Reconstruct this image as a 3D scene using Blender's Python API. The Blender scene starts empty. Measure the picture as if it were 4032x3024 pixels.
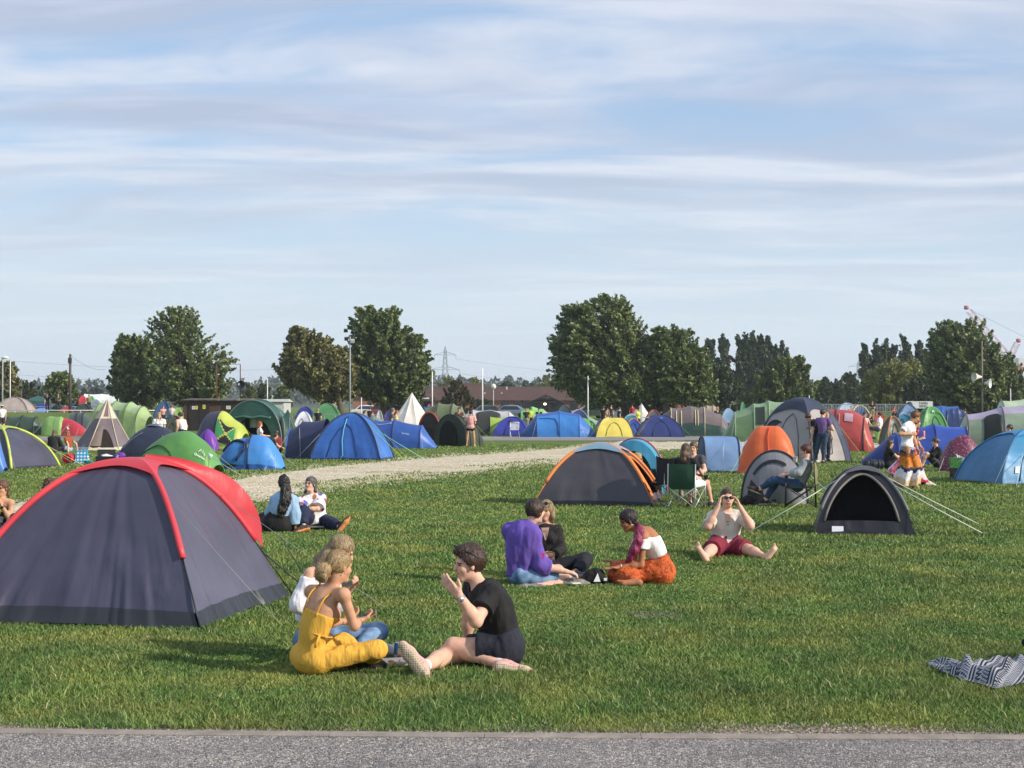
import bpy, random
import numpy as np
from math import *
RN=random.Random(11); RG=np.random.default_rng(5)
SC=bpy.context.scene; COL=SC.collection
H=1.95; F=6015.0; CX,CY,HY=2016.0,1512.0,1595.0
TH=atan((HY-CY)/F)
V3=lambda *a: np.array(a,float)
def unit(v):
    v=np.asarray(v,float); n=np.linalg.norm(v); return v/(n if n>1e-9 else 1)
def at(px,py,Y):
    r=(px-CX)/F; u=(CY-py)/F
    fw=cos(TH)-sin(TH)*u; up=sin(TH)+cos(TH)*u
    t=Y/fw
    return np.array((t*r,Y,H+t*up))
def sstep(t):
    t=min(max(t,0),1); return t*t*(3-2*t)
def gz(x,y):
    if y<100: return 0.0
    top=0.5+0.75*sstep((-x/max(y,1)-.13)/.05)+.45*sstep((x/max(y,1)-.13)/.05)
    return top*sstep((y-120)/14)
def gp(px,py):
    Y=8.0
    while Y<600:
        p=at(px,py,Y)
        if p[2]<=gz(p[0],Y)+1e-6:
            return p
        Y+=0.02 if Y<40 else (.1 if Y<130 else .5)
    return p
def pm(Y): return F/Y
# ---------- materials
def lin(c):
    return c/12.92 if c<=.04045 else ((c+.055)/1.055)**2.4
def hx(s,k=1.0):
    s=s.lstrip('#'); return tuple(min(lin(int(s[i:i+2],16)/255)*k,1) for i in (0,2,4))
MC={}
def nmat(name):
    m=bpy.data.materials.new(name); m.use_nodes=True
    nt=m.node_tree; nt.nodes.clear()
    o=nt.nodes.new('ShaderNodeOutputMaterial')
    return m,nt,o
def N(nt,t,**k):
    n=nt.nodes.new(t)
    for a,b in k.items():
        if a in n.inputs: n.inputs[a].default_value=b
        else: setattr(n,a,b)
    return n
def L(nt,a,b): nt.links.new(a,b)
def mapped(nt,scale=(1,1,1),loc=(0,0,0),rot=(0,0,0),src='Object'):
    tc=N(nt,'ShaderNodeTexCoord'); mp=N(nt,'ShaderNodeMapping')
    mp.inputs['Scale'].default_value=scale; mp.inputs['Location'].default_value=loc; mp.inputs['Rotation'].default_value=rot
    L(nt,tc.outputs[src],mp.inputs['Vector']); return mp.outputs['Vector']
def ramp(nt,fac,stops,interp='LINEAR'):
    r=N(nt,'ShaderNodeValToRGB'); cr=r.color_ramp; cr.interpolation=interp
    while len(cr.elements)<len(stops): cr.elements.new(.5)
    for e,(p,c) in zip(cr.elements,stops):
        e.position=p; e.color=tuple(c)+(1,) if len(c)==3 else c
    L(nt,fac,r.inputs['Fac']); return r.outputs['Color']
def M(col,rough=.6,var=.12,vs=4,bump=0,bs=30,st=(1,1,1),trans=0,metal=0,emit=0,spec=.5,coat=0):
    key=(col,rough,var,vs,bump,bs,st,trans,metal,emit,spec,coat)
    if key in MC: return MC[key]
    m,nt,o=nmat('mat_'+str(len(MC)))
    c=hx(col) if isinstance(col,str) else col
    b=N(nt,'ShaderNodeBsdfPrincipled'); b.inputs['Roughness'].default_value=rough; b.inputs['Metallic'].default_value=metal
    b.inputs['Specular IOR Level'].default_value=spec
    if coat: b.inputs['Coat Weight'].default_value=coat
    if var:
        v=mapped(nt,(vs,vs,vs)); n=N(nt,'ShaderNodeTexNoise'); n.inputs['Scale'].default_value=1; n.inputs['Detail'].default_value=4
        L(nt,v,n.inputs['Vector'])
        cc=ramp(nt,n.outputs['Fac'],[(.3,tuple(x*(1-var) for x in c)),(.7,tuple(min(x*(1+var),1) for x in c))])
        L(nt,cc,b.inputs['Base Color'])
    else: b.inputs['Base Color'].default_value=c+(1,)
    if emit:
        b.inputs['Emission Color'].default_value=c+(1,); b.inputs['Emission Strength'].default_value=emit
    if bump:
        v=mapped(nt,tuple(bs*s for s in st)); n=N(nt,'ShaderNodeTexNoise'); n.inputs['Scale'].default_value=1; n.inputs['Detail'].default_value=3
        L(nt,v,n.inputs['Vector'])
        bp=N(nt,'ShaderNodeBump'); bp.inputs['Strength'].default_value=1; bp.inputs['Distance'].default_value=bump
        L(nt,n.outputs['Fac'],bp.inputs['Height']); L(nt,bp.outputs['Normal'],b.inputs['Normal'])
    if trans:
        t=N(nt,'ShaderNodeBsdfTranslucent'); t.inputs['Color'].default_value=c+(1,)
        mx=N(nt,'ShaderNodeMixShader'); mx.inputs[0].default_value=trans
        L(nt,b.outputs[0],mx.inputs[1]); L(nt,t.outputs[0],mx.inputs[2]); L(nt,mx.outputs[0],o.inputs['Surface'])
    else: L(nt,b.outputs[0],o.inputs['Surface'])
    MC[key]=m; return m
def fab(col,rough=.42,trans=.12,bump=.028):   # tent nylon with long wrinkles running down the panel
    key=('fab',col,rough,trans,bump)
    if key in MC: return MC[key]
    m,nt,o=nmat('nylon_'+str(len(MC)))
    c=hx(col); lu=.3*c[0]+.59*c[1]+.11*c[2]; c=tuple(x*.87+lu*.13 for x in c)
    b=N(nt,'ShaderNodeBsdfPrincipled'); b.inputs['Roughness'].default_value=rough; b.inputs['Specular IOR Level'].default_value=.4
    v=mapped(nt,(1.3,1.3,1.3)); n=N(nt,'ShaderNodeTexNoise'); n.inputs['Scale'].default_value=1; n.inputs['Detail'].default_value=5; L(nt,v,n.inputs['Vector'])
    cc=ramp(nt,n.outputs['Fac'],[(.28,tuple(x*.80 for x in c)),(.72,tuple(min(x*1.16,1) for x in c))]); L(nt,cc,b.inputs['Base Color'])
    v1=mapped(nt,(8,8,.9),rot=(0,.1,.5)); n1=N(nt,'ShaderNodeTexNoise'); n1.inputs['Scale'].default_value=1; n1.inputs['Detail'].default_value=2; n1.inputs['Distortion'].default_value=.15; L(nt,v1,n1.inputs['Vector'])
    v2=mapped(nt,(1.6,1.6,3.2),rot=(.5,.4,0)); n2=N(nt,'ShaderNodeTexNoise'); n2.inputs['Scale'].default_value=1; n2.inputs['Detail'].default_value=1; L(nt,v2,n2.inputs['Vector'])
    pw=N(nt,'ShaderNodeMath',operation='MULTIPLY'); v3=mapped(nt,(.9,.9,1.4),(4,2,1)); n3=N(nt,'ShaderNodeTexNoise'); n3.inputs['Scale'].default_value=1; L(nt,v3,n3.inputs['Vector']); L(nt,ramp(nt,n3.outputs['Fac'],[(.45,(.02,.02,.02)),(.66,(.6,.6,.6))]),pw.inputs[1]); L(nt,n1.outputs['Fac'],pw.inputs[0])
    ad=N(nt,'ShaderNodeMath',operation='ADD'); L(nt,pw.outputs[0],ad.inputs[0]); L(nt,n2.outputs['Fac'],ad.inputs[1])
    bp=N(nt,'ShaderNodeBump'); bp.inputs['Distance'].default_value=bump; L(nt,ad.outputs[0],bp.inputs['Height']); L(nt,bp.outputs['Normal'],b.inputs['Normal'])
    if trans:
        t=N(nt,'ShaderNodeBsdfTranslucent'); t.inputs['Color'].default_value=tuple(min(x*1.1,1) for x in c)+(1,)
        mx=N(nt,'ShaderNodeMixShader'); mx.inputs[0].default_value=trans
        L(nt,b.outputs[0],mx.inputs[1]); L(nt,t.outputs[0],mx.inputs[2]); L(nt,mx.outputs[0],o.inputs['Surface'])
    else: L(nt,b.outputs[0],o.inputs['Surface'])
    MC[key]=m; return m
# ---------- meshes
def mk(name,V,Fc,mats,parent=None,mi=None,smooth=True):
    me=bpy.data.meshes.new(name)
    V=np.asarray(V,np.float32)
    if isinstance(Fc,np.ndarray):
        k=Fc.shape[1]; n=len(Fc)
        me.vertices.add(len(V)); me.vertices.foreach_set('co',V.ravel())
        me.loops.add(n*k); me.loops.foreach_set('vertex_index',Fc.astype(np.int32).ravel())
        me.polygons.add(n); me.polygons.foreach_set('loop_start',np.arange(n,dtype=np.int32)*k)
        me.update(calc_edges=True)
    else:
        me.from_pydata([tuple(map(float,v)) for v in V],[],Fc); me.update()
    if not isinstance(mats,(list,tuple)): mats=[mats]
    for m in mats: me.materials.append(m)
    n=len(me.polygons)
    if mi is not None: me.polygons.foreach_set('material_index',np.asarray(mi,np.int32))
    if smooth: me.polygons.foreach_set('use_smooth',np.ones(n,bool))
    o=bpy.data.objects.new(name,me); COL.objects.link(o)
    if parent is not None: o.parent=parent
    return o
def tag(o,label=None,cat=None,group=None,kind=None):
    if label: o['label']=label
    if cat: o['category']=cat
    if group: o['group']=group
    if kind: o['kind']=kind
    return o
def thing(name,label,cat,loc=(0,0,0),rz=0,group=None):
    o=bpy.data.objects.new(name,None); COL.objects.link(o); o.empty_display_size=.1
    o.location=tuple(map(float,loc)); o.rotation_euler=(0,0,rz)
    return tag(o,label,cat,group)
def copy_tree(o,parent=None):
    c=o.copy(); COL.objects.link(c)
    if parent is not None: c.parent=parent
    for ch in list(o.children): copy_tree(ch,c)
    return c
class MB:
    def __init__(s): s.V=[];s.F=[];s.M=[]
    def add(s,V,Fc,m=0):
        b=len(s.V); s.V+= [tuple(v) for v in V]; s.F+=[tuple(b+i for i in f) for f in Fc]; s.M+=[m]*len(Fc); return s
    def grid(s,P,m=0,cu=False):
        P=np.asarray(P,float); n,k=P.shape[:2]; Fc=[]
        for i in range(n if cu else n-1):
            for j in range(k-1):
                a=i*k+j; b=((i+1)%n)*k+j; Fc.append((a,b,b+1,a+1))
        return s.add(P.reshape(-1,3),Fc,m)
    def box(s,c,sz,m=0,rz=0,taper=1.0):
        cx,cy,cz=c; x,y,z=[q/2 for q in sz]; V=[]
        for k in (-1,1):
            t=taper if k>0 else 1
            for (i,j) in ((-1,-1),(1,-1),(1,1),(-1,1)):
                X=i*x*t;Y=j*y*t
                V.append((cx+X*cos(rz)-Y*sin(rz),cy+X*sin(rz)+Y*cos(rz),cz+k*z))
        return s.add(V,[(3,2,1,0),(4,5,6,7),(0,1,5,4),(1,2,6,5),(2,3,7,6),(3,0,4,7)],m)
    def tube(s,pts,r,n=6,m=0,cap=True):
        pts=[np.asarray(p,float) for p in pts]; k=len(pts)
        rs=r if hasattr(r,'__len__') else [r]*k
        V=[];prev=None
        for i,p in enumerate(pts):
            t=unit(pts[min(i+1,k-1)]-pts[max(i-1,0)])
            if prev is None:
                a=V3(0,0,1) if abs(t[2])<.9 else V3(1,0,0); u=unit(np.cross(t,a))
            else: u=unit(prev-t*np.dot(prev,t))
            prev=u; w=np.cross(t,u)
            for j in range(n):
                an=2*pi*j/n; V.append(p+rs[i]*(cos(an)*u+sin(an)*w))
        Fc=[]
        for i in range(k-1):
            for j in range(n):
                a=i*n+j;b=i*n+(j+1)%n; Fc.append((a,b,b+n,a+n))
        if cap: Fc+= [tuple(range(n-1,-1,-1)),tuple((k-1)*n+j for j in range(n))]
        return s.add(V,Fc,m)
    def lathe(s,c,prof,n=16,m=0,caps=True):
        V=[];k=len(prof)
        for r,z in prof:
            for j in range(n):
                a=2*pi*j/n; V.append((c[0]+r*cos(a),c[1]+r*sin(a),c[2]+z))
        Fc=[]
        for i in range(k-1):
            for j in range(n):
                a=i*n+j;b=i*n+(j+1)%n; Fc.append((a,b,b+n,a+n))
        if caps: Fc+=[tuple(range(n-1,-1,-1)),tuple((k-1)*n+j for j in range(n))]
        return s.add(V,Fc,m)
    def ngon(s,P,m=0): return s.add(P,[tuple(range(len(P)))],m)
    def prism(s,P2,y0,y1,m=0):   # outline in x,z extruded along y
        n=len(P2); V=[(x,y0,z) for x,z in P2]+[(x,y1,z) for x,z in P2]
        Fc=[tuple(range(n)),tuple(range(2*n-1,n-1,-1))]+[((i+1)%n,i,i+n,(i+1)%n+n) for i in range(n)]
        return s.add(V,Fc,m)
    def build(s,name,mats,parent=None,smooth=True):
        return mk(name,s.V,s.F,mats,parent,s.M,smooth)
def text_mesh(name,txt,size,mat,parent,M4,ext=.0015,align='CENTER'):
    cu=bpy.data.curves.new(name,'FONT'); cu.body=txt; cu.size=size; cu.align_x=align; cu.align_y='CENTER'; cu.extrude=ext; cu.space_line=.85
    to=bpy.data.objects.new(name,cu); COL.objects.link(to)
    bpy.context.view_layer.update()
    me=bpy.data.meshes.new_from_object(to.evaluated_get(bpy.context.evaluated_depsgraph_get()))
    bpy.data.objects.remove(to)
    V=np.array([v.co[:] for v in me.vertices]); Fc=[tuple(p.vertices) for p in me.polygons]
    M4=np.asarray(M4,float); V=V@M4[:3,:3].T+M4[:3,3]
    return mk(name,V,Fc,mat,parent,smooth=False)
def frame4(o,x,y):
    x=unit(x); z=unit(np.cross(x,y)); y=np.cross(z,x)
    m=np.eye(4); m[:3,0]=x;m[:3,1]=y;m[:3,2]=z;m[:3,3]=o; return m
def vn(p,seed=0):   # value noise, p (n,3)
    p=np.asarray(p,float); i=np.floor(p).astype(np.int64); f=p-i; f=f*f*(3-2*f); r=0
    for dx in (0,1):
        for dy in (0,1):
            for dz in (0,1):
                h=(i[:,0]+dx)*374761393+(i[:,1]+dy)*668265263+(i[:,2]+dz)*1274126177+seed*974711
                h=(h^(h>>13))*1274126177; h=(h^(h>>16))&0xffff
                w=(f[:,0] if dx else 1-f[:,0])*(f[:,1] if dy else 1-f[:,1])*(f[:,2] if dz else 1-f[:,2])
                r=r+w*(h/65535.0)
    return r
NGRASS=820000
# ---------- camera, light, sky
SUN_AZ,SUN_EL=radians(114),radians(27)
def setup():
    cam=bpy.data.cameras.new('camera'); co=bpy.data.objects.new('camera',cam); COL.objects.link(co); SC.camera=co
    cam.sensor_width=36; cam.lens=36*F/4032; cam.clip_end=6000; cam.clip_start=.1
    co.location=(0,0,H); co.rotation_euler=(pi/2+TH,0,0)
    su=bpy.data.lights.new('sun','SUN'); so=bpy.data.objects.new('sun',su); COL.objects.link(so)
    su.energy=3.8; su.angle=radians(.6); su.color=(1,.90,.76)
    d=V3(sin(SUN_AZ)*cos(SUN_EL),cos(SUN_AZ)*cos(SUN_EL),sin(SUN_EL))
    from mathutils import Vector
    so.rotation_euler=Vector(d).to_track_quat('Z','Y').to_euler(); so.location=(20,-20,40)
    w=bpy.data.worlds.new('World'); SC.world=w; w.use_nodes=True; nt=w.node_tree; nt.nodes.clear()
    out=N(nt,'ShaderNodeOutputWorld'); bg=N(nt,'ShaderNodeBackground'); L(nt,bg.outputs[0],out.inputs[0])
    sky=N(nt,'ShaderNodeTexSky'); sky.sky_type='NISHITA'; sky.sun_disc=False; sky.sun_elevation=SUN_EL; sky.sun_rotation=SUN_AZ
    sky.air_density=1.0; sky.dust_density=1.2; sky.ozone_density=1.6
    bg.inputs['Strength'].default_value=.12
    # cloud sheet: streaks on a layer overhead, seen in perspective
    tc=N(nt,'ShaderNodeTexCoord'); sp=N(nt,'ShaderNodeSeparateXYZ'); L(nt,tc.outputs['Generated'],sp.inputs[0])
    def mth(op,a,b=None,c=None):
        n=N(nt,'ShaderNodeMath',operation=op)
        for i,x in enumerate((a,b,c)):
            if x is None: continue
            if isinstance(x,(int,float)): n.inputs[i].default_value=x
            else: L(nt,x,n.inputs[i])
        return n.outputs[0]
    z=mth('MAXIMUM',sp.outputs['Z'],0.0); zz=mth('ADD',z,.075)
    u=mth('DIVIDE',sp.outputs['X'],zz); v=mth('DIVIDE',sp.outputs['Y'],zz)
    def layer(su,sv,off,det=6,dist=.4,rot=0.0,rough=.55):
        cb=N(nt,'ShaderNodeCombineXYZ')
        uu=mth('ADD',mth('MULTIPLY',u,su),mth('MULTIPLY',v,rot)); 
        L(nt,uu,cb.inputs[0]); L(nt,mth('MULTIPLY',v,sv),cb.inputs[1]); cb.inputs[2].default_value=off
        n=N(nt,'ShaderNodeTexNoise'); n.inputs['Scale'].default_value=1; n.inputs['Detail'].default_value=det; n.inputs['Distortion'].default_value=dist; n.inputs['Roughness'].default_value=rough
        L(nt,cb.outputs[0],n.inputs['Vector']); return n.outputs['Fac']
    wp=layer(.5,.9,77.0,2,0,0,.4)            # slow bends in the streaks
    v0=v; v=mth('ADD',v0,mth('MULTIPLY',mth('SUBTRACT',wp,.5),1.1))
    a=layer(.75,1.75,3.1,5,.25,.12,.5); b=layer(2.0,3.9,9.7,4,.5,-.10,.5); c=layer(.35,1.0,21.0,2,.1,.05,.4); d_=layer(5.0,7.5,33.0,5,.9,.5,.6)
    s=mth('ADD',mth('ADD',mth('MULTIPLY',a,.50),mth('MULTIPLY',b,.20)),mth('ADD',mth('MULTIPLY',c,.20),mth('MULTIPLY',d_,.10)))
    mr=N(nt,'ShaderNodeMapRange'); mr.interpolation_type='SMOOTHSTEP'
    L(nt,s,mr.inputs[0]); mr.inputs[1].default_value=.385; mr.inputs[2].default_value=.56
    sh=mth('ADD',mth('MULTIPLY',layer(.8,2.3,52.0,4,.35,-.08,.5),.75),mth('MULTIPLY',layer(2.6,6.0,64.0,4,.6,.2,.5),.25))
    ccol=ramp(nt,sh,[(.38,(3.1,3.6,4.65)),(.49,(3.8,4.25,5.2)),(.60,(4.9,5.2,5.85))])
    base=N(nt,'ShaderNodeMixRGB'); base.inputs[0].default_value=.6; L(nt,sky.outputs[0],base.inputs[1]); base.inputs[2].default_value=(2.75,3.9,5.7,1)
    mx=N(nt,'ShaderNodeMixRGB'); L(nt,mth('MULTIPLY',mr.outputs[0],.92),mx.inputs[0]); L(nt,base.outputs[0],mx.inputs[1]); L(nt,ccol,mx.inputs[2])
    hz=N(nt,'ShaderNodeMapRange'); hz.interpolation_type='SMOOTHERSTEP'; L(nt,z,hz.inputs[0]); hz.inputs[1].default_value=-.02; hz.inputs[2].default_value=.22; hz.inputs[3].default_value=.92; hz.inputs[4].default_value=0
    m2=N(nt,'ShaderNodeMixRGB'); L(nt,hz.outputs[0],m2.inputs[0]); L(nt,mx.outputs[0],m2.inputs[1]); m2.inputs[2].default_value=(4.7,5.5,6.0,1)
    L(nt,m2.outputs[0],bg.inputs['Color'])
    SC.view_settings.view_transform='Standard'; SC.view_settings.look='None'; SC.view_settings.exposure=.4; SC.view_settings.gamma=1
    SC.render.engine='CYCLES'
    cy=SC.cycles; cy.max_bounces=6; cy.diffuse_bounces=2; cy.glossy_bounces=2; cy.transmission_bounces=4; cy.transparent_max_bounces=6; cy.volume_bounces=0; cy.volume_max_steps=32
    cy.use_denoising=True; cy.caustics_reflective=False; cy.caustics_refractive=False
    try: cy.denoiser='OPENIMAGEDENOISE'
    except Exception: pass
SKYK=(.95,1.0,1.08)
setup()
# ---------- ground sheets
def ground_mat(name,kind):
    m,nt,o=nmat(name); b=N(nt,'ShaderNodeBsdfPrincipled'); b.inputs['Roughness'].default_value=.95; b.inputs['Specular IOR Level'].default_value=.2
    def nz(s,det=4,sc=(1,1,1),dist=0):
        n=N(nt,'ShaderNodeTexNoise'); n.inputs['Scale'].default_value=s; n.inputs['Detail'].default_value=det; n.inputs['Distortion'].default_value=dist
        L(nt,mapped(nt,sc),n.inputs['Vector']); return n.outputs['Fac']
    def mix(f,a,c,bl='MIX'):
        x=N(nt,'ShaderNodeMixRGB'); x.blend_type=bl
        for i,q in ((0,f),(1,a),(2,c)):
            if isinstance(q,(int,float)): x.inputs[i].default_value=q
            elif isinstance(q,tuple): x.inputs[i].default_value=q+(1,)
            else: L(nt,q,x.inputs[i])
        return x.outputs[0]
    bp=N(nt,'ShaderNodeBump')
    if kind=='grass':
        big=nz(.35,5); mid=nz(2.2,5); fine=nz(26,5); 
        c1=ramp(nt,fine,[(.25,hx('3c4d22')),(.5,hx('5a7336')),(.78,hx('7f9554'))])
        c2=ramp(nt,fine,[(.25,hx('454e1f')),(.5,hx('68752f')),(.78,hx('929452'))])
        f=ramp(nt,mid,[(.40,(0,0,0)),(.66,(1,1,1))]); c=mix(f,c1,c2)
        f2=ramp(nt,big,[(.35,(.82,.86,.8)),(.65,(1.1,1.08,1.05))]); c=mix(1.0,c,f2,'MULTIPLY')
        L(nt,c,b.inputs['Base Color']); bp.inputs['Distance'].default_value=.05; L(nt,nz(18,5),bp.inputs['Height'])
    elif kind=='asphalt':
        vo=N(nt,'ShaderNodeTexVoronoi'); vo.inputs['Scale'].default_value=85; L(nt,mapped(nt,(1,1,1)),vo.inputs['Vector'])
        sp=N(nt,'ShaderNodeSeparateColor'); L(nt,vo.outputs['Color'],sp.inputs[0])
        c=ramp(nt,sp.outputs[0],[(0,hx('5f5c5d')),(.3,hx('807c79')),(.62,hx('96918d')),(.86,hx('aea8a1')),(1,hx('c2bab0'))])
        dk=ramp(nt,vo.outputs['Distance'],[(.2,(1,1,1)),(.8,(.6,.6,.62))]); c=mix(1.0,c,dk,'MULTIPLY')
        sp2=N(nt,'ShaderNodeTexVoronoi'); sp2.inputs['Scale'].default_value=38; L(nt,mapped(nt,(1,1,1),(3,7,1)),sp2.inputs['Vector'])
        s2=N(nt,'ShaderNodeSeparateColor'); L(nt,sp2.outputs['Color'],s2.inputs[0])
        c=mix(ramp(nt,s2.outputs[1],[(.88,(0,0,0)),(.97,(1,1,1))]),c,hx('bdb6ad'))
        f2=ramp(nt,nz(.9,4),[(.3,(.86,.86,.87)),(.7,(1.08,1.06,1.05))]); c=mix(1.0,c,f2,'MULTIPLY')
        L(nt,c,b.inputs['Base Color']); bp.inputs['Distance'].default_value=.012; L(nt,vo.outputs['Distance'],bp.inputs['Height']); bp.invert=True
    elif kind=='road':
        c=ramp(nt,nz(9,5),[(.3,hx('7d7b7c')),(.7,hx('94918f'))]); c=mix(1.0,c,ramp(nt,nz(.25,4,(1,4,1)),[(.3,(.88,.88,.9)),(.7,(1.1,1.08,1.06))]),'MULTIPLY')
        L(nt,c,b.inputs['Base Color']); bp.inputs['Distance'].default_value=.005; L(nt,nz(60,3),bp.inputs['Height'])
    elif kind=='gravel':
        vo=N(nt,'ShaderNodeTexVoronoi'); vo.inputs['Scale'].default_value=13; L(nt,mapped(nt,(1,1,1)),vo.inputs['Vector'])
        sp=N(nt,'ShaderNodeSeparateColor'); L(nt,vo.outputs['Color'],sp.inputs[0])
        c=ramp(nt,sp.outputs[0],[(0,hx('a39578')),(.35,hx('c4b79c')),(.75,hx('dacfb8')),(1,hx('f0e9da'))])
        bare=ramp(nt,nz(.5,4,(.5,1.4,1)),[(.42,(0,0,0)),(.6,(1,1,1))]); c=mix(bare,c,ramp(nt,nz(14,4),[(.3,hx('bbad90')),(.7,hx('d1c4a8'))]))
        weed=ramp(nt,nz(1.1,5,(.6,1.6,1),.8),[(.60,(0,0,0)),(.70,(1,1,1))]); c=mix(weed,c,hx('7b7a44'))
        L(nt,c,b.inputs['Base Color']); bp.inputs['Distance'].default_value=.035; L(nt,vo.outputs['Distance'],bp.inputs['Height']); bp.invert=True
    elif kind=='soil':
        vo=N(nt,'ShaderNodeTexVoronoi'); vo.inputs['Scale'].default_value=45; L(nt,mapped(nt,(1,1,1)),vo.inputs['Vector'])
        sp=N(nt,'ShaderNodeSeparateColor'); L(nt,vo.outputs['Color'],sp.inputs[0])
        c=ramp(nt,sp.outputs[0],[(0,hx('55453a')),(.5,hx('7d6d5c')),(.85,hx('95887a')),(1,hx('b3a99a'))])
        L(nt,c,b.inputs['Base Color']); bp.inputs['Distance'].default_value=.015; L(nt,vo.outputs['Distance'],bp.inputs['Height'])
    L(nt,bp.outputs['Normal'],b.inputs['Normal']); L(nt,b.outputs[0],o.inputs['Surface']); return m
GM=ground_mat('grass_ground','grass')
def kerbY(x): return 9.02-.028*x+.0035*x*x      # near edge of the lawn
# the terrain, one sheet
ys=list(np.linspace(-40,5,6))+list(np.linspace(8,24,40))+list(np.linspace(25,110,44))+list(np.linspace(112,150,32))+[170,200,260,340,450,600,900,1400,2200,3500]
xs=[-1]; 
rows=[]
us=np.concatenate([np.linspace(-3.2,-.5,6),np.linspace(-.45,.45,61),np.linspace(.5,3.2,6)])
for y in ys:
    w=max(abs(y),14)
    rows.append([(u*w,y,gz(u*w,y)+.5*0) for u in us])
b=MB().grid(np.array(rows).transpose(1,0,2)); g=b.build('grass_field',GM); tag(g,kind='structure')
# near road
pts=np.array([[(x,y,.006) for y in np.linspace(-6,kerbY(x)-.076,14)] for x in np.linspace(-14,14,41)])
tag(MB().grid(pts).build('asphalt_road',ground_mat('asphalt','asphalt')),kind='structure')
# concrete edging, one stone at a time
mc=M('8f867c',.9,.22,7,.006,60)
xx=-9.3; i=0
root=thing('kerb','pale concrete edging strip between the asphalt road and the lawn','kerb',(0,9,0))
while xx<9:
    l=.914; b=MB(); n=9
    P=[]
    for x in np.linspace(xx+.0015,xx+l-.0015,n):
        y=kerbY(x)-9+.012*(vn(np.array([[x*.9,0,0]]),7)[0]-.5); P.append([(x,y-.075,0),(x,y-.075,.012),(x,y-.070,.016),(x,y+.026,.018),(x,y+.032,.014),(x,y+.034,0)])
    b.grid(P); b.ngon(P[0]); b.ngon(P[-1][::-1]); b.build('edging_stone',mc,root,smooth=False); xx+=l
# bare soil and stones along the edging
pts=[]
for x in np.linspace(-9,9,240):
    w=.22+.16*vn(np.array([[x*1.7,0,0]]),3)[0]*(1 if x<1.5 else .6)+.06*vn(np.array([[x*7,0,0]]),4)[0]
    pts.append([(x,kerbY(x)+.03+t*w,.012-.006*t) for t in (0,.5,1)])
tag(MB().grid(pts).build('soil_verge',ground_mat('soil','soil')),kind='structure')
# gravel track from pixel outline
up=[(-700,2010),(0,1985),(430,1925),(760,1912),(880,1893),(1000,1868),(1130,1850),(1270,1833),(1500,1812),(1750,1793),(2000,1777),(2200,1762),(2330,1748),(2420,1741),(2600,1740),(2900,1741),(3200,1743),(3600,1745)]
lo=[(-700,2130),(0,2060),(430,2030),(760,1995),(880,1980),(1030,1970),(1130,1955),(1270,1935),(1450,1915),(1700,1880),(1950,1855),(2100,1838),(2250,1818),(2400,1795),(2550,1778),(2750,1768),(3100,1766),(3600,1766)]
def outl(pl,px):
    return np.interp(px,[p[0] for p in pl],[p[1] for p in pl])
pts=[]
for px in np.linspace(-700,3600,420):
    a=outl(up,px); c=outl(lo,px); e=(c-a)
    j1=(vn(np.array([[px*.035,1,0]]),8)[0]-.5)*.16*e+(vn(np.array([[px*.15,1,0]]),9)[0]-.5)*.10*e
    j2=(vn(np.array([[px*.035,9,0]]),8)[0]-.5)*.22*e+(vn(np.array([[px*.15,5,0]]),9)[0]-.5)*.12*e
    A=gp(px,a+j1); C=gp(px,c+j2)
    pts.append([C+(A-C)*t+V3(0,0,.008) for t in np.linspace(0,1,6)])
tag(MB().grid(pts).build('gravel_path',ground_mat('gravel','gravel')),kind='structure')
# far road
pts=np.array([[(x,y+.006*x,.012) for y in (83.5,87,90,94)] for x in np.linspace(-70,70,50)])
tag(MB().grid(pts).build('far_road',ground_mat('road','road')),kind='structure')
b=MB()
for k in range(-12,13):
    x=k*5.0+1; b.grid(np.array([[(xx_,yy+.006*xx_,.018) for yy in (90.5,90.9)] for xx_ in (x,x+3.4)]))
tag(b.build('road_marking',M('d9d6cf',.8)),kind='structure')
# bare patch in the lawn
def patch(cx,cy,rx,ry,name):
    ring=[[(cx,cy,.01)]*28]
    R1=[]
    for k in range(28):
        a=2*pi*k/28; q=.7+.6*vn(np.array([[cos(a)*1.5+cx,sin(a)*1.5+cy,0]]),2)[0]
        R1.append((cx+rx*q*cos(a),cy+ry*q*sin(a),.007))
    b=MB(); b.add([(cx,cy,.014)]+R1,[(0,1+k,1+(k+1)%28) for k in range(28)])
    tag(b.build(name,ground_mat('dry_soil','soil')),kind='structure')
q=gp(2590,2425); patch(q[0],q[1],.24,.3,'bare_soil')
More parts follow.
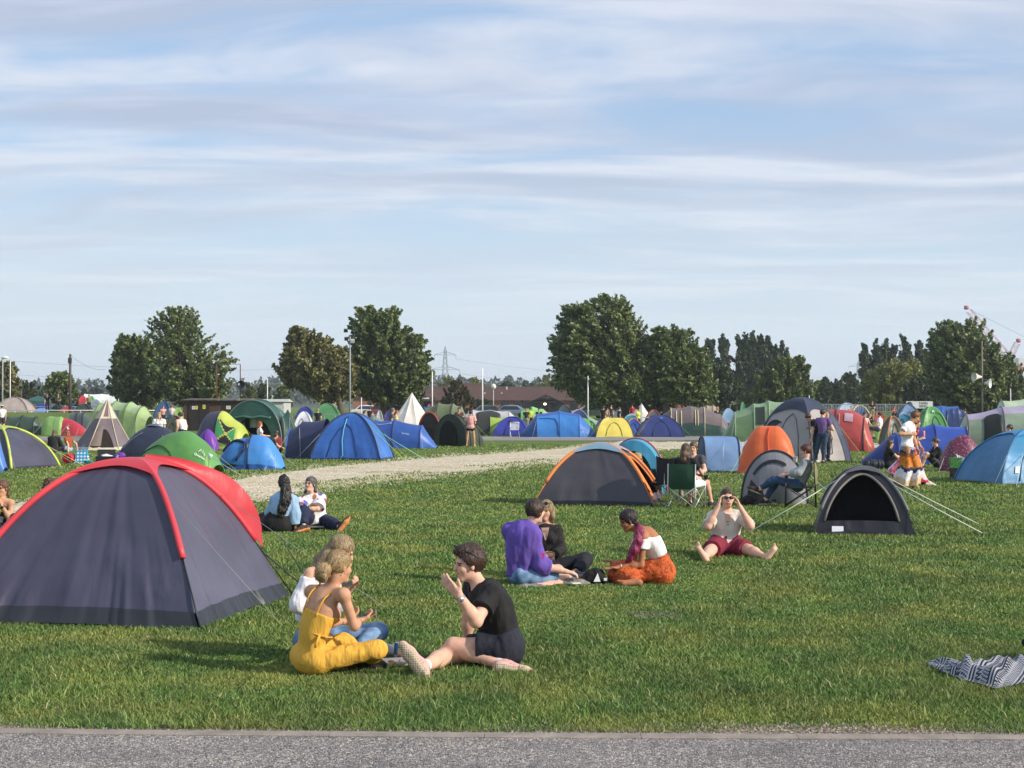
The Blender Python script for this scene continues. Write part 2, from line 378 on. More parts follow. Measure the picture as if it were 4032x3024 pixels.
# ---------- grass blades
def grass(n,name):
    v=RG.uniform(1/75,1/8.98,n); Y=1/v
    X=RG.uniform(-1,1,n)*(.35*Y+2.4)
    ker=kerbY(X)
    lim=ker+.03+(.06+.5*np.clip(vn(np.stack([X*1.3,X*0,X*0],1),3)-.25,0,1)**1.3)*RG.uniform(.35,1.1,n)
    keep=Y>lim
    # keep off the gravel track and the road
    px=X/Y*F+CX; py=HY+F*H/Y
    au=outl(up,px); al=outl(lo,px); e=al-au
    weedy=(vn(np.stack([X*.5,Y*.28,X*0],1),21)>.60)&(py>au+.62*e)&(RG.random(n)<.5)
    keep&=~((py>au+.10*e)&(py<al-.10*e)&~weedy)
    keep&=~((Y-.006*X>83.0)&(Y-.006*X<94.3))
    X=X[keep];Y=Y[keep];n=len(X)
    cl=vn(np.stack([X*2.2,Y*2.2,X*0],1),6); wear=np.clip((vn(np.stack([X*.55,Y*.35,X*0],1),15)-.55)*4,0,1)
    h=(.018+.022*RG.random(n)+.016*cl)*(1+.2*(Y>30))*(1-.55*wear)
    tall=RG.random(n)<.010*np.clip(3.6-(Y-9)*.9,.35,4); h=np.where(tall,h*2.2,h)
    w=np.maximum(.0032,.00038*Y)*(.7+.6*RG.random(n))
    a=RG.uniform(0,2*pi,n); la=a+RG.normal(0,.9,n); ln=h*RG.uniform(.15,1.0,n)
    dx,dy=np.cos(a)*w,np.sin(a)*w; lx,ly=np.cos(la)*ln,np.sin(la)*ln
    z=np.zeros(n)
    P=np.empty((n,5,3),np.float32)
    P[:,0]=np.stack([X-dx,Y-dy,z-.004],1); P[:,1]=np.stack([X+dx,Y+dy,z-.004],1)
    P[:,2]=np.stack([X+dx*.8+lx*.3,Y+dy*.8+ly*.3,h*.6],1); P[:,3]=np.stack([X-dx*.8+lx*.3,Y-dy*.8+ly*.3,h*.6],1)
    P[:,4]=np.stack([X+lx,Y+ly,h],1)
    base=np.arange(n)[:,None]*5
    tri=np.concatenate([base+[0,1,2],base+[0,2,3],base+[3,2,4]],0)
    m,nt,o=nmat('grass_blade')
    gi=N(nt,'ShaderNodeNewGeometry')
    nz=N(nt,'ShaderNodeTexNoise'); nz.inputs['Scale'].default_value=.9; nz.inputs['Detail'].default_value=4; L(nt,mapped(nt,(1,1,1)),nz.inputs['Vector'])
    c1=ramp(nt,gi.outputs['Random Per Island'],[(0,hx('3c5525')),(.35,hx('547433')),(.7,hx('6e8d48')),(.955,hx('8c9f60')),(.985,hx('a39c61')),(1,hx('bdb184'))])
    c2=ramp(nt,gi.outputs['Random Per Island'],[(0,hx('56642a')),(.35,hx('77853f')),(.7,hx('939d56')),(.93,hx('8d914c')),(.965,hx('aba368')),(1,hx('c4b78c'))])
    f=ramp(nt,nz.outputs['Fac'],[(.42,(0,0,0)),(.64,(1,1,1))])
    m0=N(nt,'ShaderNodeMixRGB'); L(nt,f,m0.inputs[0]); L(nt,c1,m0.inputs[1]); L(nt,c2,m0.inputs[2])
    n3=N(nt,'ShaderNodeTexNoise'); n3.inputs['Scale'].default_value=1; n3.inputs['Detail'].default_value=5; L(nt,mapped(nt,(1.5,.8,1),(3,5,0)),n3.inputs['Vector'])
    mx=N(nt,'ShaderNodeMixRGB'); mx.blend_type='MULTIPLY'; mx.inputs[0].default_value=1; L(nt,m0.outputs[0],mx.inputs[1]); L(nt,ramp(nt,n3.outputs['Fac'],[(.34,(.78,.82,.92)),(.5,(1.02,1.02,1.12)),(.66,(1.28,1.2,1.22))]),mx.inputs[2])
    d=N(nt,'ShaderNodeBsdfPrincipled'); d.inputs['Roughness'].default_value=.55; d.inputs['Specular IOR Level'].default_value=.3; L(nt,mx.outputs[0],d.inputs['Base Color'])
    t=N(nt,'ShaderNodeBsdfTranslucent'); L(nt,mx.outputs[0],t.inputs['Color'])
    ms=N(nt,'ShaderNodeMixShader'); ms.inputs[0].default_value=.18; L(nt,d.outputs[0],ms.inputs[1]); L(nt,t.outputs[0],ms.inputs[2]); L(nt,ms.outputs[0],o.inputs['Surface'])
    g=mk(name,P.reshape(-1,3),tri,m,smooth=False)
    tag(g,'short green lawn grass with straw coloured blades among it','grass',kind='stuff')
    return g
import os
grass(NGRASS,'grass')

# loose stone chippings bedded in the road surface
def chips(n):
    Y=RG.uniform(7.2,9.25,n); X=RG.uniform(-1,1,n)*3.9; k=Y<kerbY(X)-.08; X=X[k];Y=Y[k]; n=len(X)
    r=RG.uniform(.0035,.0085,n); a=RG.uniform(0,6.28,n); P=np.empty((n,5,3),np.float32); e=RG.uniform(.7,1.3,n)
    for i in range(4):
        t=a+i*pi/2+RG.uniform(-.3,.3,n); P[:,i]=np.stack([X+r*np.cos(t)*e,Y+r*np.sin(t)/e,np.full(n,.005)],1)
    P[:,4]=np.stack([X+RG.normal(0,.3,n)*r,Y+RG.normal(0,.3,n)*r,.006+r*RG.uniform(.25,.75,n)],1)
    b=np.arange(n)[:,None]*5; tri=np.concatenate([b+[i,(i+1)%4,4] for i in range(4)],0)
    m,nt,o=nmat('chipping'); MXA=N(nt,'ShaderNodeMixRGB'); MXA.blend_type='MULTIPLY'; MXA.inputs[0].default_value=1; nzA=N(nt,'ShaderNodeTexNoise'); nzA.inputs['Scale'].default_value=1; nzA.inputs['Detail'].default_value=5; L(nt,mapped(nt,(.9,2.4,1)),nzA.inputs['Vector']); L(nt,ramp(nt,nzA.outputs['Fac'],[(.36,(.74,.74,.76)),(.5,(1,1,1)),(.66,(1.1,1.08,1.05))]),MXA.inputs[2]); g=N(nt,'ShaderNodeNewGeometry'); d=N(nt,'ShaderNodeBsdfPrincipled'); d.inputs['Roughness'].default_value=.85
    L(nt,ramp(nt,g.outputs['Random Per Island'],[(0,hx('545256')),(.3,hx('7f7b7c')),(.65,hx('9b9592')),(.88,hx('b3aba1')),(1,hx('d0c8ba'))]),MXA.inputs[1]); L(nt,MXA.outputs[0],d.inputs['Base Color']); L(nt,d.outputs[0],o.inputs['Surface'])
    tag(mk('road_chippings',P.reshape(-1,3),tri,m,smooth=False),'small grey and buff stone chippings set in the asphalt','chippings',kind='stuff')
chips(120000 if NGRASS>100000 else 5000)
def verge(n):
    X=RG.uniform(-4,4,n); t=RG.random(n)**1.5; Y=kerbY(X)+.03+t*.34; r=RG.uniform(.004,.012,n)*RG.uniform(.6,1.5,n); P=np.empty((n,5,3),np.float32); a=RG.uniform(0,6.28,n)
    for i in range(4): q=a+i*pi/2; P[:,i]=np.stack([X+r*np.cos(q),Y+r*np.sin(q),np.full(n,.004)],1)
    P[:,4]=np.stack([X,Y,.008+r*.9],1); b=np.arange(n)[:,None]*5; tri=np.concatenate([b+[i,(i+1)%4,4] for i in range(4)],0)
    m,nt,o=nmat('pebble'); g=N(nt,'ShaderNodeNewGeometry'); d=N(nt,'ShaderNodeBsdfPrincipled'); d.inputs['Roughness'].default_value=.9
    L(nt,ramp(nt,g.outputs['Random Per Island'],[(0,hx('5f4636')),(.35,hx('7d7062')),(.75,hx('968c80')),(1,hx('b9b1a4'))]),d.inputs['Base Color']); L(nt,d.outputs[0],o.inputs['Surface'])
    tag(mk('verge_gravel',P.reshape(-1,3),tri,m,smooth=False),'pebbles and dead stalks along the concrete edging','gravel',kind='stuff')
verge(9000)

def stones(n):
    px=RG.uniform(-300,2700,n); a=np.array([outl(up,p) for p in px]); c=np.array([outl(lo,p) for p in px]); t=RG.beta(.7,.7,n)*1.16-.08; py=a+(c-a)*t
    Y=F*H/(py-HY); X=(px-CX)/F*Y; r=RG.uniform(.010,.022,n)*RG.uniform(.6,1.6,n); P=np.empty((n,6,3),np.float32); q=RG.uniform(0,6.28,n)
    for i in range(5): w=q+i*2*pi/5; P[:,i]=np.stack([X+r*np.cos(w)*RG.uniform(.7,1.2,n),Y+r*np.sin(w),np.full(n,.006)],1)
    P[:,5]=np.stack([X,Y,.01+r*RG.uniform(.5,1.0,n)],1); b=np.arange(n)[:,None]*6; tri=np.concatenate([b+[i,(i+1)%5,5] for i in range(5)],0)
    m,nt,o=nmat('track_stone'); g=N(nt,'ShaderNodeNewGeometry'); d=N(nt,'ShaderNodeBsdfPrincipled'); d.inputs['Roughness'].default_value=.9
    L(nt,ramp(nt,g.outputs['Random Per Island'],[(0,hx('9a8d74')),(.4,hx('b9ad93')),(.85,hx('cfc4ad')),(1,hx('e6ddc9'))]),d.inputs['Base Color']); L(nt,d.outputs[0],o.inputs['Surface'])
    tag(mk('track_stones',P.reshape(-1,3),tri,m,smooth=False),'pale limestone pebbles scattered over the gravel track','gravel',kind='stuff')
stones(12000)
# ================= TENTS =================
def fit(bx,yaw,asp,Y=None,apx=None):
    xl,xr,yt,yb=bx; cx=(xl+xr)/2; c,s=abs(cos(yaw)),abs(sin(yaw))
    Yf=Y if Y else gp(cx,yb)[1]
    l=1.0
    for _ in range(8):
        d=l*s+asp*l*c; Yc=Yf+d/2
        l=(xr-xl)*Yc/F/(c+asp*s)
    X=(cx-CX)/F*Yc; z0=gz(X,Yc)
    h=at(cx,yt,Yc)[2]-z0
    return X,Yc,z0,l,asp*l,h
class Dome: pass
def dome(label,X,Y,z0,l,w,h,yaw,cols,phi=68,slv=None,slr=.022,cap=None,capt=.7,skirt='1d1f26',skh=.1,sag=.05,ridge=0.0,group=None,door=None,wr=.02,guys=0,gcol='c9c9bd',nu=22,nt=18,t0=0.0,name='dome_tent',rope_dirs=None,catlabel='tent',lift=.03,trans=.12,folds=0,prof=None,apo=0):
    r0=thing(name,label,catlabel,(X,Y,z0),yaw,group)
    cor=[V3(l/2,-w/2,0),V3(l/2,w/2,0),V3(-l/2,w/2,0),V3(-l/2,-w/2,0)]
    apx=[V3(ridge*l/2*(1 if c[0]>0 else -1)+apo,0,0) for c in cor]
    p0=radians(phi)
    def arc(i,t):
        i%=4; f=p0*(1-t); r=sin(f)/sin(p0); z=h*(cos(f)-cos(p0))/(1-cos(p0))
        if prof: r=1-t; z=h*max(1-r**prof[0],0)**prof[1]
        q=apx[i]*(1-r)+cor[i]*r; return V3(q[0],q[1],z)
    def ev(i,u,t,off=0.0):
        A=arc(i,t);B=arc(i+1,t); P=A*(1-u)+B*u
        nrm=V3((1,0,-1,0)[i%4],(0,1,0,-1)[i%4],0)
        k=4*u*(1-u)
        P=P-nrm*(sag*k*sin(pi*min(t*1.15,1))) ; P[2]+=lift*k*(1-t)**6
        if wr:
            s=vn(np.array([[u*16+i*7.3+t*2.5,t*2.0,i]]),1)[0]-.5; s2=vn(np.array([[u*7+t*6,t*5-u*3,i+5]]),2)[0]-.5
            P=P+nrm*(wr*k*(s*(1-t)**1.2*1.4+s2*.8*(1-t)))
        if folds:
            ss=vn(np.array([[u*44+t*9*(u-.5),t*2.2,i+3]]),9)[0]-.5; P=P+nrm*(folds*ss*2*min(1,k*2)*max(0,1-t*2.6)**1.2*(.2+1.2*vn(np.array([[u*5,i,1]]),4)[0]))
        up=V3(0,0,1); return P+(nrm*.75+up*.65*t)*off
    E=Dome(); E.root=r0; E.ev=ev; E.arc=arc; E.h=h; E.cor=cor
    ts0=0
    # height of the groundsheet band as t
    tt=np.linspace(0,1,200); zz=[arc(0,t)[2] for t in tt]; ts=float(np.interp(skh,zz,tt)) if skirt else 0
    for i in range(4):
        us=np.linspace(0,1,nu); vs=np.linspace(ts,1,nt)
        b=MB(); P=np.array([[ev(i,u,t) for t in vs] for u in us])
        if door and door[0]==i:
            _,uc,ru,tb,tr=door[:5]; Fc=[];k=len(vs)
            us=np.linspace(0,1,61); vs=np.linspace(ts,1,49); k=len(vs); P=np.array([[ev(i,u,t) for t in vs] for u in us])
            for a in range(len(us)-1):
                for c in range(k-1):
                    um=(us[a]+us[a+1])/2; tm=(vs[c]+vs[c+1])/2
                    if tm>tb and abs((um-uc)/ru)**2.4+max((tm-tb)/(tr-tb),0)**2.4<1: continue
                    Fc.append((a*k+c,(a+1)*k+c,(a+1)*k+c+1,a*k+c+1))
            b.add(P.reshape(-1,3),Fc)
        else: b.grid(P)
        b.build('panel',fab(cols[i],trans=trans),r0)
    if skirt:
        b=MB()
        for i in range(4): b.grid(np.array([[ev(i,u,t,.012) for t in np.linspace(0,ts*1.04,4)] for u in np.linspace(0,1,nu)]))
        b.add([c*.97+V3(0,0,.012) for c in cor],[(0,1,2,3)])
        b.build('groundsheet',fab(skirt,trans=0,bump=.02),r0)
    if door:
        i,uc,ru,tb,tr=door[:5]; pts=[]
        for a in np.linspace(0,pi,30):
            ca=cos(a);sa=sin(a); pts.append(ev(i,uc-ru*np.sign(ca)*abs(ca)**(1/1.2),tb+(tr-tb)*abs(sa)**(1/1.2),.012))
        if door[5]: MB().tube(pts,[.02]*30,6).build('door_trim',M(door[5],.6,bump=.01,bs=40),r0)
    if slv:
        for i in range(4):
            MB().tube([arc(i,t)*1.0+unit(cor[i])*.008+V3(0,0,.008) for t in np.linspace(t0,1,22)],slr,6).build('pole_sleeve',fab(slv,trans=0,bump=.012),r0)
    if cap:
        b=MB()
        for i in range(4):
            P=[]
            for u in np.linspace(0,1,15):
                te=capt+.10*4*u*(1-u); P.append([ev(i,u,t,.035) +V3(0,0,.012) for t in np.linspace(te,1,8)])
            b.grid(P)
        b.build('roof_cap',fab(cap,trans=.2),r0)
    for k in range(guys):
        i=k%4; a=arc(i,.45); o=unit(V3(cor[i][0],cor[i][1],0)); e=cor[i]+o*.55
        rope(r0,a,e,gcol)
    return E
def rope(root,a,e,col='c9c9bd',r=.005,nm='guy_rope'):
    MB().tube([a,(np.asarray(a)+np.asarray(e))/2-V3(0,0,.01),e],r,4).build(nm,M(col,.7,0),root)
def decal(E,i,u0,u1,t0,t1,col,name,off=.02,n=10,rough=.5,shape=None,mat=None):
    Fc=[];us=np.linspace(u0,u1,n);ts=np.linspace(t0,t1,n);b=MB()
    P=np.array([[E.ev(i,u,t,off) for t in ts] for u in us])
    if shape=='arch':
        um=(u0+u1)/2
        for a in range(n):
            k=1-.0; s=(us[a]-um)/((u1-u0)/2); top=t0+(t1-t0)*max(1-abs(s)**2.5,0)**.4
            for c in range(n): P[a,c]=E.ev(i,us[a],t0+(top-t0)*c/(n-1),off)
    b.grid(P); return b.build(name,mat or fab(col),E.root)
def line(E,i,pts,col,name,r=.012,off=.02):
    return MB().tube([E.ev(i,u,t,off) for u,t in pts],r,5).build(name,M(col,.6,0),E.root)
# ---- tunnels, pods: skins stretched over hoops along the local x axis
def loft(label,X,Y,z0,l,w,h,yaw,secs,cols,roof=None,roofv=.4,q=.8,sag=.04,hoops=None,hcol=None,hr=.016,ends=(None,None),group=None,skirt=None,name='tunnel_tent',m=6,nv=25,guys=0,gcol='b9d64a',lean=None,trans=.12,bulge=.05,floor=True,wr=.012,cat='tent',bands=None):
    r0=thing(name,label,cat,(X,Y,z0),yaw,group)
    xs=np.array([s[0]*l for s in secs]); ws=np.array([s[1]*w/2 for s in secs]); hs=np.array([s[2]*h for s in secs])
    ln=np.array([(s[3] if len(s)>3 else 0)*l for s in secs])
    n=len(secs)
    pop=name=='pop_up_tent'
    def tg(A,k):
        if k==0: return (A[1]-A[0])/(xs[1]-xs[0])*1.3
        if k==n-1: return (A[-1]-A[-2])/(xs[-1]-xs[-2])*1.3
        d0=(A[k]-A[k-1])/(xs[k]-xs[k-1]); d1=(A[k+1]-A[k])/(xs[k+1]-xs[k])
        return 0 if d0*d1<=0 else 2*d0*d1/(d0+d1)
    def ev(s,v,off=0.0):
        s=min(max(s,0),n-1-1e-6); k=int(s); f=s-k
        sg=1-sag*4*f*(1-f)
        if pop:
            h3=lambda A:(2*f**3-3*f*f+1)*A[k]+(f**3-2*f*f+f)*tg(A,k)*(xs[k+1]-xs[k])+(3*f*f-2*f**3)*A[k+1]+(f**3-f*f)*tg(A,k+1)*(xs[k+1]-xs[k])
            x=xs[k]*(1-f)+xs[k+1]*f; W=h3(ws)+off; Hh=h3(hs)+off
        else:
            x=xs[k]*(1-f)+xs[k+1]*f; W=(ws[k]*(1-f)+ws[k+1]*f)*(1-.4*sag*4*f*(1-f))+off; Hh=(hs[k]*(1-f)+hs[k+1]*f)*sg+off
        le=ln[k]*(1-f)+ln[k+1]*f
        a=v*pi/2; ca=max(cos(a),0)
        y=W*sin(a); z=Hh*ca**q
        if wr:
            d=wr*4*f*(1-f)*(vn(np.array([[s*5+v*3,v*5,z0+l]]),3)[0]-.5)*2*(1-.5*ca)
            y+=d*(1 if v>0 else -1)
        return V3(x+le*z/max(h,.01),y,z)
    E=Dome(); E.root=r0; E.ev=lambda i,s,v,off=0.0: ev(s,v,off); E.sv=ev
    vv=np.linspace(-1,1,nv)
    for k in range(n-1):
        c=cols[k%len(cols)]; b=MB(); rows=[[ev(k+f,v) for v in vv] for f in np.linspace(0,1,m)]
        mats=[fab(c,trans=trans)]
        if roof:
            rc=roof if isinstance(roof,str) else roof[k%len(roof)]
            if rc: mats.append(fab(rc,trans=trans))
        P=np.array(rows); nn,kk=P.shape[:2]
        V=P.reshape(-1,3);Fc=[];mi=[]
        for a in range(nn-1):
            for j in range(kk-1):
                Fc.append((a*kk+j,a*kk+j+1,(a+1)*kk+j+1,(a+1)*kk+j)); vm=(vv[j]+vv[j+1])/2
                mi.append(1 if len(mats)>1 and abs(vm)<roofv else 0)
        mk('panel',V,Fc,mats,r0,mi)
    for e,(ec,idx) in enumerate(((ends[0],0),(ends[1],n-1))):
        if not ec: continue
        sgn=-1 if idx==0 else 1
        P=[]
        for v in vv:
            A=ev(idx,v)
            row=[]
            for g in np.linspace(0,1,7):
                B=V3(xs[idx],A[1]*(1-g*.999),A[2]*(1-g)); B=A*(1-g)+V3(A[0]*0+xs[idx],0,A[2]*0)*g if False else V3(A[0]*(1-g)+xs[idx]*g,A[1]*(1-.96*g),A[2]*(1-g)+.0*g)
                B[0]+=sgn*bulge*4*g*(1-g)*1.0; row.append(B)
            P.append(row)
        MB().grid(P).build('end_panel',fab(ec,trans=trans),r0)
    if hcol:
        for k in (hoops if hoops is not None else range(1,n-1)):
            MB().tube([ev(k,v,.008) for v in np.linspace(-1,1,25)],hr,5).build('pole_sleeve',fab(hcol,trans=0,bump=.005),r0)
    if floor:
        P=[[V3(ev(s,-1)[0],ev(s,-1)[1]*.98,.02),V3(ev(s,1)[0],ev(s,1)[1]*.98,.02)] for s in np.linspace(0,n-1,3*(n-1)+1)]
        MB().grid(P).build('groundsheet',fab(skirt or '22242a',trans=0),r0)
    if skirt:
        b=MB()
        for sg in (-1,1): b.grid([[ev(s,sg*v,.012) for v in (1,.965,.93)] for s in np.linspace(0,n-1,6*(n-1)+1)])
        b.build('mud_flap',fab(skirt,trans=0),r0)
    for k in range(guys):
        s=[1,n-2][k%2]; sg=-1 if (k//2)%2==0 else 1
        a=ev(s,sg*.45,.01); rope(r0,a,V3(a[0]+(-.3 if k%2==0 else .3),sg*(w/2+.7),0),gcol)
    return E
def sdecal(E,s0,s1,v0,v1,col,name,off=.02,n=9,shape=None):
    P=[]
    for s in np.linspace(s0,s1,n):
        k=1
        if shape=='arch':
            x=(s-(s0+s1)/2)/((s1-s0)/2); k=max(1-abs(x)**3,0)**.35
        P.append([E.sv(s,v0+(v1-v0)*k*t,off) for t in np.linspace(0,1,n)])
    return MB().grid(P).build(name,fab(col),E.root)
def sline(E,pts,col,name,r=.014,off=.02):
    P=[]
    for (a,b),(c,d) in zip(pts[:-1],pts[1:]):
        for t in np.linspace(0,1,6)[:-1]: P.append(E.sv(a+(c-a)*t,b+(d-b)*t,off))
    P.append(E.sv(pts[-1][0],pts[-1][1],off))
    return MB().tube(P,r,5).build(name,M(col,.6,0),E.root)
TUN=[(-.5,.5,.04),(-.27,1,.95),(.05,1,1),(.32,.95,.9),(.5,.5,.04)]
FLAT=[(-.5,1,.97),(0,1,1),(.5,1,.97)]
POD=[(-.5,.25,.05),(-.42,.62,.45),(-.25,.9,.82),(0,1,1),(.25,.9,.82),(.42,.62,.45),(.5,.25,.05)]
SLOPE=[(-.5,1,1),(-.15,.95,.92),(.2,.8,.7),(.5,.45,.08)]
FAM=[(-.5,.7,.05),(-.36,1,.93),(-.1,1,1),(.16,1,1),(.4,.95,.93),(.5,.7,.05)]
def D(label,bx,yaw,cols,asp=.85,Y=None,**k):
    yw=radians(yaw); X,Yc,z0,l,w,h=fit(bx,yw,asp,Y)
    if isinstance(cols,str): cols=[cols]*4
    far=Yc>70
    if far: k.setdefault('nu',9);k.setdefault('nt',9);k.setdefault('wr',.03)
    if Yc<100: k.setdefault('guys',4); k.setdefault('gcol',RN.choice(['c9c9bd','b7c46a','9fb0b4','cfd2c4']))
    E=dome(label,X,Yc,z0,l,w,h,yw,cols,**k)
    if 30<Yc<115:
        c0=hx(cols[3]); dk='%02x%02x%02x'%tuple(int(int(cols[3][i:i+2],16)*.62) for i in (0,2,4))
        q=RN.uniform(.36,.6); line(E,3,[(q-.22,.03),(q-.2,.25),(q-.12,.45),(q,.53),(q+.12,.45),(q+.2,.25),(q+.22,.03)],dk,'door_zip',.010+.00012*Yc,.02)
    return E
def T(label,bx,yaw,secs,cols,asp=.7,Y=None,**k):
    yw=radians(yaw); X,Yc,z0,l,w,h=fit(bx,yw,asp,Y)
    if isinstance(cols,str): cols=[cols]
    if Yc>70: k.setdefault('m',4);k.setdefault('nv',17)
    if Yc<105: k.setdefault('guys',4); k.setdefault('gcol',RN.choice(['c9c9bd','b9d64a','9fb0b4','cfd2c4']))
    return loft(label,X,Yc,z0,l,w,h,yw,secs,cols,**k)
def tipi(label,px,yt,xl,xr,yb,n,cols,tcut,rot=0,base=None,door=None,name='tipi_tent',conc=.06,Y=None):
    Yf=Y or gp((xl+xr)/2,yb)[1]; R_=(xr-xl)/2*Yf/F; Yc=Yf+R_; R_=(xr-xl)/2*Yc/F; X=((xl+xr)/2-CX)/F*Yc; z0=gz(X,Yc); h=at(px,yt,Yc)[2]-z0
    ox=(px-(xl+xr)/2)*Yc/F
    r0=thing(name,label,'tent',(X,Yc,z0),0)
    def ev(i,u,t,off=0):
        a0=rot+2*pi*i/n;a1=rot+2*pi*(i+1)/n
        P=V3(cos(a0),sin(a0),0)*(1-u)+V3(cos(a1),sin(a1),0)*u
        s=vn(np.array([[u*6+i*3,t*3,1]]),4)[0]-.5
        r=(R_+off)*(1-t)-conc*R_*sin(pi*t)*(.5+2*u*(1-u))+.05*R_*s*4*u*(1-u)*(1-t); return V3(P[0]*r+ox*t,P[1]*r,h*t)
    E=Dome();E.root=r0;E.ev=ev;E.R=R_;E.h=h
    for (t0,t1,c) in tcut:
        b=MB()
        for i in range(n): b.grid([[ev(i,u,t) for t in np.linspace(t0,t1,8)] for u in np.linspace(0,1,9)])
        b.build('panel',fab(c,.7,.15),r0)
    if base:
        b=MB()
        for i in range(n): b.grid([[ev(i,u,t,.015) for t in (0,.03,.06)] for u in np.linspace(0,1,5)])
        b.build('mud_flap',fab(base,.7,0),r0)
    return E
# ---- foreground: red and grey dome
E=dome('large grey dome tent with red pole sleeves and red roof cap, nearest on the left',-3.719,14.629,0,2.525,2.38,1.42,-.189,['545468','4f4f62','4a4a5c','47465c'],phi=53,slv='e23240',slr=.030,cap='e0303f',capt=.66,skirt='2c3038',skh=.14,sag=.06,wr=.05,nu=120,nt=44,t0=.24,trans=.04,folds=.02,prof=(2.27,1.147),apo=.115)  # one grey fabric: right panel lighter, front darker, side lighting put into the colours
r0=E.root
b=MB(); P=[]
for t in np.linspace(.20,.95,18):
    A=E.arc(1,t); w_=max(.12,sin(pi*(t-.14)/.84))*(1 if t>.3 else (t-.12)/.18)
    P.append([A+V3(.02,.0,.03),A+V3(.13*w_,.14*w_,.06),A+V3(.21*w_,.26*w_,.02)])
b.grid(P); b.build('porch_canopy',fab('e0303f',trans=.25),r0)
for i,t in ((0,.26),(1,.24),(3,.26)):
    MB().tube([E.arc(i,t),E.arc(i,.1)+unit(E.cor[i])*.03,E.cor[i]+unit(E.cor[i])*.04],.008,5).build('tent_pole',M('1b1c20',.4,0),r0)
rope(r0,E.ev(0,.02,.52,.03),V3(1.26+.66,-1.17+.30,0),'9aa0a0',.0022)
rope(r0,E.ev(1,.0,.5,.03),V3(1.26+1.25,1.17-.75,0),'9aa0a0',.0022)
rope(r0,E.arc(1,.26)+V3(.2,.25,0),V3(1.26+.2,1.2+.28,0),'3d4744',.006); rope(r0,E.arc(1,.2),V3(1.26+.17,1.2+.25,0),'2b2f33',.007)
MB().lathe((1.26+.19,1.2+.26,0),[(.02,0),(.025,.06),(.012,.12)],8).build('peg',M('d9dbdd',.3,0),r0)
# ---- black dome with open door
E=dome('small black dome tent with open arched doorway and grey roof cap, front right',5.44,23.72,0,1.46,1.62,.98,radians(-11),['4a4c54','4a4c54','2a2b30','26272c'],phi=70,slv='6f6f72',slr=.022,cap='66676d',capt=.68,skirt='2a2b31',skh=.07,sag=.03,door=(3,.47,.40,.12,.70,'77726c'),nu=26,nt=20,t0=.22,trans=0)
r0=E.root
Q=at(3290,2087,22.72); M4=frame4(V3(-.48,-.83,.07),V3(1,0,0),V3(0,.25,1))
b=MB(); b.grid(np.array([[(-.48+.17*i/4,-.855+.02*j,.03+.10*j/2+.0*i) for j in range(3)] for i in range(5)])); b.build('paper_notice',M('e9e9ee',.8,.03),r0)
MB().grid(np.array([[(-.62+1.1*i/7,-.80-.05*j+.02*sin(i*2.1+j),.02+.05*vn(np.array([[i*1.3,j*1.7,0]]),2)[0]*(2-j)) for j in range(3)] for i in range(8)])).build('door_flap',fab('24252b',trans=0),r0)
for sx,px,py in ((0,3880,2105),(0,3855,2063)):
    e=at(px,py,11729/(py-1595)); a=E.arc(0 if sx==0 else 3,.55 if py>2080 else .72); 
    c=cos(radians(11));s=sin(radians(11)); d=e-V3(5.44,23.72,0); rope(r0,a,V3(d[0]*c-d[1]*s,d[0]*s+d[1]*c,0),'d7dbd2',.007)
e=at(2945,2098,11729/(2098-1595)); d=e-V3(5.44,23.72,0); rope(r0,E.arc(3,.66),V3(d[0]*c-d[1]*s,d[0]*s+d[1]*c,0),'d7e6d0',.008)
for i in (0,3,1): rope(r0,E.arc(i,.35),E.cor[i]+unit(E.cor[i])*.16,'2b2c30',.008)
# ---- orange and grey dome
E=dome('charcoal dome tent with orange pole sleeves and pale blue cap beside the camping chairs',1.76,30.3,0,2.30,1.70,1.18,radians(-13),['55505a','46434a','46434a','49474f'],phi=56,slv='f08426',slr=.034,cap='86b2cc',capt=.60,skirt='1a1a1e',skh=.08,sag=.04,wr=.04,nu=30,nt=22,t0=.22,door=(0,.55,.3,.1,.55,'e9812a'),trans=.05)
r0=E.root
decal(E,0,.12,.28,.05,.7,'ef8a36','door',.03)
for i in (0,1,2,3): rope(r0,E.arc(i,.24),E.cor[i]+unit(E.cor[i])*.08,'d8763a',.009)
# ---- teal pop-up behind it
E=T('teal pop-up tent with red edge and open dark doorway behind the charcoal tent',(2372,2690,1725,1945),68,[(-.5,.95,.97,.0),(-.38,1,1),(0,.85,.8),(.35,.6,.45),(.5,.25,.05)],['3a9cc0','3a9cc0','355a72','2f4c60'],asp=1.0,hcol='b3222f',hoops=[1],hr=.022,q=.85,name='pop_up_tent',floor=True)
MB().grid([[E.sv(0,v*(1 if g==0 else .74-.1*g),0)*V3(1,1-.26*g,1-.2*g)+V3(-.05*g,0,0) for g in (0,.5,1)] for v in np.linspace(-1,1,25)]).build('door_surround',fab('3fa6cf',trans=.2),E.root)
MB().grid([[E.sv(1.6,v,-.06)*V3(1,g,1-.0*g)*V3(1,1,1) for g in (1,.5,0)] for v in np.linspace(-1,1,13)]).build('inner_tent',fab('23323c',trans=0),E.root)
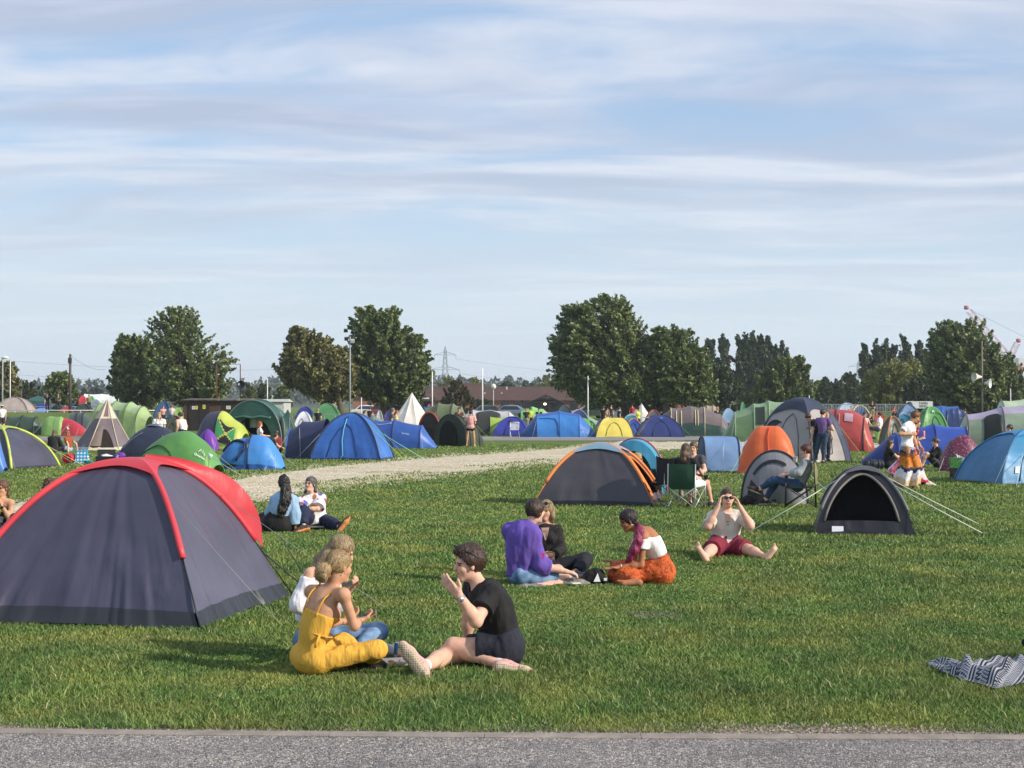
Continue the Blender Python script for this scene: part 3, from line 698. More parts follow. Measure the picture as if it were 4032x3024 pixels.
# ---- grey pop-up
E=T('grey pop-up tent with black arched strip behind the tan camping chair',(2912,3212,1773,1985),72,[(-.5,1,1,.06),(-.35,1,.97,.06),(0,.9,.8),(.35,.6,.4),(.5,.2,.05)],['77777d','6d6d74','63646c','5b5c63'],asp=1.35,hcol='3c3d42',hoops=[0],hr=.024,q=.9,ends=('94959c',None),name='pop_up_tent',bulge=.16,wr=.03)
r0=E.root
def endpt(E,v,g,off): 
    A=E.sv(0,v); return V3(A[0]*(1-g)-off+E.sv(0,1)[0]*g*0+(-.16*4*g*(1-g)),A[1]*(1-.96*g),A[2]*(1-g))
x0=E.sv(0,1)[0]
def endpt(E,v,g,off):
    A=E.sv(0,v); return V3(A[0]*(1-g)+x0*g-.16*4*g*(1-g)-off,A[1]*(1-.96*g),A[2]*(1-g))
MB().grid([[endpt(E,v,g,.02) for g in (.16,.19,.22)] for v in np.linspace(-.30,.55,16)]).build('door_strip',fab('222328',trans=0),r0)
MB().grid([[endpt(E,v,g,.02) for g in np.linspace(.2,.85,6)] for v in np.linspace(.64,.92,6)]).build('side_panel',fab('2b2c30',trans=0),r0)
MB().grid([[endpt(E,v,g,.03)*V3(1,1,0)+V3(0,0,.05+.12*(1-abs(v))*k) for k in (0,.5,1)] for v,g in [(v,.1) for v in np.linspace(-.8,.8,14)]]).build('door_flap',fab('26272b',trans=0),r0)
# ---- pale blue pod, orange pod
E=T('pale blue open pop-up pod left of the orange tent',(2752,2965,1718,1857),8,[(-.5,.95,1),(-.1,1,1.0),(.2,1,.98),(.36,.8,.55),(.5,.45,.05)],['7fa9de','7fa9de','86aee0','8fb4e6'],asp=.62,hcol='2c3247',hoops=[0,2],hr=.024,q=.62,name='pop_up_tent',trans=.3,ends=('3c5478',None),sag=.02)
E=T('bright orange pop-up tent with dark edging beside the pale blue pod',(2890,3145,1673,1815),-14,[(-.5,.5,.1),(-.38,.85,.62),(-.1,1,.98),(.18,1,.98),(.4,.9,.72),(.5,.75,.3)],'fb7326',asp=.75,hcol='2a2c38',hoops=[5],hr=.03,q=.85,name='pop_up_tent',trans=.3,Y=43)
sline(E,[(2.6,-.85),(2.5,-.5),(2.6,-.2)],'d04a1c','door_zip',.02)
sdecal(E,.4,1.2,-.35,.3,'e9e6ea','edge_lining',.02)
# ---- navy and stone family dome
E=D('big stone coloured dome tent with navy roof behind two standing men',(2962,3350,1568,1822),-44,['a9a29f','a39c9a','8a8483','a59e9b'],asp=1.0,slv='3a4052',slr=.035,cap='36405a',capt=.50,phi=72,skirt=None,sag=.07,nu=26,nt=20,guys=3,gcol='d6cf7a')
decal(E,0,.0,.12,.0,.6,'4a5468','corner_band',.03); decal(E,0,.86,1,.0,.6,'3f4c66','corner_band',.03)
line(E,0,[(.3,.05),(.55,.07),(.62,.2),(.55,.45)],'3c3d45','door_zip',.018)
X=E.root.location
E2=T('stone coloured arched porch tent with navy hood beside the navy roofed dome',(2995,3150,1655,1800),60,[(-.5,1,1),(-.2,1,1),(.2,.98,1),(.5,.95,1)],['37415a','8e8988','8e8988'],asp=1.1,hcol='2c3246',hoops=[0,1],hr=.03,q=.85,ends=('3a3d46',None),name='porch_tent',Y=53)
# ---- red tunnel
E=T('long red tunnel tent with dark purple hoops behind the standing men',(3190,3452,1612,1778),-16,[(-.5,1,.98),(-.12,1,1),(.16,1,.96),(.36,.95,.80),(.5,.85,.25)],['b9433f'],asp=.8,hcol='40263a',hoops=[0,1,3],hr=.032,q=.75,ends=(None,'ad3d3b'),name='pop_up_tent',wr=.03)
MB().tube([E.sv(1.22,v,.03) for v in np.linspace(-1,-.35,9)],.02,5).build('zip_tape',M('a58a94',.6,0),E.root)
sdecal(E,1.55,2.1,-.55,-.3,'c9a3b4','vent',.03)
# ---- blue low tunnel on the right
E=T('wide royal blue tent with two ridges behind the walking man',(3385,3815,1668,1828),-4,[(-.5,.4,.04),(-.22,.95,.72),(-.18,1,.76),(.17,1,1.0),(.46,1,.92),(.5,.6,.5)],['1f3f8e','2548a4','2950b2','2a52b6','24479c'],asp=.42,roof=['21429a','2c58c0','2c58c0','2e5cc4','24479c'],roofv=.22,hcol='25386e',hoops=[2,3,4],hr=.016,q=.7,guys=2,gcol='bfe04a')
# ---- maroon patterned pop-up, bright blue dome
E=T('maroon pop-up tent with small pale flower print right of the man in a cap',(3690,3868,1711,1858),-8,[(-.5,.3,.06),(-.40,.75,.5),(-.2,1,.86),(.1,1,1),(.34,.85,.82),(.5,.5,.3)],'6b2a44',asp=.85,q=.85,name='pop_up_tent')
for ch in E.root.children:
    if ch.name.startswith('panel'):
        mk_=None
m,nt,o=nmat('maroon_print'); bb=N(nt,'ShaderNodeBsdfPrincipled'); bb.inputs['Roughness'].default_value=.5
vo=N(nt,'ShaderNodeTexVoronoi'); vo.inputs['Scale'].default_value=13; L(nt,mapped(nt),vo.inputs['Vector'])
L(nt,ramp(nt,vo.outputs['Distance'],[(.18,hx('a86c84')),(.3,hx('8a4560')),(.38,hx('632440'))]),bb.inputs['Base Color']); L(nt,bb.outputs[0],o.inputs['Surface'])
for ch in E.root.children:
    if ch.name.startswith('panel'): ch.data.materials[0]=m
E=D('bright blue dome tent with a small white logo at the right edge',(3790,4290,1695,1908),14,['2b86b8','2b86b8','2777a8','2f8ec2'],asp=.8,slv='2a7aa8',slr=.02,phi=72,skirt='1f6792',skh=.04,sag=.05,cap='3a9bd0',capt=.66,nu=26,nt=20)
decal(E,3,.12,.17,.12,.2,'cfd6da','logo',.03,4)
rope(E.root,E.ev(3,.2,.35,.03),V3(-1.75,-2.3,0),'cfd2cf',.006)
# ---- green and lilac vis-a-vis at right
E=T('huge pale green tunnel tent with lilac roof stripes at the right edge',(3735,4330,1575,1735),-10,[(-.5,.6,.05),(-.40,.9,.70),(-.16,1,.86),(.1,1,.97),(.34,1,1),(.5,.95,.92)],['7f9a78','83977c','8aa086','8ea58a','93a98e'],asp=.5,roof=['95a98a','b1a3bd','b3a6c0','a9bd97','a9bd97'],roofv=.45,hcol='6a5d74',hoops=[1,2,3,4],hr=.035,q=.75,Y=66)
sdecal(E,1.35,2.0,-1,-.35,'1b211d','doorway',.04,9,'arch')
E=T('pale green tunnel tent standing behind the lilac striped tent',(3880,4300,1566,1640),-6,FAM,['a6bd96'],asp=.5,roof='b4c9a2',roofv=.5,hcol='6a6d70',hr=.03,Y=84)
# ---- lime, orange trimmed, teal, green with logo
T('small lime green pop-up tent behind the red tunnel',(3425,3502,1668,1738),20,POD,'a6d45c',asp=.8,name='pop_up_tent',hcol='86b84a',hoops=[3])
D('dark green dome tent with orange trim behind the blue tent',(3465,3560,1640,1702),15,'4c5446',asp=.9,slv='d0743a',slr=.03,Y=75,skirt=None)
D('small teal dome tent with a pale blue arch behind the orange trimmed tent',(3510,3605,1622,1680),-10,'3a8ea6',asp=.8,slv='2b3442',slr=.03,cap='8fb0cc',capt=.6,Y=86,skirt=None)
E=D('green geodesic dome tent with a white mountain mark',(3600,3728,1604,1690),8,['56a052','56a052','4a8f48','4f9a4d'],asp=.9,phi=78,slv='67b262',slr=.04,Y=78,skirt=None,cap='4b9648',capt=.55)
b=MB(); 
for q0,q1 in (((.42,.62),(.47,.70)),((.47,.70),(.50,.66)),((.50,.66),(.53,.70)),((.53,.70),(.58,.62))):
    b.tube([E.ev(3,q0[0],q0[1],.06),E.ev(3,q1[0],q1[1],.06)],.022,4)
b.build('logo',M('e6efe4',.5,0),E.root)
# ---- middle right: green family tent, tan tunnel, navy dome, yellow, blue
E=T('long sage green family tunnel tent with a mesh window behind the red bin',(2835,3110,1578,1700),-6,[(-.5,.6,.05),(-.30,1,.72),(-.02,1,.93),(.2,1,1),(.5,1,1)],['6f8f68','628459','7c9a72','6d8d64'],asp=.5,roof=['7d9b74','7f9d76','86a57c','86a57c'],roofv=.5,hcol='8aa67c',hoops=[1,2,3],hr=.025,q=.7,Y=82)
sdecal(E,2.1,2.7,-.8,-.35,'2d3a36','window',.04)
E=T('wide taupe tunnel tent with cream zip tapes and dark green base',(2608,2872,1598,1716),-3,[(-.5,.8,.72),(-.38,.95,.92),(-.08,1,1),(.12,1,.96),(.38,.9,.7),(.5,.5,.3)],'776a6b',asp=.42,hcol='c8b98e',hoops=[1,3],hr=.03,q=.7,skirt='33504c',ends=('776a6b',None))
for s in (1.25,1.5,2.3,2.5): MB().tube([E.sv(s,v,.03) for v in np.linspace(-.86,-.35,8)],.035,4).build('zip_tape',M('cbbd94',.7,0),E.root)
MB().grid([[E.sv(s,-v,.02) for v in (1,.93,.86,.8)] for s in np.linspace(0,5,26)]).build('base_panel',fab('2f4d4a',trans=0),E.root)
T('beige tunnel tent behind the taupe tunnel tent',(2745,2840,1595,1640),-4,FAM,'b09a82',asp=.5,Y=118,hcol='8a7660')
D('big blue dome tent beyond the taupe tunnel tent',(2745,2822,1601,1640),0,'2f5bb8',asp=.8,Y=140,skirt=None)
E=D('navy dome tent with a small bright blue vent beside the road',(2508,2688,1635,1722),4,['2c3d80','2c3d80','25346e','2b3a78'],asp=.9,phi=76,slv='27356c',slr=.02,skirt='28366c',skh=.04,sag=.03)
decal(E,3,.43,.57,.60,.72,'3f74c8','vent',.05,5)
E=D('bright yellow ridge tent with dark trim beside the road',(2343,2492,1645,1722),0,['e6cf3c','3b3a34','e6cf3c','f0da46'],asp=.7,phi=58,ridge=.38,slv='4b4634',slr=.022,skirt='e0c93c',skh=.03,sag=.0)
D('small blue dome tent with orange edging behind the yellow tent',(2448,2535,1650,1716),6,'2a50ae',asp=.9,slv='e0824a',slr=.03,skirt=None,Y=98)
D('teal and pale grey dome tent behind the small orange edged tent',(2432,2548,1630,1700),-8,['4a9fae','4a9fae','4a9fae','3f97a8'],asp=.8,cap='a9b8c2',capt=.6,slv='7ab6c2',slr=.025,skirt=None,Y=104)
E=T('big azure tunnel tent of three bays beside the road',(2042,2362,1618,1722),0,[(-.5,.3,.03),(-.275,1,.88),(.0,1,1),(.24,1,.88),(.5,.3,.03)],['205a9e','2f86d6','2b80d0','2c72c6'],asp=.45,roof=['205a9e','2a63bc','2a63bc','2c68be'],roofv=.42,hcol='2a6fc0',hr=.02,q=.6,sag=.02)
sline(E,[(1.1,-.52),(1.5,-.55),(1.8,-.62),(1.92,-.8),(1.95,-.99)],'2358a0','door_zip',.025)
T('sage green sloping tent between the azure tunnel and the yellow tent',(2225,2375,1612,1705),0,[(-.5,.6,.6),(-.2,1,1),(.5,.9,.35)],'8fa98a',asp=.5,Y=112,ends=('8fa98a','8fa98a'),hcol='7b977a')
T('small bright green pop-up flap tent leaning beside the yellow tent',(2292,2362,1645,1712),10,SLOPE,'56a844',asp=.6,Y=99,ends=('4a9a3c',None),name='pop_up_tent')
T('lime green tunnel tent in front of the brick porch',(2052,2162,1600,1640),0,[(-.5,.8,.75),(-.1,1,1),(.3,.9,.85),(.5,.8,.6)],['7fcf6c','86d672','a9b49a'],asp=.5,Y=128,ends=('7fcf6c','a6b09c'))
D('dark teal dome tent right of the lime tunnel tent',(2180,2262,1598,1645),0,'36525c',asp=.8,Y=124,slv='25383f',slr=.03,skirt=None)
D('dark blue dome tent with pale pole sleeves behind the azure tunnel',(2225,2330,1614,1700),0,'3d4770',asp=.8,Y=106,slv='8fa2c8',slr=.03,skirt=None)
E=D('violet blue dome tent behind the white folding chair',(1942,2092,1641,1716),-6,['3a40a8','3a40a8','343a98','3b42ae'],asp=.85,slv='333a90',slr=.02,skirt='2a2f7c',skh=.04,phi=72,cap='3036a0',capt=.75)
decal(E,3,.36,.46,.44,.6,'2a2c4c','vent',.04,4)
E=T('white and grey awning tent with a wide dark arch behind the striped T-shirt woman',(1815,2068,1614,1722),2,[(-.5,.8,.78),(-.32,1,1),(-.05,1,1.0),(.25,1,.96),(.5,.8,.45)],'c6c4c4',asp=.4,hcol='aaa9aa',hr=.018,q=.65,ends=('bfbdbd','c9c7c7'),Y=98)
sdecal(E,1.05,2.7,-1,-.22,'3f413f','doorway',.05,11,'arch'); sdecal(E,2.0,2.9,-1.0,-.62,'a8cc3e','inner_tent',.09,7)
T('dark green tunnel tent with open doorway facing the striped T-shirt woman',(1712,1930,1632,1758),55,[(-.5,1,1),(-.3,1,.99),(.1,.95,.9),(.5,.6,.4)],['3d4a38','3f4d3a','3a4735'],asp=.95,hcol='2c3628',hoops=[0,1,2],hr=.025,q=.8,name='tunnel_tent',guys=2,gcol='a6d84a',ends=('333f30',None))
EE=bpy.data.objects  # doorway of that tent
q_=[o for o in EE if o.get('label','').startswith('dark green tunnel tent with open doorway')][0]
for ch in list(q_.children):
    if ch.name.startswith('end_panel'): endp=ch
mw=np.array([v.co[:] for v in endp.data.vertices]); cen=mw.mean(0)
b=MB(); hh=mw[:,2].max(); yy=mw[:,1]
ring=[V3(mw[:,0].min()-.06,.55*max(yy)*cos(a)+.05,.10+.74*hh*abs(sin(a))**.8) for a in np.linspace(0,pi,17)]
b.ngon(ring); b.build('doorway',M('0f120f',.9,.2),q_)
E=D('small blue tent between the red edged arch and the dark green tunnel',(1700,1762,1660,1725),0,'3560b8',asp=.8,Y=86,skirt=None)
E=T('black arched shelter with a bright red rim behind the blue tunnel tent',(1645,1768,1624,1722),70,[(-.5,1,1),(0,.95,.9),(.5,.7,.5)],'2b2326',asp=1.2,hcol='c23a34',hoops=[0],hr=.04,q=.9,ends=('241c20',None),name='shelter_tent',Y=84)
T('olive tunnel tent with dark hoops beside the white bell tent',(1668,1852,1586,1690),-12,[(-.5,.9,.85),(-.2,1,1),(.15,1,.98),(.35,.95,.9),(.5,.8,.5)],['6d7a52','707d55','768360','7a8763'],asp=.55,hcol='39402e',hr=.035,Y=96,ends=('66734c',None))
E=T('long blue tunnel tent with a white maker mark behind the big blue dome',(1448,1730,1653,1766),-8,[(-.5,.8,.88),(-.42,1,.98),(-.12,1,1),(.28,.9,.80),(.5,.35,.05)],['2d5ab0','2d5ab0','3060b8','3568c2'],asp=.42,roof=['2a52a4','2a52a4','2c56aa','3568c2'],roofv=.3,hcol='264a92',hoops=[1,2,3],hr=.022,q=.65,wr=.04)
sline(E,[(1.05,-.4),(1.3,-.42),(1.9,-.36)],'9aa9cc','door_zip',.02)
A=E.sv(2.35,-.72,.03);B=E.sv(2.6,-.72,.03);Cc=E.sv(2.35,-.6,.03)
text_mesh('logo','Pro Tour',.09,M('dfe6f2',.5,0),E.root,frame4((A+B)/2,B-A,Cc-A))
# ---- big blue dome with navy porch
E=D('large royal blue dome tent with turquoise guy ropes beside the gravel track',(1230,1545,1627,1812),-10,['2f74cc','2f74cc','2a60b4','2b66bc'],asp=.75,slv='2c3350',slr=.03,phi=62,skirt='243a70',skh=.05,sag=.05,wr=.05,nu=30,nt=22)  # right panel brighter, left darker: sun from the right put into the blues
line(E,3,[(.42,.68),(.42,.45),(.43,.25),(.47,.05),(.44,.0)],'6fd0d8','guy_rope',.012,.05); decal(E,3,.38,.47,.66,.72,'2a3358','vent',.06,4)
rope(E.root,E.arc(0,.6),V3(2.3,-1.3,0),'a8dc4a',.008); rope(E.root,E.ev(0,.05,.5,.03),V3(2.9,-.7,0),'8fe0b0',.008)
E=T('navy side porch joined to the large royal blue dome tent',(1118,1300,1648,1806),-8,[(-.5,.5,.1),(-.40,.9,.72),(-.1,1,.93),(.5,1,1)],['2f4f96','3a4268','343c62'],asp=.9,hcol='2f5fc0',hoops=[1],hr=.025,q=.75,name='tent_porch')
# ---- left centre: blue pop-up, green pop-up, navy dome
E=T('bright blue pop-up tent with a dark curved door zip beside the gravel track',(846,1130,1708,1852),-6,[(-.5,.3,.05),(-.41,.68,.46),(-.22,.95,.84),(.02,1,.93),(.03,1,.97),(.22,.95,.93),(.40,.72,.55),(.5,.35,.08)],['2f7fcc','2f7fcc','2f7fcc','1b2344','3a8ee0','3a8ee0','3a8ee0'],asp=.6,hcol='1c2546',hoops=[4],hr=.02,q=.8,name='pop_up_tent',wr=.04,sag=.02,skirt='1f57a0')
sline(E,[(1.15,-.32),(2.2,-.27),(2.75,-.42),(2.8,-.62),(2.35,-.86)],'1d1c38','door_zip',.035,.03); sline(E,[(2.4,-.93),(1.4,-.93),(.6,-.95)],'1d1c38','door_zip',.025,.03)
sdecal(E,3.25,3.5,-.62,-.5,'b9b79a','label_tab',.05,4)
E=T('green pop-up tent with a white mountain logo behind the grey and red tent',(512,880,1696,1868),-9,[(-.5,.25,.05),(-.44,.55,.33),(-.30,.85,.66),(-.05,1,.95),(.12,1,1),(.30,.95,.80),(.42,.85,.55),(.5,.7,.2)],['4b8a3c','4b8a3c','5a9a48','5c9c4a','589846','589846','62a050'],asp=.55,q=.8,name='pop_up_tent',wr=.03,sag=.015,hcol='6f9a52',hoops=[7],skirt='3f7432')
sline(E,[(.6,-.55),(1.6,-.42),(2.6,-.5),(3.4,-.72),(3.9,-.97)],'2c5a28','pole_sleeve',.016,.02)
b=MB()
A=E.sv(5.2,-.66,.03);B=E.sv(5.85,-.66,.03);Cc=E.sv(5.2,-.5,.03); ex=unit(B-A); ey=unit(Cc-A-ex*np.dot(Cc-A,ex)); oo=(A+B)/2
z_=[(-.11,0),(-.07,.13),(-.04,.03),(-.005,.12),(.02,.02),(.045,.08),(.07,.0),(.1,.03)]
b.tube([oo+ex*x+ey*(y+.09) for x,y in z_],.014,4); b.build('logo',M('eef2ec',.5,0),E.root)
text_mesh('logo_lettering','Quechua',.095,M('eef2ec',.5,0),E.root,frame4(oo,ex,ey))
b=MB(); b.box((0,0,0),(.13,.008,.16)); t_=b.build('tag',M('cfe3d6',.6,.05),E.root); t_.location=tuple(E.sv(6.4,-.42,.06)); t_.rotation_euler=(0,.5,0)
rope(E.root,E.sv(6.2,-.4,.02),V3(2.35,-1.2,0),'bcd0c0',.008)
E=T('low navy pop-up tent with a roof flap behind the green pop-up tent',(438,715,1674,1816),-12,[(-.5,.35,.05),(-.33,.75,.45),(-.1,.95,.85),(.12,1,1),(.36,.9,.9),(.5,.7,.5)],['353d52','353d52','39425a','343c54','323a50'],asp=.6,q=.8,hcol='252b3a',hoops=[1],name='pop_up_tent')
sdecal(E,2.6,3.5,-.22,.1,'59617a','roof_flap',.05)
sline(E,[(1.0,-.62),(2.0,-.5),(2.6,-.45)],'8a93a2','seam',.012)
# purple, yellow and charcoal big pop-up
T('small purple pop-up tent behind the green pop-up tent',(770,868,1690,1775),-10,POD,'7a35b4',asp=.8,name='pop_up_tent',hcol='5e2890',hoops=[3])
E=T('charcoal and lime yellow pop-up tent with a black and gold flag hung on it',(748,995,1618,1768),-16,[(-.5,.35,.05),(-.40,.72,.55),(-.2,.98,.96),(.03,1,1),(.25,.95,.78),(.42,.8,.62),(.5,.6,.4)],['44475c','44475c','42455a','c2d23e','c2d23e','b9ca3c'],asp=.7,q=.85,name='pop_up_tent',hcol='3a3d4e',hoops=[3])
P=[[E.sv(3.15+1.75*i/10,-.42-.5*j/10-.10*sin(pi*i/10)*(1-j/10),.07) for j in range(11)] for i in range(11)]
def flagm():
    V=np.array(P).reshape(-1,3);Fc=[];mi=[]
    for i in range(10):
        for j in range(10):
            x=(i+.5)/10*2-1;y=(j+.5)/10*2-1; Fc.append((i*11+j,i*11+j+1,(i+1)*11+j+1,(i+1)*11+j)); d=abs(abs(x)-abs(y))
            mi.append(0 if d<.17 else (1 if abs(y)>abs(x) and y<0 else 2 if abs(x)>abs(y) else 1))
    f=mk('flag',V,Fc,[fab('c9bf4e'),fab('24282c',trans=0),fab('2f9a58')],None,mi)
    # rests on the tent: a thing of its own
    f.location=E.root.location; f.rotation_euler=E.root.rotation_euler; tag(f,'black, gold and green flag draped on the charcoal and lime tent','flag')
flagm()
# dark green family tent
E=T('large bottle green family tent with an open front and clothes hung inside',(890,1160,1573,1748),80,[(-.5,1,.98),(-.1,1,1),(.3,.95,.92),(.5,.8,.6)],['34655d','2f5a54','2d5650'],asp=1.25,hcol='6f8078',hoops=[0,1],hr=.03,q=.8,Y=70)
W_=E.sv(0,1)[1]; Hh=E.sv(0,0)[2]; x_=E.sv(0,0)[0]
def arch_pt(v,g): A=E.sv(0,v); return V3(A[0]+.05*g,A[1]*(1-.34*g),A[2]*(1-.36*g))
MB().grid([[arch_pt(v,g) for g in (0,.5,1)] for v in np.linspace(-1,1,25)]).build('front_panel',fab('2f5f57',trans=.1),E.root)
A=E.sv(1.2,0); MB().grid([[E.sv(1.4,v,-.05)*V3(1,g,g) for g in (1,.5,.02)] for v in np.linspace(-1,1,17)]).build('inner_tent',fab('1c3a36',trans=0),E.root)
MB().tube([V3(x_+.02,W_*.64*t,Hh*.645-.03*cos(t*7)) for t in np.linspace(-1,1,14)],.06,6).build('rolled_door',fab('3f7068',trans=0),E.root)
for y_,w_,z0_,z1_,c_ in ((-.05,.16,.42,.62,'8b9a94'),(.16,.15,.44,.62,'87935f'),(-.42,.26,.34,.60,'15191b')): MB().grid([[V3(x_+.35+.02*sin(i*2.0),W_*(-y_)+w_*(i-2)/2,Hh*(z0_+(z1_-z0_)*j)) for j in (0,.5,1)] for i in range(5)]).build('hung_clothes',fab(c_,trans=0),E.root)
MB().tube([V3(x_+.1,W_*.3,0),V3(x_+.1,W_*.3,Hh*.64)],.03,6).build('tent_pole',M('16201e',.5,0),E.root)
T('small bottle green side tent with a stone vent right of the family tent',(1098,1180,1612,1745),30,[(-.5,1,.8),(-.1,1,1),(.5,.7,.5)],['2f5f57','2a544d'],asp=1,Y=70,ends=('a39c94',None),hcol='90988c',hoops=[0])
D('small white dome tent beyond the bottle green tent',(1155,1240,1622,1675),0,'e1e3e8',asp=.8,Y=88,skirt=None,slv='c8cad0')
T('grey and white pop-up tent behind the blue tunnel tent',(1410,1535,1638,1700),-6,POD,['7d8f84','b9bdbb','7f9488'],asp=.6,Y=80,name='pop_up_tent',hcol='d6d8d6',hoops=[2,4])
E=tipi('white canvas bell tent with a tall pointed peak',1622,1545,1500,1738,1672,10,[(0,.06,'d8cfc0'),(.06,1,'e6ddd2')],[(0,.06,'d8cfc0'),(.06,1,'e9e1d6')],name='bell_tent',Y=98,conc=.05)
# tipi grey cream
E=tipi('grey tipi tent with a cream top band and an open doorway',423,1573,292,524,1773,6,None,[(0,.62,'7d7076'),(.62,.93,'d6c9b2'),(.93,1.0,'7d6168')],rot=radians(-105),base='c9bea8',conc=.03)
for i in range(6): MB().tube([E.ev(i,0,t,.02) for t in np.linspace(.03,1,10)],.022,5).build('seam_tape',M('c9bca2',.7,0),E.root)
P=[[E.ev(0,u,.05+.36*t*(1-abs(2*(u-.1)/.75-1)**2.2)**.6 if True else 0,.03) for t in np.linspace(0,1,9)] for u in np.linspace(.1,.85,15)]
MB().grid(P).build('doorway',M('241c18',.9,.3),E.root)
P=[[E.ev(0,u,.08+.40*t*(1-abs(2*(u-.0)/.62-1)**2.2)**.6,.05+.05*sin(u*9)) for t in np.linspace(0,1,9)] for u in np.linspace(.02,.6,12)]
MB().grid(P).build('door_flap',fab('75675f',.7,0),E.root)
MB().grid([[E.ev(0,u,t,.02) for t in np.linspace(.66,.92,6)] for u in np.linspace(.25,.75,5)]).build('vent_flap',fab('7b5f66',.7,0),E.root)
text_mesh('logo','outwell',.075,M('d9d4d8',.6,0),E.root,frame4(E.ev(5,.62,.1,.03),E.ev(5,.8,.1,.03)-E.ev(5,.5,.1,.03),E.ev(5,.62,.3,.03)-E.ev(5,.62,.1,.03)))
# left edge
E=D('dark grey dome tent with lime yellow sleeves and cap at the left edge',(-215,212,1680,1848),-20,['4a4a5e','4a4a5e','44445a','44445a'],asp=.85,slv='c6d63a',slr=.04,cap='b7cf4c',capt=.70,phi=66,skirt='35354a',skh=.05,nu=24,nt=20,trans=.05)
rope(E.root,E.ev(0,.9,.5,.02),V3(2.6,.9,0),'d8cc80',.008); rope(E.root,V3(0,0,E.h*.4),V3(1.6,-2.1,0),'d8b040',.008)
T('blue awning tent flap at the left edge behind the dark grey dome',(-120,36,1608,1700),-10,SLOPE,'4a82d0',asp=.6,Y=44,ends=('4a82d0',None),guys=0)
MB_=None
E=T('dark green tunnel tent with three black hoops beyond the road on the left',(30,178,1636,1702),-4,[(-.5,.9,.92),(-.1,1,1),(.28,.95,.93),(.5,.6,.3)],'3f5648',asp=.5,hcol='1b231e',hoops=[0,1,2],hr=.03,Y=100,ends=(None,'5a6e62'),guys=2,gcol='b9c4b4')
T('lime green pop-up tent between the dark green tunnel and the red pod',(163,264,1638,1706),-4,[(-.5,.4,.3),(-.42,.8,.75),(-.15,1,1),(.1,.98,.94),(.3,1,.97),(.45,.7,.65),(.5,.4,.3)],'86b45c',asp=.7,Y=99,name='pop_up_tent',hcol='6f9a4a',hoops=[3])
E=T('red pop-up pod tent with a white bird mark beside the grey tipi',(248,352,1646,1712),-10,[(-.5,1,1),(-.2,1,.9),(.2,.8,.6),(.5,.5,.25)],'c22a40',asp=.7,Y=97,name='pop_up_tent',ends=('c22a40',None),q=.9)
b=MB(); b.ngon([E.sv(.8,-.7,.04),E.sv(1.15,-.55,.04),E.sv(1.0,-.68,.04),E.sv(1.2,-.75,.04),E.sv(.95,-.78,.04)]); b.build('logo',M('eceaea',.5,0),E.root)
T('grey tunnel tent with pale end panel left of the big lime family tent',(272,362,1622,1672),-8,[(-.5,.9,.9),(-.1,1,1),(.2,1,.98),(.5,.9,.7)],'59646a',asp=.5,Y=112,hcol='2b3336',hr=.03,ends=(None,'b4b8b8'))
E=T('very long lime green family tunnel tent with dark hoops and clear windows behind the tipi',(345,628,1580,1690),-22,[(-.5,.9,.78),(-.40,1,.94),(-.12,1,1.0),(.14,1,.98),(.36,1,.86),(.5,.8,.6)],['8aa85c','93b060','94b264','98b668','98b668'],asp=.42,roof=['86a45a','a3bd7c','a9c48a','a9c48a','a3bd7c'],roofv=.5,hcol='5d7a44',hr=.03,q=.7,Y=88,ends=('6f8c50',None))
for s0,s1 in ((1.15,1.4),(1.5,1.85),(2.2,2.6)): sdecal(E,s0,s1,-.95,-.5,'62787a','window',.04,5)
D('dark blue dome tent behind the woman with plaits',(500,606,1640,1706),-10,'2d4a94',asp=.9,slv='243c78',slr=.03,skirt=None,Y=90)
D('blue and olive dome tent behind the man in a vest',(640,735,1638,1720),8,['3f7fd0','4a5243','4a5243','424a3c'],asp=.8,slv='2a2f2a',slr=.03,skirt=None,Y=76)
# ---- far field, beyond the grass bank
def FT(kind,label,x0,x1,yt,yb,Y,c,**k):
    bx=(x0,x1,yt,yb)
    if kind=='d': return D(label,bx,k.pop('yaw',0),c,asp=.8,Y=Y,skirt=None,slv=k.pop('slv',None),**k)
    if kind=='t': return T(label,bx,k.pop('yaw',0),k.pop('secs',FAM),c,asp=.5,Y=Y,hcol=k.pop('hcol',None),floor=False,**k)
FT('d','beige canvas dome tent with a small top cap at the far left',-8,128,1566,1630,142,'b3a39a',slv='857a76',slr=.05,phi=70)
FT('d','orange dome tent under the far green gazebo',114,145,1584,1612,175,'ee8a3c')
FT('d','pale blue low dome tent behind the white rail',138,190,1606,1632,140,'6f94d0')
FT('d','dark green far tent right of the green gazebo',200,262,1592,1630,152,'31504a')
FT('d','red far tent beside the telegraph pole',240,290,1600,1632,150,'b8343c')
FT('d','charcoal far dome tent right of the telegraph pole',302,362,1591,1632,148,'3d4744',slv='262c2b',slr=.05)
FT('d','olive far dome tent beside the beige canvas tent',98,140,1590,1632,146,'5d5c4e',slv='3a3a32',slr=.05)
FT('t','long royal blue far marquee behind the green gazebo',80,195,1576,1612,190,'2a3f9e')
FT('t','small blue far marquee right of the round bush',258,300,1572,1606,190,'2b46a4')
FT('d','white far pavilion tent right of the round bush',258,302,1554,1590,230,'e4e7ee',phi=50)
FT('d','red pointed far pavilion tent',304,348,1556,1590,230,'d3303c',phi=48)
FT('d','green pointed far pavilion tent in front of the white marquee',340,380,1558,1592,225,'3fae5a',phi=48)
FT('d','lime far tent below the green pavilion',325,375,1580,1606,200,'8fc06a')
FT('d','grey far dome tent in front of the white marquee',352,402,1572,1606,200,'8b9ba4')
E=FT('t','long white marquee with a gabled roof at the far left',334,462,1551,1592,245,'e9edee',secs=[(-.5,1,1),(0,1,1),(.5,1,1)],ends=('c9d4d8','c9d4d8'),roof='f4f6f6',roofv=.6,q=.9)
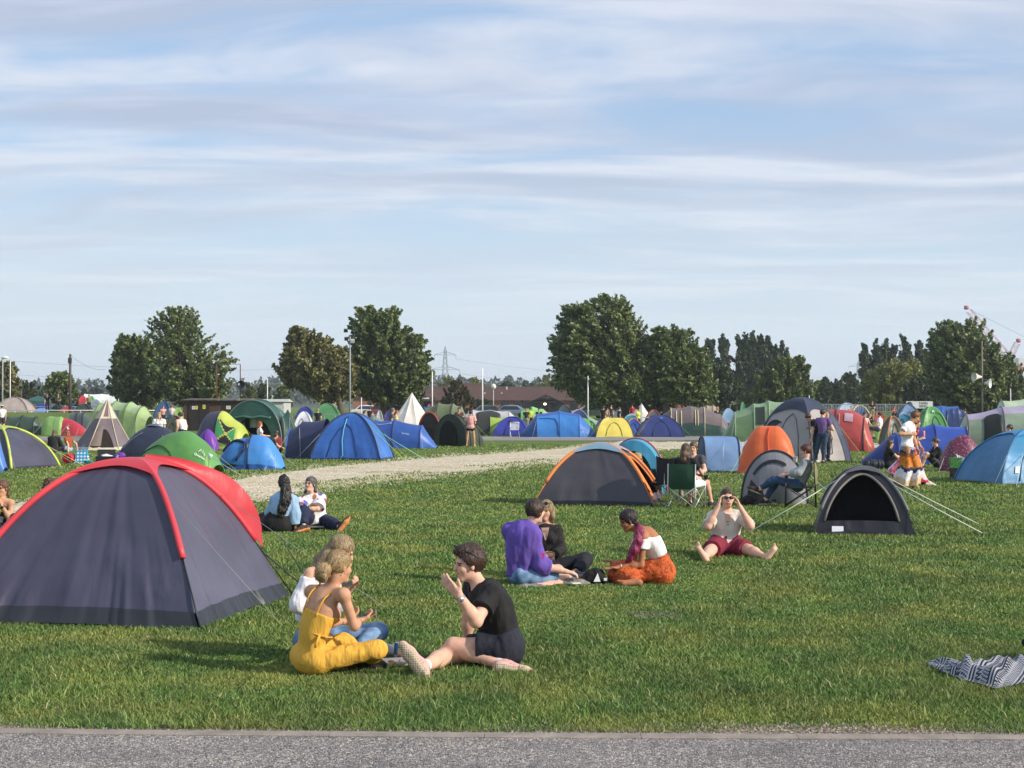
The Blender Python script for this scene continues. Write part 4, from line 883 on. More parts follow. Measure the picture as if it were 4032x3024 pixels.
FT('d','cream pitched far tent above the lime family tent',494,556,1564,1598,170,'e6d6bc',phi=50)
FT('d','blue far dome tent left of the brick hut',610,680,1582,1650,128,'35618e',slv='233f60',slr=.05)
FT('d','lime far dome tent under the left hand trees',590,628,1578,1604,180,'96cc4e')
FT('d','red far dome tent under the left hand trees',614,650,1574,1600,195,'c4404a')
FT('d','small dark blue far tent under the left hand trees',578,618,1583,1612,165,'2f4060')
FT('d','bright green far dome tent beside the brick hut',680,722,1604,1640,126,'93c45a')
FT('d','royal blue far dome tent beyond the white dome',1165,1238,1602,1636,140,'2f43a0',slv='27357c',slr=.05)
FT('d','green far tunnel tent behind the tree trunks',1232,1345,1590,1640,138,['4d8f56']*4 if False else '4d8f56',slv='3a7443',slr=.05)
FT('d','peach pitched far tent between the tree trunks',1302,1338,1578,1612,175,'e4c8a8',phi=48)
FT('d','pale grey far dome tent left of the bell tent',1425,1480,1614,1650,126,'b4b6bc',slv='8e9096',slr=.04)
FT('d','white domed far tent beside the bell tent',1478,1510,1617,1650,124,'dfe2e6',slv='8f9296',slr=.04)
FT('d','small lime far tent beside the tall lamp post',1385,1400,1620,1650,126,'b4d650')
FT('d','small green far tent under the middle trees',1380,1420,1618,1640,135,'7fae5a')
FT('d','purple far dome tent behind the walking couple',1512,1540,1618,1650,128,'4a4190')
FT('t','blue far marquee right of the bell tent',1664,1712,1598,1632,135,'2f5aa0')
FT('d','pink far pavilion tent right of the bell tent',1676,1704,1590,1604,140,'d23c58',phi=50)
FT('t','white canvas ridge tent between the right hand trunks',2486,2576,1588,1646,128,'e8e0d4',secs=[(-.5,.9,.5),(-.05,1,1),(.5,.9,.15)],q=.9)
FT('d','dark grey far tent with a red stripe behind the navy dome',2535,2612,1616,1650,118,'5a5f62',slv='a04040',slr=.05)
FT('d','pale blue far tent behind the sage family tent',2830,2905,1607,1645,118,'86aacb')
FT('d','green pointed far pavilion above the sage family tent',2910,2940,1582,1606,150,'4f9a60',phi=48)
FT('d','white and pale blue dome tent behind the crowd barriers',3290,3380,1588,1640,142,'b9cbe2',slv='9fb4d0',slr=.05)
FT('d','blue dome tent with yellow trim behind the crowd barriers',3348,3418,1597,1645,138,'36508e',slv='d8cf6a',slr=.06)
FT('d','grey blue dome tent under the main ring sign',3525,3628,1594,1655,112,'6d8db4',slv='5a7498',slr=.05)
FT('t','long bright blue marquee right of the main ring sign',3660,3772,1597,1650,118,'2f62b0',secs=[(-.5,1,1),(-.1,1,1),(.5,1,.98)],ends=('2a56a0','2a56a0'),hcol='3f74c4')
FT('t','navy far tent with a dark window right of the main ring sign',3715,3800,1606,1665,100,'2c4780')
FT('d','red low far tent behind the sitting shirtless man',3440,3482,1618,1640,128,'b8453e')
FT('d','small red far dome tent behind the yellow tent',2425,2470,1640,1680,108,'c03a40')
FT('d','royal blue far tent left of the sage sloping tent',2338,2400,1650,1705,101,'343f94')
# green gazebo
g=gp(150,1612); Yg=150; X=(150-CX)/F*Yg; z0=gz(X,Yg); w=92*Yg/F; top=at(150,1557,Yg)[2]-z0; eav=at(150,1578,Yg)[2]-z0
r0=thing('gazebo','green gazebo on four legs beyond the white rail','gazebo',(X,Yg,z0),.2)
b=MB(); c=[V3(i*w/2,j*w/2,eav) for i,j in ((-1,-1),(1,-1),(1,1),(-1,1))]; A=V3(0,0,top)
for i in range(4):
    a,d=c[i],c[(i+1)%4]; b.add([a,d,A],[(0,1,2)]); b.add([a,d,d-V3(0,0,.3),a-V3(0,0,.3)],[(0,1,2,3)])
b.build('canopy',fab('2b5f58'),r0,smooth=False)
for q in c: MB().tube([V3(q[0]*.97,q[1]*.97,0),V3(q[0]*.97,q[1]*.97,eav)],.06,6).build('leg',M('2f5650',.5,0),r0)
# ================= TREES AND BACKGROUND =================
def leaf_mat(name,a,b,c):
    m,nt,o=nmat(name); g=N(nt,'ShaderNodeNewGeometry')
    nz=N(nt,'ShaderNodeTexNoise'); nz.inputs['Scale'].default_value=.55; nz.inputs['Detail'].default_value=3; L(nt,mapped(nt),nz.inputs['Vector'])
    c1=ramp(nt,g.outputs['Random Per Island'],[(0,hx(a)),(.55,hx(b)),(1,hx(c))])
    f=ramp(nt,nz.outputs['Fac'],[(.35,(.72,.74,.70)),(.65,(1.2,1.18,1.05))])
    mx=N(nt,'ShaderNodeMixRGB'); mx.blend_type='MULTIPLY'; mx.inputs[0].default_value=1; L(nt,c1,mx.inputs[1]); L(nt,f,mx.inputs[2])
    d=N(nt,'ShaderNodeBsdfPrincipled'); d.inputs['Roughness'].default_value=.5; L(nt,mx.outputs[0],d.inputs['Base Color'])
    t=N(nt,'ShaderNodeBsdfTranslucent'); L(nt,mx.outputs[0],t.inputs['Color'])
    ms=N(nt,'ShaderNodeMixShader'); ms.inputs[0].default_value=.22; L(nt,d.outputs[0],ms.inputs[1]); L(nt,t.outputs[0],ms.inputs[2]); L(nt,ms.outputs[0],o.inputs['Surface']); return m
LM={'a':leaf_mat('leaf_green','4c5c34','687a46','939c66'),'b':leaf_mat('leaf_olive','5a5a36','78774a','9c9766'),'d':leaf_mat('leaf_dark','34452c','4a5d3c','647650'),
 'w':leaf_mat('leaf_willow','6a7438','868c4a','a0a060'),'p':leaf_mat('leaf_poplar','324330','47593f','647558'),'f':leaf_mat('leaf_far','33443a','42564a','546858'),'r':leaf_mat('leaf_bronze','43391f','54502c','6b6a3c')}
BARK=M('5d5346',.95,.3,2,.04,8,(1,1,.25))
def quads(C,size,rg,flat=.0,aspect=.75):
    n=len(C); a=rg.normal(size=(n,3)); a/=np.linalg.norm(a,axis=1)[:,None]
    nn=rg.normal(size=(n,3)); nn[:,2]+=flat; b=np.cross(a,nn); b/=np.linalg.norm(b,axis=1)[:,None]+1e-9
    s=size*(.6+.8*rg.random(n))[:,None]; a=a*s; b=b*s*aspect
    V=np.stack([C-a,C-b*.8+a*.1,C+a,C+b*.8+a*.1],1).reshape(-1,3)
    return V,np.arange(n*4).reshape(n,4)
def tree(label,name,Y,rows,trunks,mat='a',nt=170,nl=85,size=.19,seed=1,spike=1.0,droop=0.0,lean=-.15,cat='tree',group=None,zb=None,dep=.8,tr=None,fl=1.0):
    rg=np.random.default_rng(seed)
    px0=trunks[0] if trunks else (rows[-1][1]+rows[-1][2])/2
    X0=(px0-CX)/F*Y; z0=gz(X0,Y) if zb is None else zb
    r0=thing(name,label,cat,(X0,Y,z0),0,group)
    zs=np.array([at(0,r[0],Y)[2]-z0 for r in rows][::-1]); xl=np.array([(r[1]-CX)/F*Y-X0 for r in rows][::-1]); xr=np.array([(r[2]-CX)/F*Y-X0 for r in rows][::-1])
    top=zs[-1]; bot=zs[0]
    wd=xr-xl; 
    zz=np.linspace(bot,top,200); ww=np.interp(zz,zs,wd)+.25; cdf=np.cumsum(ww); cdf/=cdf[-1]
    th=tr or max(.10,.032*(top))
    C=[];b=MB()
    for k,tp in enumerate(trunks or [px0]):
        tx=(tp-CX)/F*Y-X0; zt=bot+(top-bot)*(.62 if k==0 else .4); cx_=np.interp(zt,zs,(xl+xr)/2)
        pts=[V3(tx+(cx_-tx)*(t**1.6)+.12*sin(t*5+k)*t,.5*(k%2)*t,zt*t-.15*(t==0)) for t in np.linspace(0,1,9)]
        b.tube(pts,[th*(1.25-.95*t) if k==0 else th*.8*(1.2-.9*t) for t in np.linspace(0,1,9)],8)
        for q in range(5):
            t=.38+.1*q; p=pts[int(t*8)]; a=rg.uniform(0,2*pi); z2=min(p[2]+(top-bot)*.32,top*.95); w2=np.interp(z2,zs,wd)*.38; c2=np.interp(z2,zs,(xl+xr)/2)
            e=V3(c2+w2*cos(a),w2*sin(a)*dep,z2); b.tube([p,(p*.5+e*.5)+V3(0,0,-.2),e],[th*.42,th*.25,th*.08],5)
    for i in range(nt):
        z=np.interp(rg.random(),cdf,zz); w=np.interp(z,zs,wd)/2; c=np.interp(z,zs,(xl+xr)/2)
        a=rg.uniform(0,2*pi); rr=rg.random()**.5*1.04
        tip=V3(c+w*rr*cos(a),max(w,.6)*dep*rr*sin(a),z-.05*(top-bot))
        ln=(top-bot)*rg.uniform(.13,.27)*spike
        ww_=max(w,.8)
        d=unit(V3(cos(a)*ww_*.75*rr+lean*ww_,sin(a)*ww_*.75*rr,(.55+.75*(z-bot)/(top-bot+.01))*(1-droop*2.4)*ww_))
        st=tip-d*ln
        t=rg.random(nl)**.75; curve=np.outer(t*(1-t),V3(0,0,-ln*.25*(1 if not droop else -1)))
        P=st+np.outer(t,d*ln)+curve
        P+=rg.normal(size=(nl,3))*(.09+.24*(1-t))[:,None]*min(ln*.5,1.0)*fl
        C.append(P)
        if i%2==0 and spike>.8: b.tube([st-d*.6*ln,st,tip-d*.1],[.05,.035,.012],4,cap=False)
    if spike>.8:     # long leading shoots breaking the outline
        for i in range(int(nt*.5)):
            u_=rg.random()**.8; z=bot+(top-bot)*(.10+.84*u_); w=np.interp(z,zs,wd)/2; c=np.interp(z,zs,(xl+xr)/2); a=rg.uniform(0,2*pi)
            if lean<-.3 and rg.random()<.55: a=rg.uniform(.6*pi,1.4*pi)
            st=V3(c+w*.74*cos(a),w*dep*.74*sin(a),z-.05*(top-bot)); ln=min((top-bot)*rg.uniform(.09,.17),w*.55+.5)*(1 if fl>.9 else 1.3)
            d=unit(V3(cos(a)+lean*.5,sin(a)*.8,.12+1.1*u_**1.6))
            n2=int(nl*.6); t=rg.random(n2); P=st+np.outer(t,d*ln)+np.outer(t*t,V3(lean*.15,0,.0))+rg.normal(size=(n2,3))*(.05+.13*(1-t))[:,None]; C.append(P)
            b.tube([st-d*.4*ln,st,st+d*ln*.9],[.04,.03,.010],4,cap=False)
    C=np.concatenate(C)
    b.build('trunk',BARK,r0)
    V,Q=quads(C,size,rg,.4)
    mk('crown',V,Q,LM[mat],r0,smooth=False)
    return r0
tree('rounded leafy tree left of the spiky tree behind the brick hut','broadleaf_tree',165,[(1313,500,560),(1345,468,610),(1380,452,650),(1450,428,685),(1515,415,698),(1550,470,660)],[582,600],'a',230,110,.19,1)
tree('tall open tree with spiky upright branches above the brick hut','broadleaf_tree',158,[(1199,692,704),(1235,668,745),(1290,610,768),(1330,598,800),(1370,630,890),(1430,600,935),(1485,590,940),(1535,640,880)],[738],'a',250,70,.17,2,1.7,lean=-.15,fl=.7)
tree('young tree between the telegraph pole and the lamp at far left','broadleaf_tree',175,[(1464,230,255),(1490,185,290),(1530,170,305),(1572,185,312)],[240],'a',90,80,.18,3)
tree('tree at the left edge behind the street lamp','broadleaf_tree',180,[(1420,0,40),(1460,-30,70),(1520,-50,80),(1575,-40,70)],[16],'b',90,80,.19,4)
tree('low tree right of the left edge lamp','broadleaf_tree',205,[(1490,85,140),(1530,68,170),(1575,70,180)],[120],'d',70,80,.2,5,.8)
tree('olive tree with an arching crown left of the tall lamp post','broadleaf_tree',150,[(1287,1180,1204),(1312,1150,1218),(1352,1128,1330),(1402,1084,1402),(1452,1072,1420),(1495,1140,1420),(1530,1180,1410)],[1348,1278],'b',270,90,.18,6,1.1)
tree('big dense green tree right of the tall lamp post','broadleaf_tree',157,[(1199,1455,1535),(1240,1408,1568),(1300,1370,1625),(1360,1363,1690),(1430,1358,1702),(1490,1365,1722),(1540,1420,1680)],[1512],'a',330,110,.19,7,.95)
tree('bronze green bush at the left end of the tiled roof','bush',205,[(1488,1760,1810),(1520,1735,1845),(1570,1722,1870),(1625,1722,1870)],[1795],'r',110,90,.2,8,.6,cat='bush')
tree('dark shrub against the brick wall below the tiled roof','bush',215,[(1560,1850,1900),(1590,1838,1985),(1628,1838,1985)],[1910],'d',80,60,.2,9,.6,cat='bush')
for i,(a,bb,yt) in enumerate(((945,1010,1500),(1000,1075,1505),(1075,1150,1515))):
    tree(['low dark tree right of the brick hut','middle low tree behind the white flagpole','low tree beneath the olive arching tree'][i],'broadleaf_tree',215+9*i,[(yt,(a+bb)/2-15,(a+bb)/2+15),(yt+30,a,bb),(1592,a,bb)],[(a+bb)/2],'ada'[i],70,75,.21,20+i,.8,group='low trees behind the hut')
tree('great windswept tree leaning left, tallest of the trees','broadleaf_tree',152,[(1142,2412,2440),(1160,2385,2470),(1190,2360,2478),(1212,2240,2478),(1250,2222,2505),(1300,2185,2575),(1345,2150,2600),(1375,2180,2620),(1440,2160,2605),(1490,2180,2620),(1545,2240,2590)],[2468,2530],'a',520,90,.17,10,1.35,lean=-1.0)
tree('windswept tree right of the tallest tree, before the brick gable','broadleaf_tree',150,[(1278,2640,2660),(1310,2575,2730),(1360,2555,2776),(1430,2570,2805),(1490,2558,2825),(1540,2575,2800)],[2621],'a',320,85,.17,11,1.35,lean=-.6)
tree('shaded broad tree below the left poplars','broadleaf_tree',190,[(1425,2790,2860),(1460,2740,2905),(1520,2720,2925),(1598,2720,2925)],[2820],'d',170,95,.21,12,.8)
PL=[(2803,1303),(2853,1297),(2918,1300),(2945,1292),(2972,1285),(3003,1296),(3030,1303),(3062,1330),(3087,1326)]
PR=[(3412,1329),(3459,1318),(3497,1313),(3525,1318),(3568,1292),(3631,1318),(3685,1313)]
nmsL=['first','second','third','fourth','fifth','sixth','seventh','eighth','rightmost']
for i,(px,yt) in enumerate(PL):
    tree('%s poplar from the left in the left poplar row'%nmsL[i] if i<8 else 'rightmost poplar in the left poplar row, standing a little lower','poplar_tree',262,[(yt,px-18,px-4),(yt+30,px-32,px+18),(yt+90,px-40,px+32),(yt+180,px-40,px+36),(1590,px-28,px+28)],[px],'p',95,100,.25,40+i,.62,lean=-.1,group='left poplar row',dep=1)
for i,(px,yt) in enumerate(PR):
    tree('%s poplar from the left in the right poplar row'%nmsL[i],'poplar_tree',262,[(yt,px-18,px-6),(yt+35,px-30,px+15),(yt+90,px-35,px+27),(yt+180,px-34,px+31),(1590,px-24,px+24)],[px],'p',90,95,.25,60+i,.62,lean=-.1,group='right poplar row',dep=1)
tree('broad sunlit tree in front of the left poplar row','broadleaf_tree',180,[(1386,3075,3160),(1410,3035,3185),(1450,2990,3195),(1500,2945,3222),(1570,2925,3212),(1600,2940,3200)],[3090],'a',260,100,.21,13,.8)
for i,(a,bb,yt) in enumerate(((3205,3275,1478),(3262,3330,1485),(3300,3392,1459))):
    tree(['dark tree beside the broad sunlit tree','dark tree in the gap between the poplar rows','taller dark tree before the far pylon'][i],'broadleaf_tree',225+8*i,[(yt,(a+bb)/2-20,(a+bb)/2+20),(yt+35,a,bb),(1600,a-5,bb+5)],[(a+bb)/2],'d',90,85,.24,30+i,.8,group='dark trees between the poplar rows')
tree('yellow green willow with hanging branches before the right poplar row','willow_tree',205,[(1437,3520,3600),(1447,3455,3630),(1480,3405,3650),(1530,3385,3660),(1602,3380,3660)],[3520],'w',230,100,.2,14,1.0,droop=.9)
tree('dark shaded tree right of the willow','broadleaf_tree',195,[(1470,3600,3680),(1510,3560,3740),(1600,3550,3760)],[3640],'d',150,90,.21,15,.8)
tree('very large windswept tree at the right before the crane','broadleaf_tree',165,[(1246,3795,3830),(1290,3705,3875),(1340,3672,3922),(1400,3650,3990),(1450,3640,4030),(1500,3650,4070),(1560,3680,4100),(1600,3700,4090)],[3880,3960],'a',480,95,.18,16,1.2,lean=-.7)
for i,(a,bb,yt,k) in enumerate(((1955,2030,1497,'d'),(2030,2115,1494,'d'),(2108,2205,1465,'w'),(1728,1790,1476,'w'),(1846,1890,1482,'w'))):
    tree(['left dark conifer hedge tree behind the tiled roof','right dark hedge tree behind the tiled roof','pale willow behind the right of the tiled roof','pale willow behind the bronze bush','small pale willow at the left of the roof ridge'][i],'willow_tree' if k=='w' else 'hedge_tree',380,[(yt,(a+bb)/2-18,(a+bb)/2+14),(yt+20,a,bb),(1580,a,bb)],[(a+bb)/2],k,70,70,.36,70+i,.7)
# shrub shapes among the far tents
tree('clipped round bush among the far tents','bush',185,[(1562,228,245),(1575,215,258),(1600,215,258)],[237],'d',60,50,.16,80,.4,cat='bush')
tree('slim dark cypress beside the telegraph pole','bush',185,[(1556,298,304),(1580,295,309),(1604,294,311)],[302],'d',30,50,.14,81,.5,cat='bush')
# more low trees closing the skyline on both sides
for i,(px,w_,yt,Y_) in enumerate(((330,60,1520,420),(380,60,1512,430),(1120,60,1530,400),(3990,80,1520,260),(4080,90,1500,250),(-60,90,1500,240),(3450,90,1540,300),(2760,90,1500,300),(2680,80,1500,330))):
    tree(['distant low tree left of the rounded tree','distant low tree touching the rounded tree','distant low tree behind the olive tree','low tree under the crane','low tree at the right edge','low tree off the left edge lamp','low tree behind the willow','low tree behind the brick gable','tree behind the roof of the brick gable'][i],'broadleaf_tree',Y_,[(yt,px-15,px+15),(yt+25,px-w_/2,px+w_/2),(1598,px-w_/2,px+w_/2)],[px],'df'[i%2],70,70,.32,90+i,.7)
# far wood on the rise behind: nobody could count it
def forest():
    rg=np.random.default_rng(3); C=[]
    for k in range(2300):
        Y=rg.uniform(820,1150); x=rg.uniform(-.75,.75)*Y; base=4+.0*Y
        hill=4+10*vn(np.array([[x/Y*9,0,0]]),12)[0]*sstep((Y-800)/250)
        h=rg.uniform(9,15)+4*vn(np.array([[x*.02,1,0]]),3)[0]; n=34
        t=rg.random(n)**.8; r=(1-t)*rg.uniform(2.4,4.2)+.3
        a=rg.uniform(0,2*pi,n); C.append(np.stack([x+r*np.cos(a),Y+r*np.sin(a),hill-5+h*(.15+.85*t)],1))
    C=np.concatenate(C); V,Q=quads(C,1.25,rg,.3)
    tag(mk('far_forest',V,Q,LM['f'],smooth=False),'dark conifer forest along the horizon','forest',kind='stuff')
forest()
# rise of ground carrying the wood
P=[[(x,Y,-1+ (0 if Y<700 else 8*sstep((Y-700)/400)+8*vn(np.array([[x/900*9,0,0]]),12)[0]*sstep((Y-750)/300))) for Y in (640,760,880,1000,1200,1500)] for x in np.linspace(-1200,1200,60)]
tag(MB().grid(P).build('hills',M('39492f',.95,.3,.02)),kind='structure')
# ================= BUILDINGS =================
def brick(name,a,b_,mortar,sc):
    m,nt,o=nmat(name); b=N(nt,'ShaderNodeBsdfPrincipled'); b.inputs['Roughness'].default_value=.9
    br=N(nt,'ShaderNodeTexBrick'); br.inputs['Color1'].default_value=hx(a)+(1,); br.inputs['Color2'].default_value=hx(b_)+(1,); br.inputs['Mortar'].default_value=hx(mortar)+(1,)
    br.inputs['Scale'].default_value=sc; br.inputs['Mortar Size'].default_value=.015
    tc=N(nt,'ShaderNodeTexCoord'); sp=N(nt,'ShaderNodeSeparateXYZ'); L(nt,tc.outputs['Object'],sp.inputs[0]); ad=N(nt,'ShaderNodeMath',operation='ADD'); L(nt,sp.outputs[0],ad.inputs[0]); L(nt,sp.outputs[1],ad.inputs[1])
    cb=N(nt,'ShaderNodeCombineXYZ'); L(nt,ad.outputs[0],cb.inputs[0]); L(nt,sp.outputs[2],cb.inputs[1]); L(nt,cb.outputs[0],br.inputs['Vector'])
    nz=N(nt,'ShaderNodeTexNoise'); nz.inputs['Scale'].default_value=.8; nz.inputs['Detail'].default_value=6; L(nt,tc.outputs['Object'],nz.inputs['Vector'])
    mx=N(nt,'ShaderNodeMixRGB'); mx.blend_type='MULTIPLY'; mx.inputs[0].default_value=1; L(nt,br.outputs[0],mx.inputs[1]); L(nt,ramp(nt,nz.outputs['Fac'],[(.3,(.8,.8,.82)),(.7,(1.12,1.1,1.08))]),mx.inputs[2])
    L(nt,mx.outputs[0],b.inputs['Base Color']); L(nt,b.outputs[0],o.inputs['Surface']); return m
BR=brick('brick_red','8e4f3a','a36548','9c8f82',3.2); BRD=brick('brick_brown','4a332b','583d32','554b44',4.5)
TILE=brick('roof_tiles','4b352f','5a3f36','3d2c28',2.6)
GLASS=M('1c2328',.08,0,spec=.8); FRAME=M('2a2522',.6,0)
def windows(root,wl,y,fr=FRAME):
    for (x0,x1,z0,z1) in wl:
        b=MB(); 
        for (c,s) in (((x0,y-.04,(z0+z1)/2),(.09,.1,z1-z0)),((x1,y-.04,(z0+z1)/2),(.09,.1,z1-z0)),(((x0+x1)/2,y-.04,z0),(x1-x0+.18,.11,.09)),(((x0+x1)/2,y-.04,z1),(x1-x0+.18,.11,.09)),(((x0+x1)/2,y-.035,(z0+z1)/2),(.06,.08,z1-z0))): b.box(c,s)
        w=b.build('window',fr,root,smooth=False)
        MB().box(((x0+x1)/2,y-.012,(z0+z1)/2),(x1-x0,.03,z1-z0)).build('pane',GLASS,w,smooth=False)
def hall():
    Y=320;k=Y/F; X0=(2100-CX)*k; z0=gz(X0,Y)
    r0=thing('brick_hall','long single storey red brick hall with a brown tiled roof and dark gabled porch','building',(X0,Y,z0),0)
    f=lambda px,py:((px-2100)*k,1.95+(1595-py)*k-z0)
    xL,zE=f(1640,1572); xR,_=f(2560,1572); zR=f(0,1521)[1]; zE=f(0,1573)[1]; D_=11
    b=MB(); b.box(((xL+xR)/2,D_/2,zE/2-.5),(xR-xL,D_,zE+1)); b.build('wall',BR,r0,smooth=False)
    b=MB(); o=.7
    b.prism([(0,0)]*0 or [(0,0),(1,0),(1,1)],0,1) if False else None
    V=[(xL-o,-o,zE-.1),(xR+o,-o,zE-.1),(xR+o,D_+o,zE-.1),(xL-o,D_+o,zE-.1),(xL-o,D_/2,zR),(xR+o,D_/2,zR)]
    V+=[(x,y,z-.18) for x,y,z in V[:4]]
    b.add(V,[(0,1,5,4),(2,3,4,5),(3,0,4),(1,2,5),(6,7,1,0),(7,8,2,1),(8,9,3,2),(9,6,0,3)])
    rf=b.build('roof',TILE,r0,smooth=False)
    for px in (1995,): x,z=f(px,1528); MB().box((x,D_/2-1.2,z-.2),(.35,.35,1.1)).build('roof_vent',M('bfbab2',.7),rf,smooth=False)
    for px in (1908,1975): x,z=f(px,1545); MB().box((x,D_/2-3.2,z-.15),(.3,.3,.3)).build('roof_vent',M('c9c6c0',.7),rf,smooth=False)
    wl=[]
    for a,c in ((1975,2000),(2024,2050),(2058,2080),(2245,2275),(2290,2320),(2340,2370),(2400,2430),(2480,2510)):
        wl.append((f(a,0)[0],f(c,0)[0],.5,2.3))
    windows(r0,wl,0)
    # porch with a timber gable
    xa,_=f(2085,0); xb,_=f(2212,0); xm=(xa+xb)/2; za=f(0,1556)[1]; ze=f(0,1586)[1]
    p=MB(); p.add([(xa-.4,-4.2,ze),(xm,-4.2,za),(xm,0,za),(xa-.4,0,ze)],[(0,1,2,3)]); p.add([(xb+.4,-4.2,ze),(xm,-4.2,za),(xm,0,za),(xb+.4,0,ze)],[(3,2,1,0)])
    po=p.build('porch',TILE,r0,smooth=False)
    b=MB(); 
    for x in (xa,xa+(xb-xa)*.36,xa+(xb-xa)*.62,xb): b.box((x,-4,ze/2-.3),(.22,.22,ze+.5))
    b.tube([V3(xa-.5,-4.25,ze-.1),V3(xm,-4.25,za-.05)],.16,4); b.tube([V3(xb+.5,-4.25,ze-.1),V3(xm,-4.25,za-.05)],.16,4); b.tube([V3(xa,-4.1,ze-.05),V3(xb,-4.1,ze-.05)],.12,4); b.tube([V3(xm,-4.1,ze),V3(xm,-4.1,za)],.1,4)
    b.build('porch_frame',M('1d1a1a',.7),po,smooth=False)
    MB().box((xm,-1.6,ze/2-.2),(xb-xa-.3,.1,ze)).build('porch_glazing',GLASS,po,smooth=False)
    x,z=f(2144,1592); MB().lathe((x,-4.2,z-.2),[(.02,0),(.25,.1),(.3,.25),(.25,.4),(.02,.5)],10).build('lamp',M('fff2d0',.5,0,emit=2.5),po)
    # left wing, taller and shaded
    xl,_=f(1392,0); xr,_=f(1705,0); zt=f(0,1566)[1]; zr2=f(0,1500)[1]
    b=MB(); b.box(((xl+xr)/2,4,zt/2-.5),(xr-xl,8,zt+1)); b.build('wall',BR,r0,smooth=False)
    V=[(xl-.6,-.6,zt),(xr+.6,-.6,zt),(xr+.6,8.6,zt),(xl-.6,8.6,zt),(xl+3,4,zt+1.6),(xr-3,4,zt+1.6)]
    MB().add(V,[(0,1,5,4),(1,2,5),(2,3,4,5),(3,0,4)]).build('roof',TILE,r0,smooth=False)
    MB().box(((xl+xr)/2+3,-.63,zt-.12),((xr-xl)*.55,.06,.3)).build('fascia',M('d8d8d6',.6),r0,smooth=False)
    windows(r0,[(f(1450,0)[0],f(1462,0)[0],.2,2.2),(f(1560,0)[0],f(1590,0)[0],.6,2.2),(f(1640,0)[0],f(1670,0)[0],.6,2.2)],0)
    x1,_=f(1800,0);x2,_=f(1870,0); zq=f(0,1507)[1]
    b=MB(); V=[(x1,6,zq-2.6),(x2+2,6,zq-2.6),(x2+2,13,zq-2.6),(x1,13,zq-2.6),(x1,9.5,zq),(x2+2,9.5,zq)]; b.add(V,[(0,1,5,4),(1,2,5),(2,3,4,5),(3,0,4)]); b.build('roof',TILE,r0,smooth=False)
hall()
def gable():
    Y=235;k=Y/F; X0=(2620-CX)*k; z0=gz(X0,Y)
    r0=thing('brick_annexe','sunlit red brick gable end with cream doors behind the windswept trees','building',(X0,Y,z0),0)
    f=lambda px,py:((px-2620)*k,1.95+(1595-py)*k-z0)
    for (a,c,ze,za,am,y) in ((2532,2660,1572,1541,2590,0),(2650,2711,1574,1560,2690,.8)):
        xa,_=f(a,0);xb,_=f(c,0);xm,_=f(am,0); z1=f(0,ze)[1]; z2=f(0,za)[1]
        b=MB(); b.prism([(xa,-.6),(xb,-.6),(xb,z1),(xm,z2),(xa,z1)],y,y+9); b.build('wall',BR,r0,smooth=False)
        b=MB()
        for s,e in (((xa-.4,z1-.05),(xm,z2+.15)),((xb+.4,z1-.05),(xm,z2+.15))):
            b.prism([s,e,(e[0],e[1]+.18),(s[0],s[1]+.18)],y-.4,y+9.3)
        b.build('roof',TILE,r0,smooth=False)
    for a,c in ((2594,2612),(2628,2640)):
        xa,_=f(a,0);xb,_=f(c,0); d=MB().box(((xa+xb)/2,-.05,1.2),(xb-xa,.1,2.4)).build('door',M('d6cdb8',.6),r0,smooth=False)
    b=MB(); x,z=f(2590,1548); b.box((x+1.2,-.25,z-.6),(1.6,.4,.5)); b.build('floodlight',M('c6c4bc',.5),r0,smooth=False)
gable()
def hut():
    Y=116;k=Y/F; X0=(845-CX)*k; r0=thing('brick_hut','small dark brick hut with corrugated roof, black doors and warning signs','hut',(X0,Y,0),0)
    xa,xb=(724-845)*k,(985-845)*k; zt=1.95+(1595-1576)*k
    MB().box(((xa+xb)/2,1.4,zt/2),(xb-xa,2.8,zt)).build('wall',BRD,r0,smooth=False)
    P=[]
    for i in range(131):
        x=xa-.15+(xb-xa+.3)*i/130; P.append([(x,-.3,zt+.03+.03*(i%2)),(x,3.0,zt+.12+.03*(i%2))])
    rf=MB().grid(P).build('roof',M('57504a',.7,.2),r0,smooth=False)
    MB().box(((xa+xb)/2,-.28,zt-.03),(xb-xa+.3,.03,.05)).build('fascia',M('4a403a',.8),r0,smooth=False)
    for a,c in ((743,783),(784,825),(878,926)):
        x1,x2=(a-845)*k,(c-845)*k; d=MB().box(((x1+x2)/2,-.03,zt/2-.06),(x2-x1-.03,.08,zt-.14)).build('door',M('241f1e',.6,.2),r0,smooth=False)
    def sign(a,c,y0,y1,col,txt=None):
        x1,x2=(a-845)*k,(c-845)*k; z1,z2=1.95+(1595-y1)*k,1.95+(1595-y0)*k
        s=MB().box(((x1+x2)/2,-.09,(z1+z2)/2),(x2-x1,.02,z2-z1)).build('sign',M(col,.5,.05),r0,smooth=False)
        for q in (.3,.55,.75): MB().box(((x1+x2)/2,-.102,z1+(z2-z1)*q),((x2-x1)*.6,.006,(z2-z1)*.07)).build('lettering',M('3a3a36',.7,0),s,smooth=False)
    sign(757,768,1599,1612,'d8dde6'); sign(769.5,780,1598,1612,'e0c93e'); sign(799,810,1594,1610,'dccb52'); sign(892,909,1598,1611,'e2dfc0')
hut()
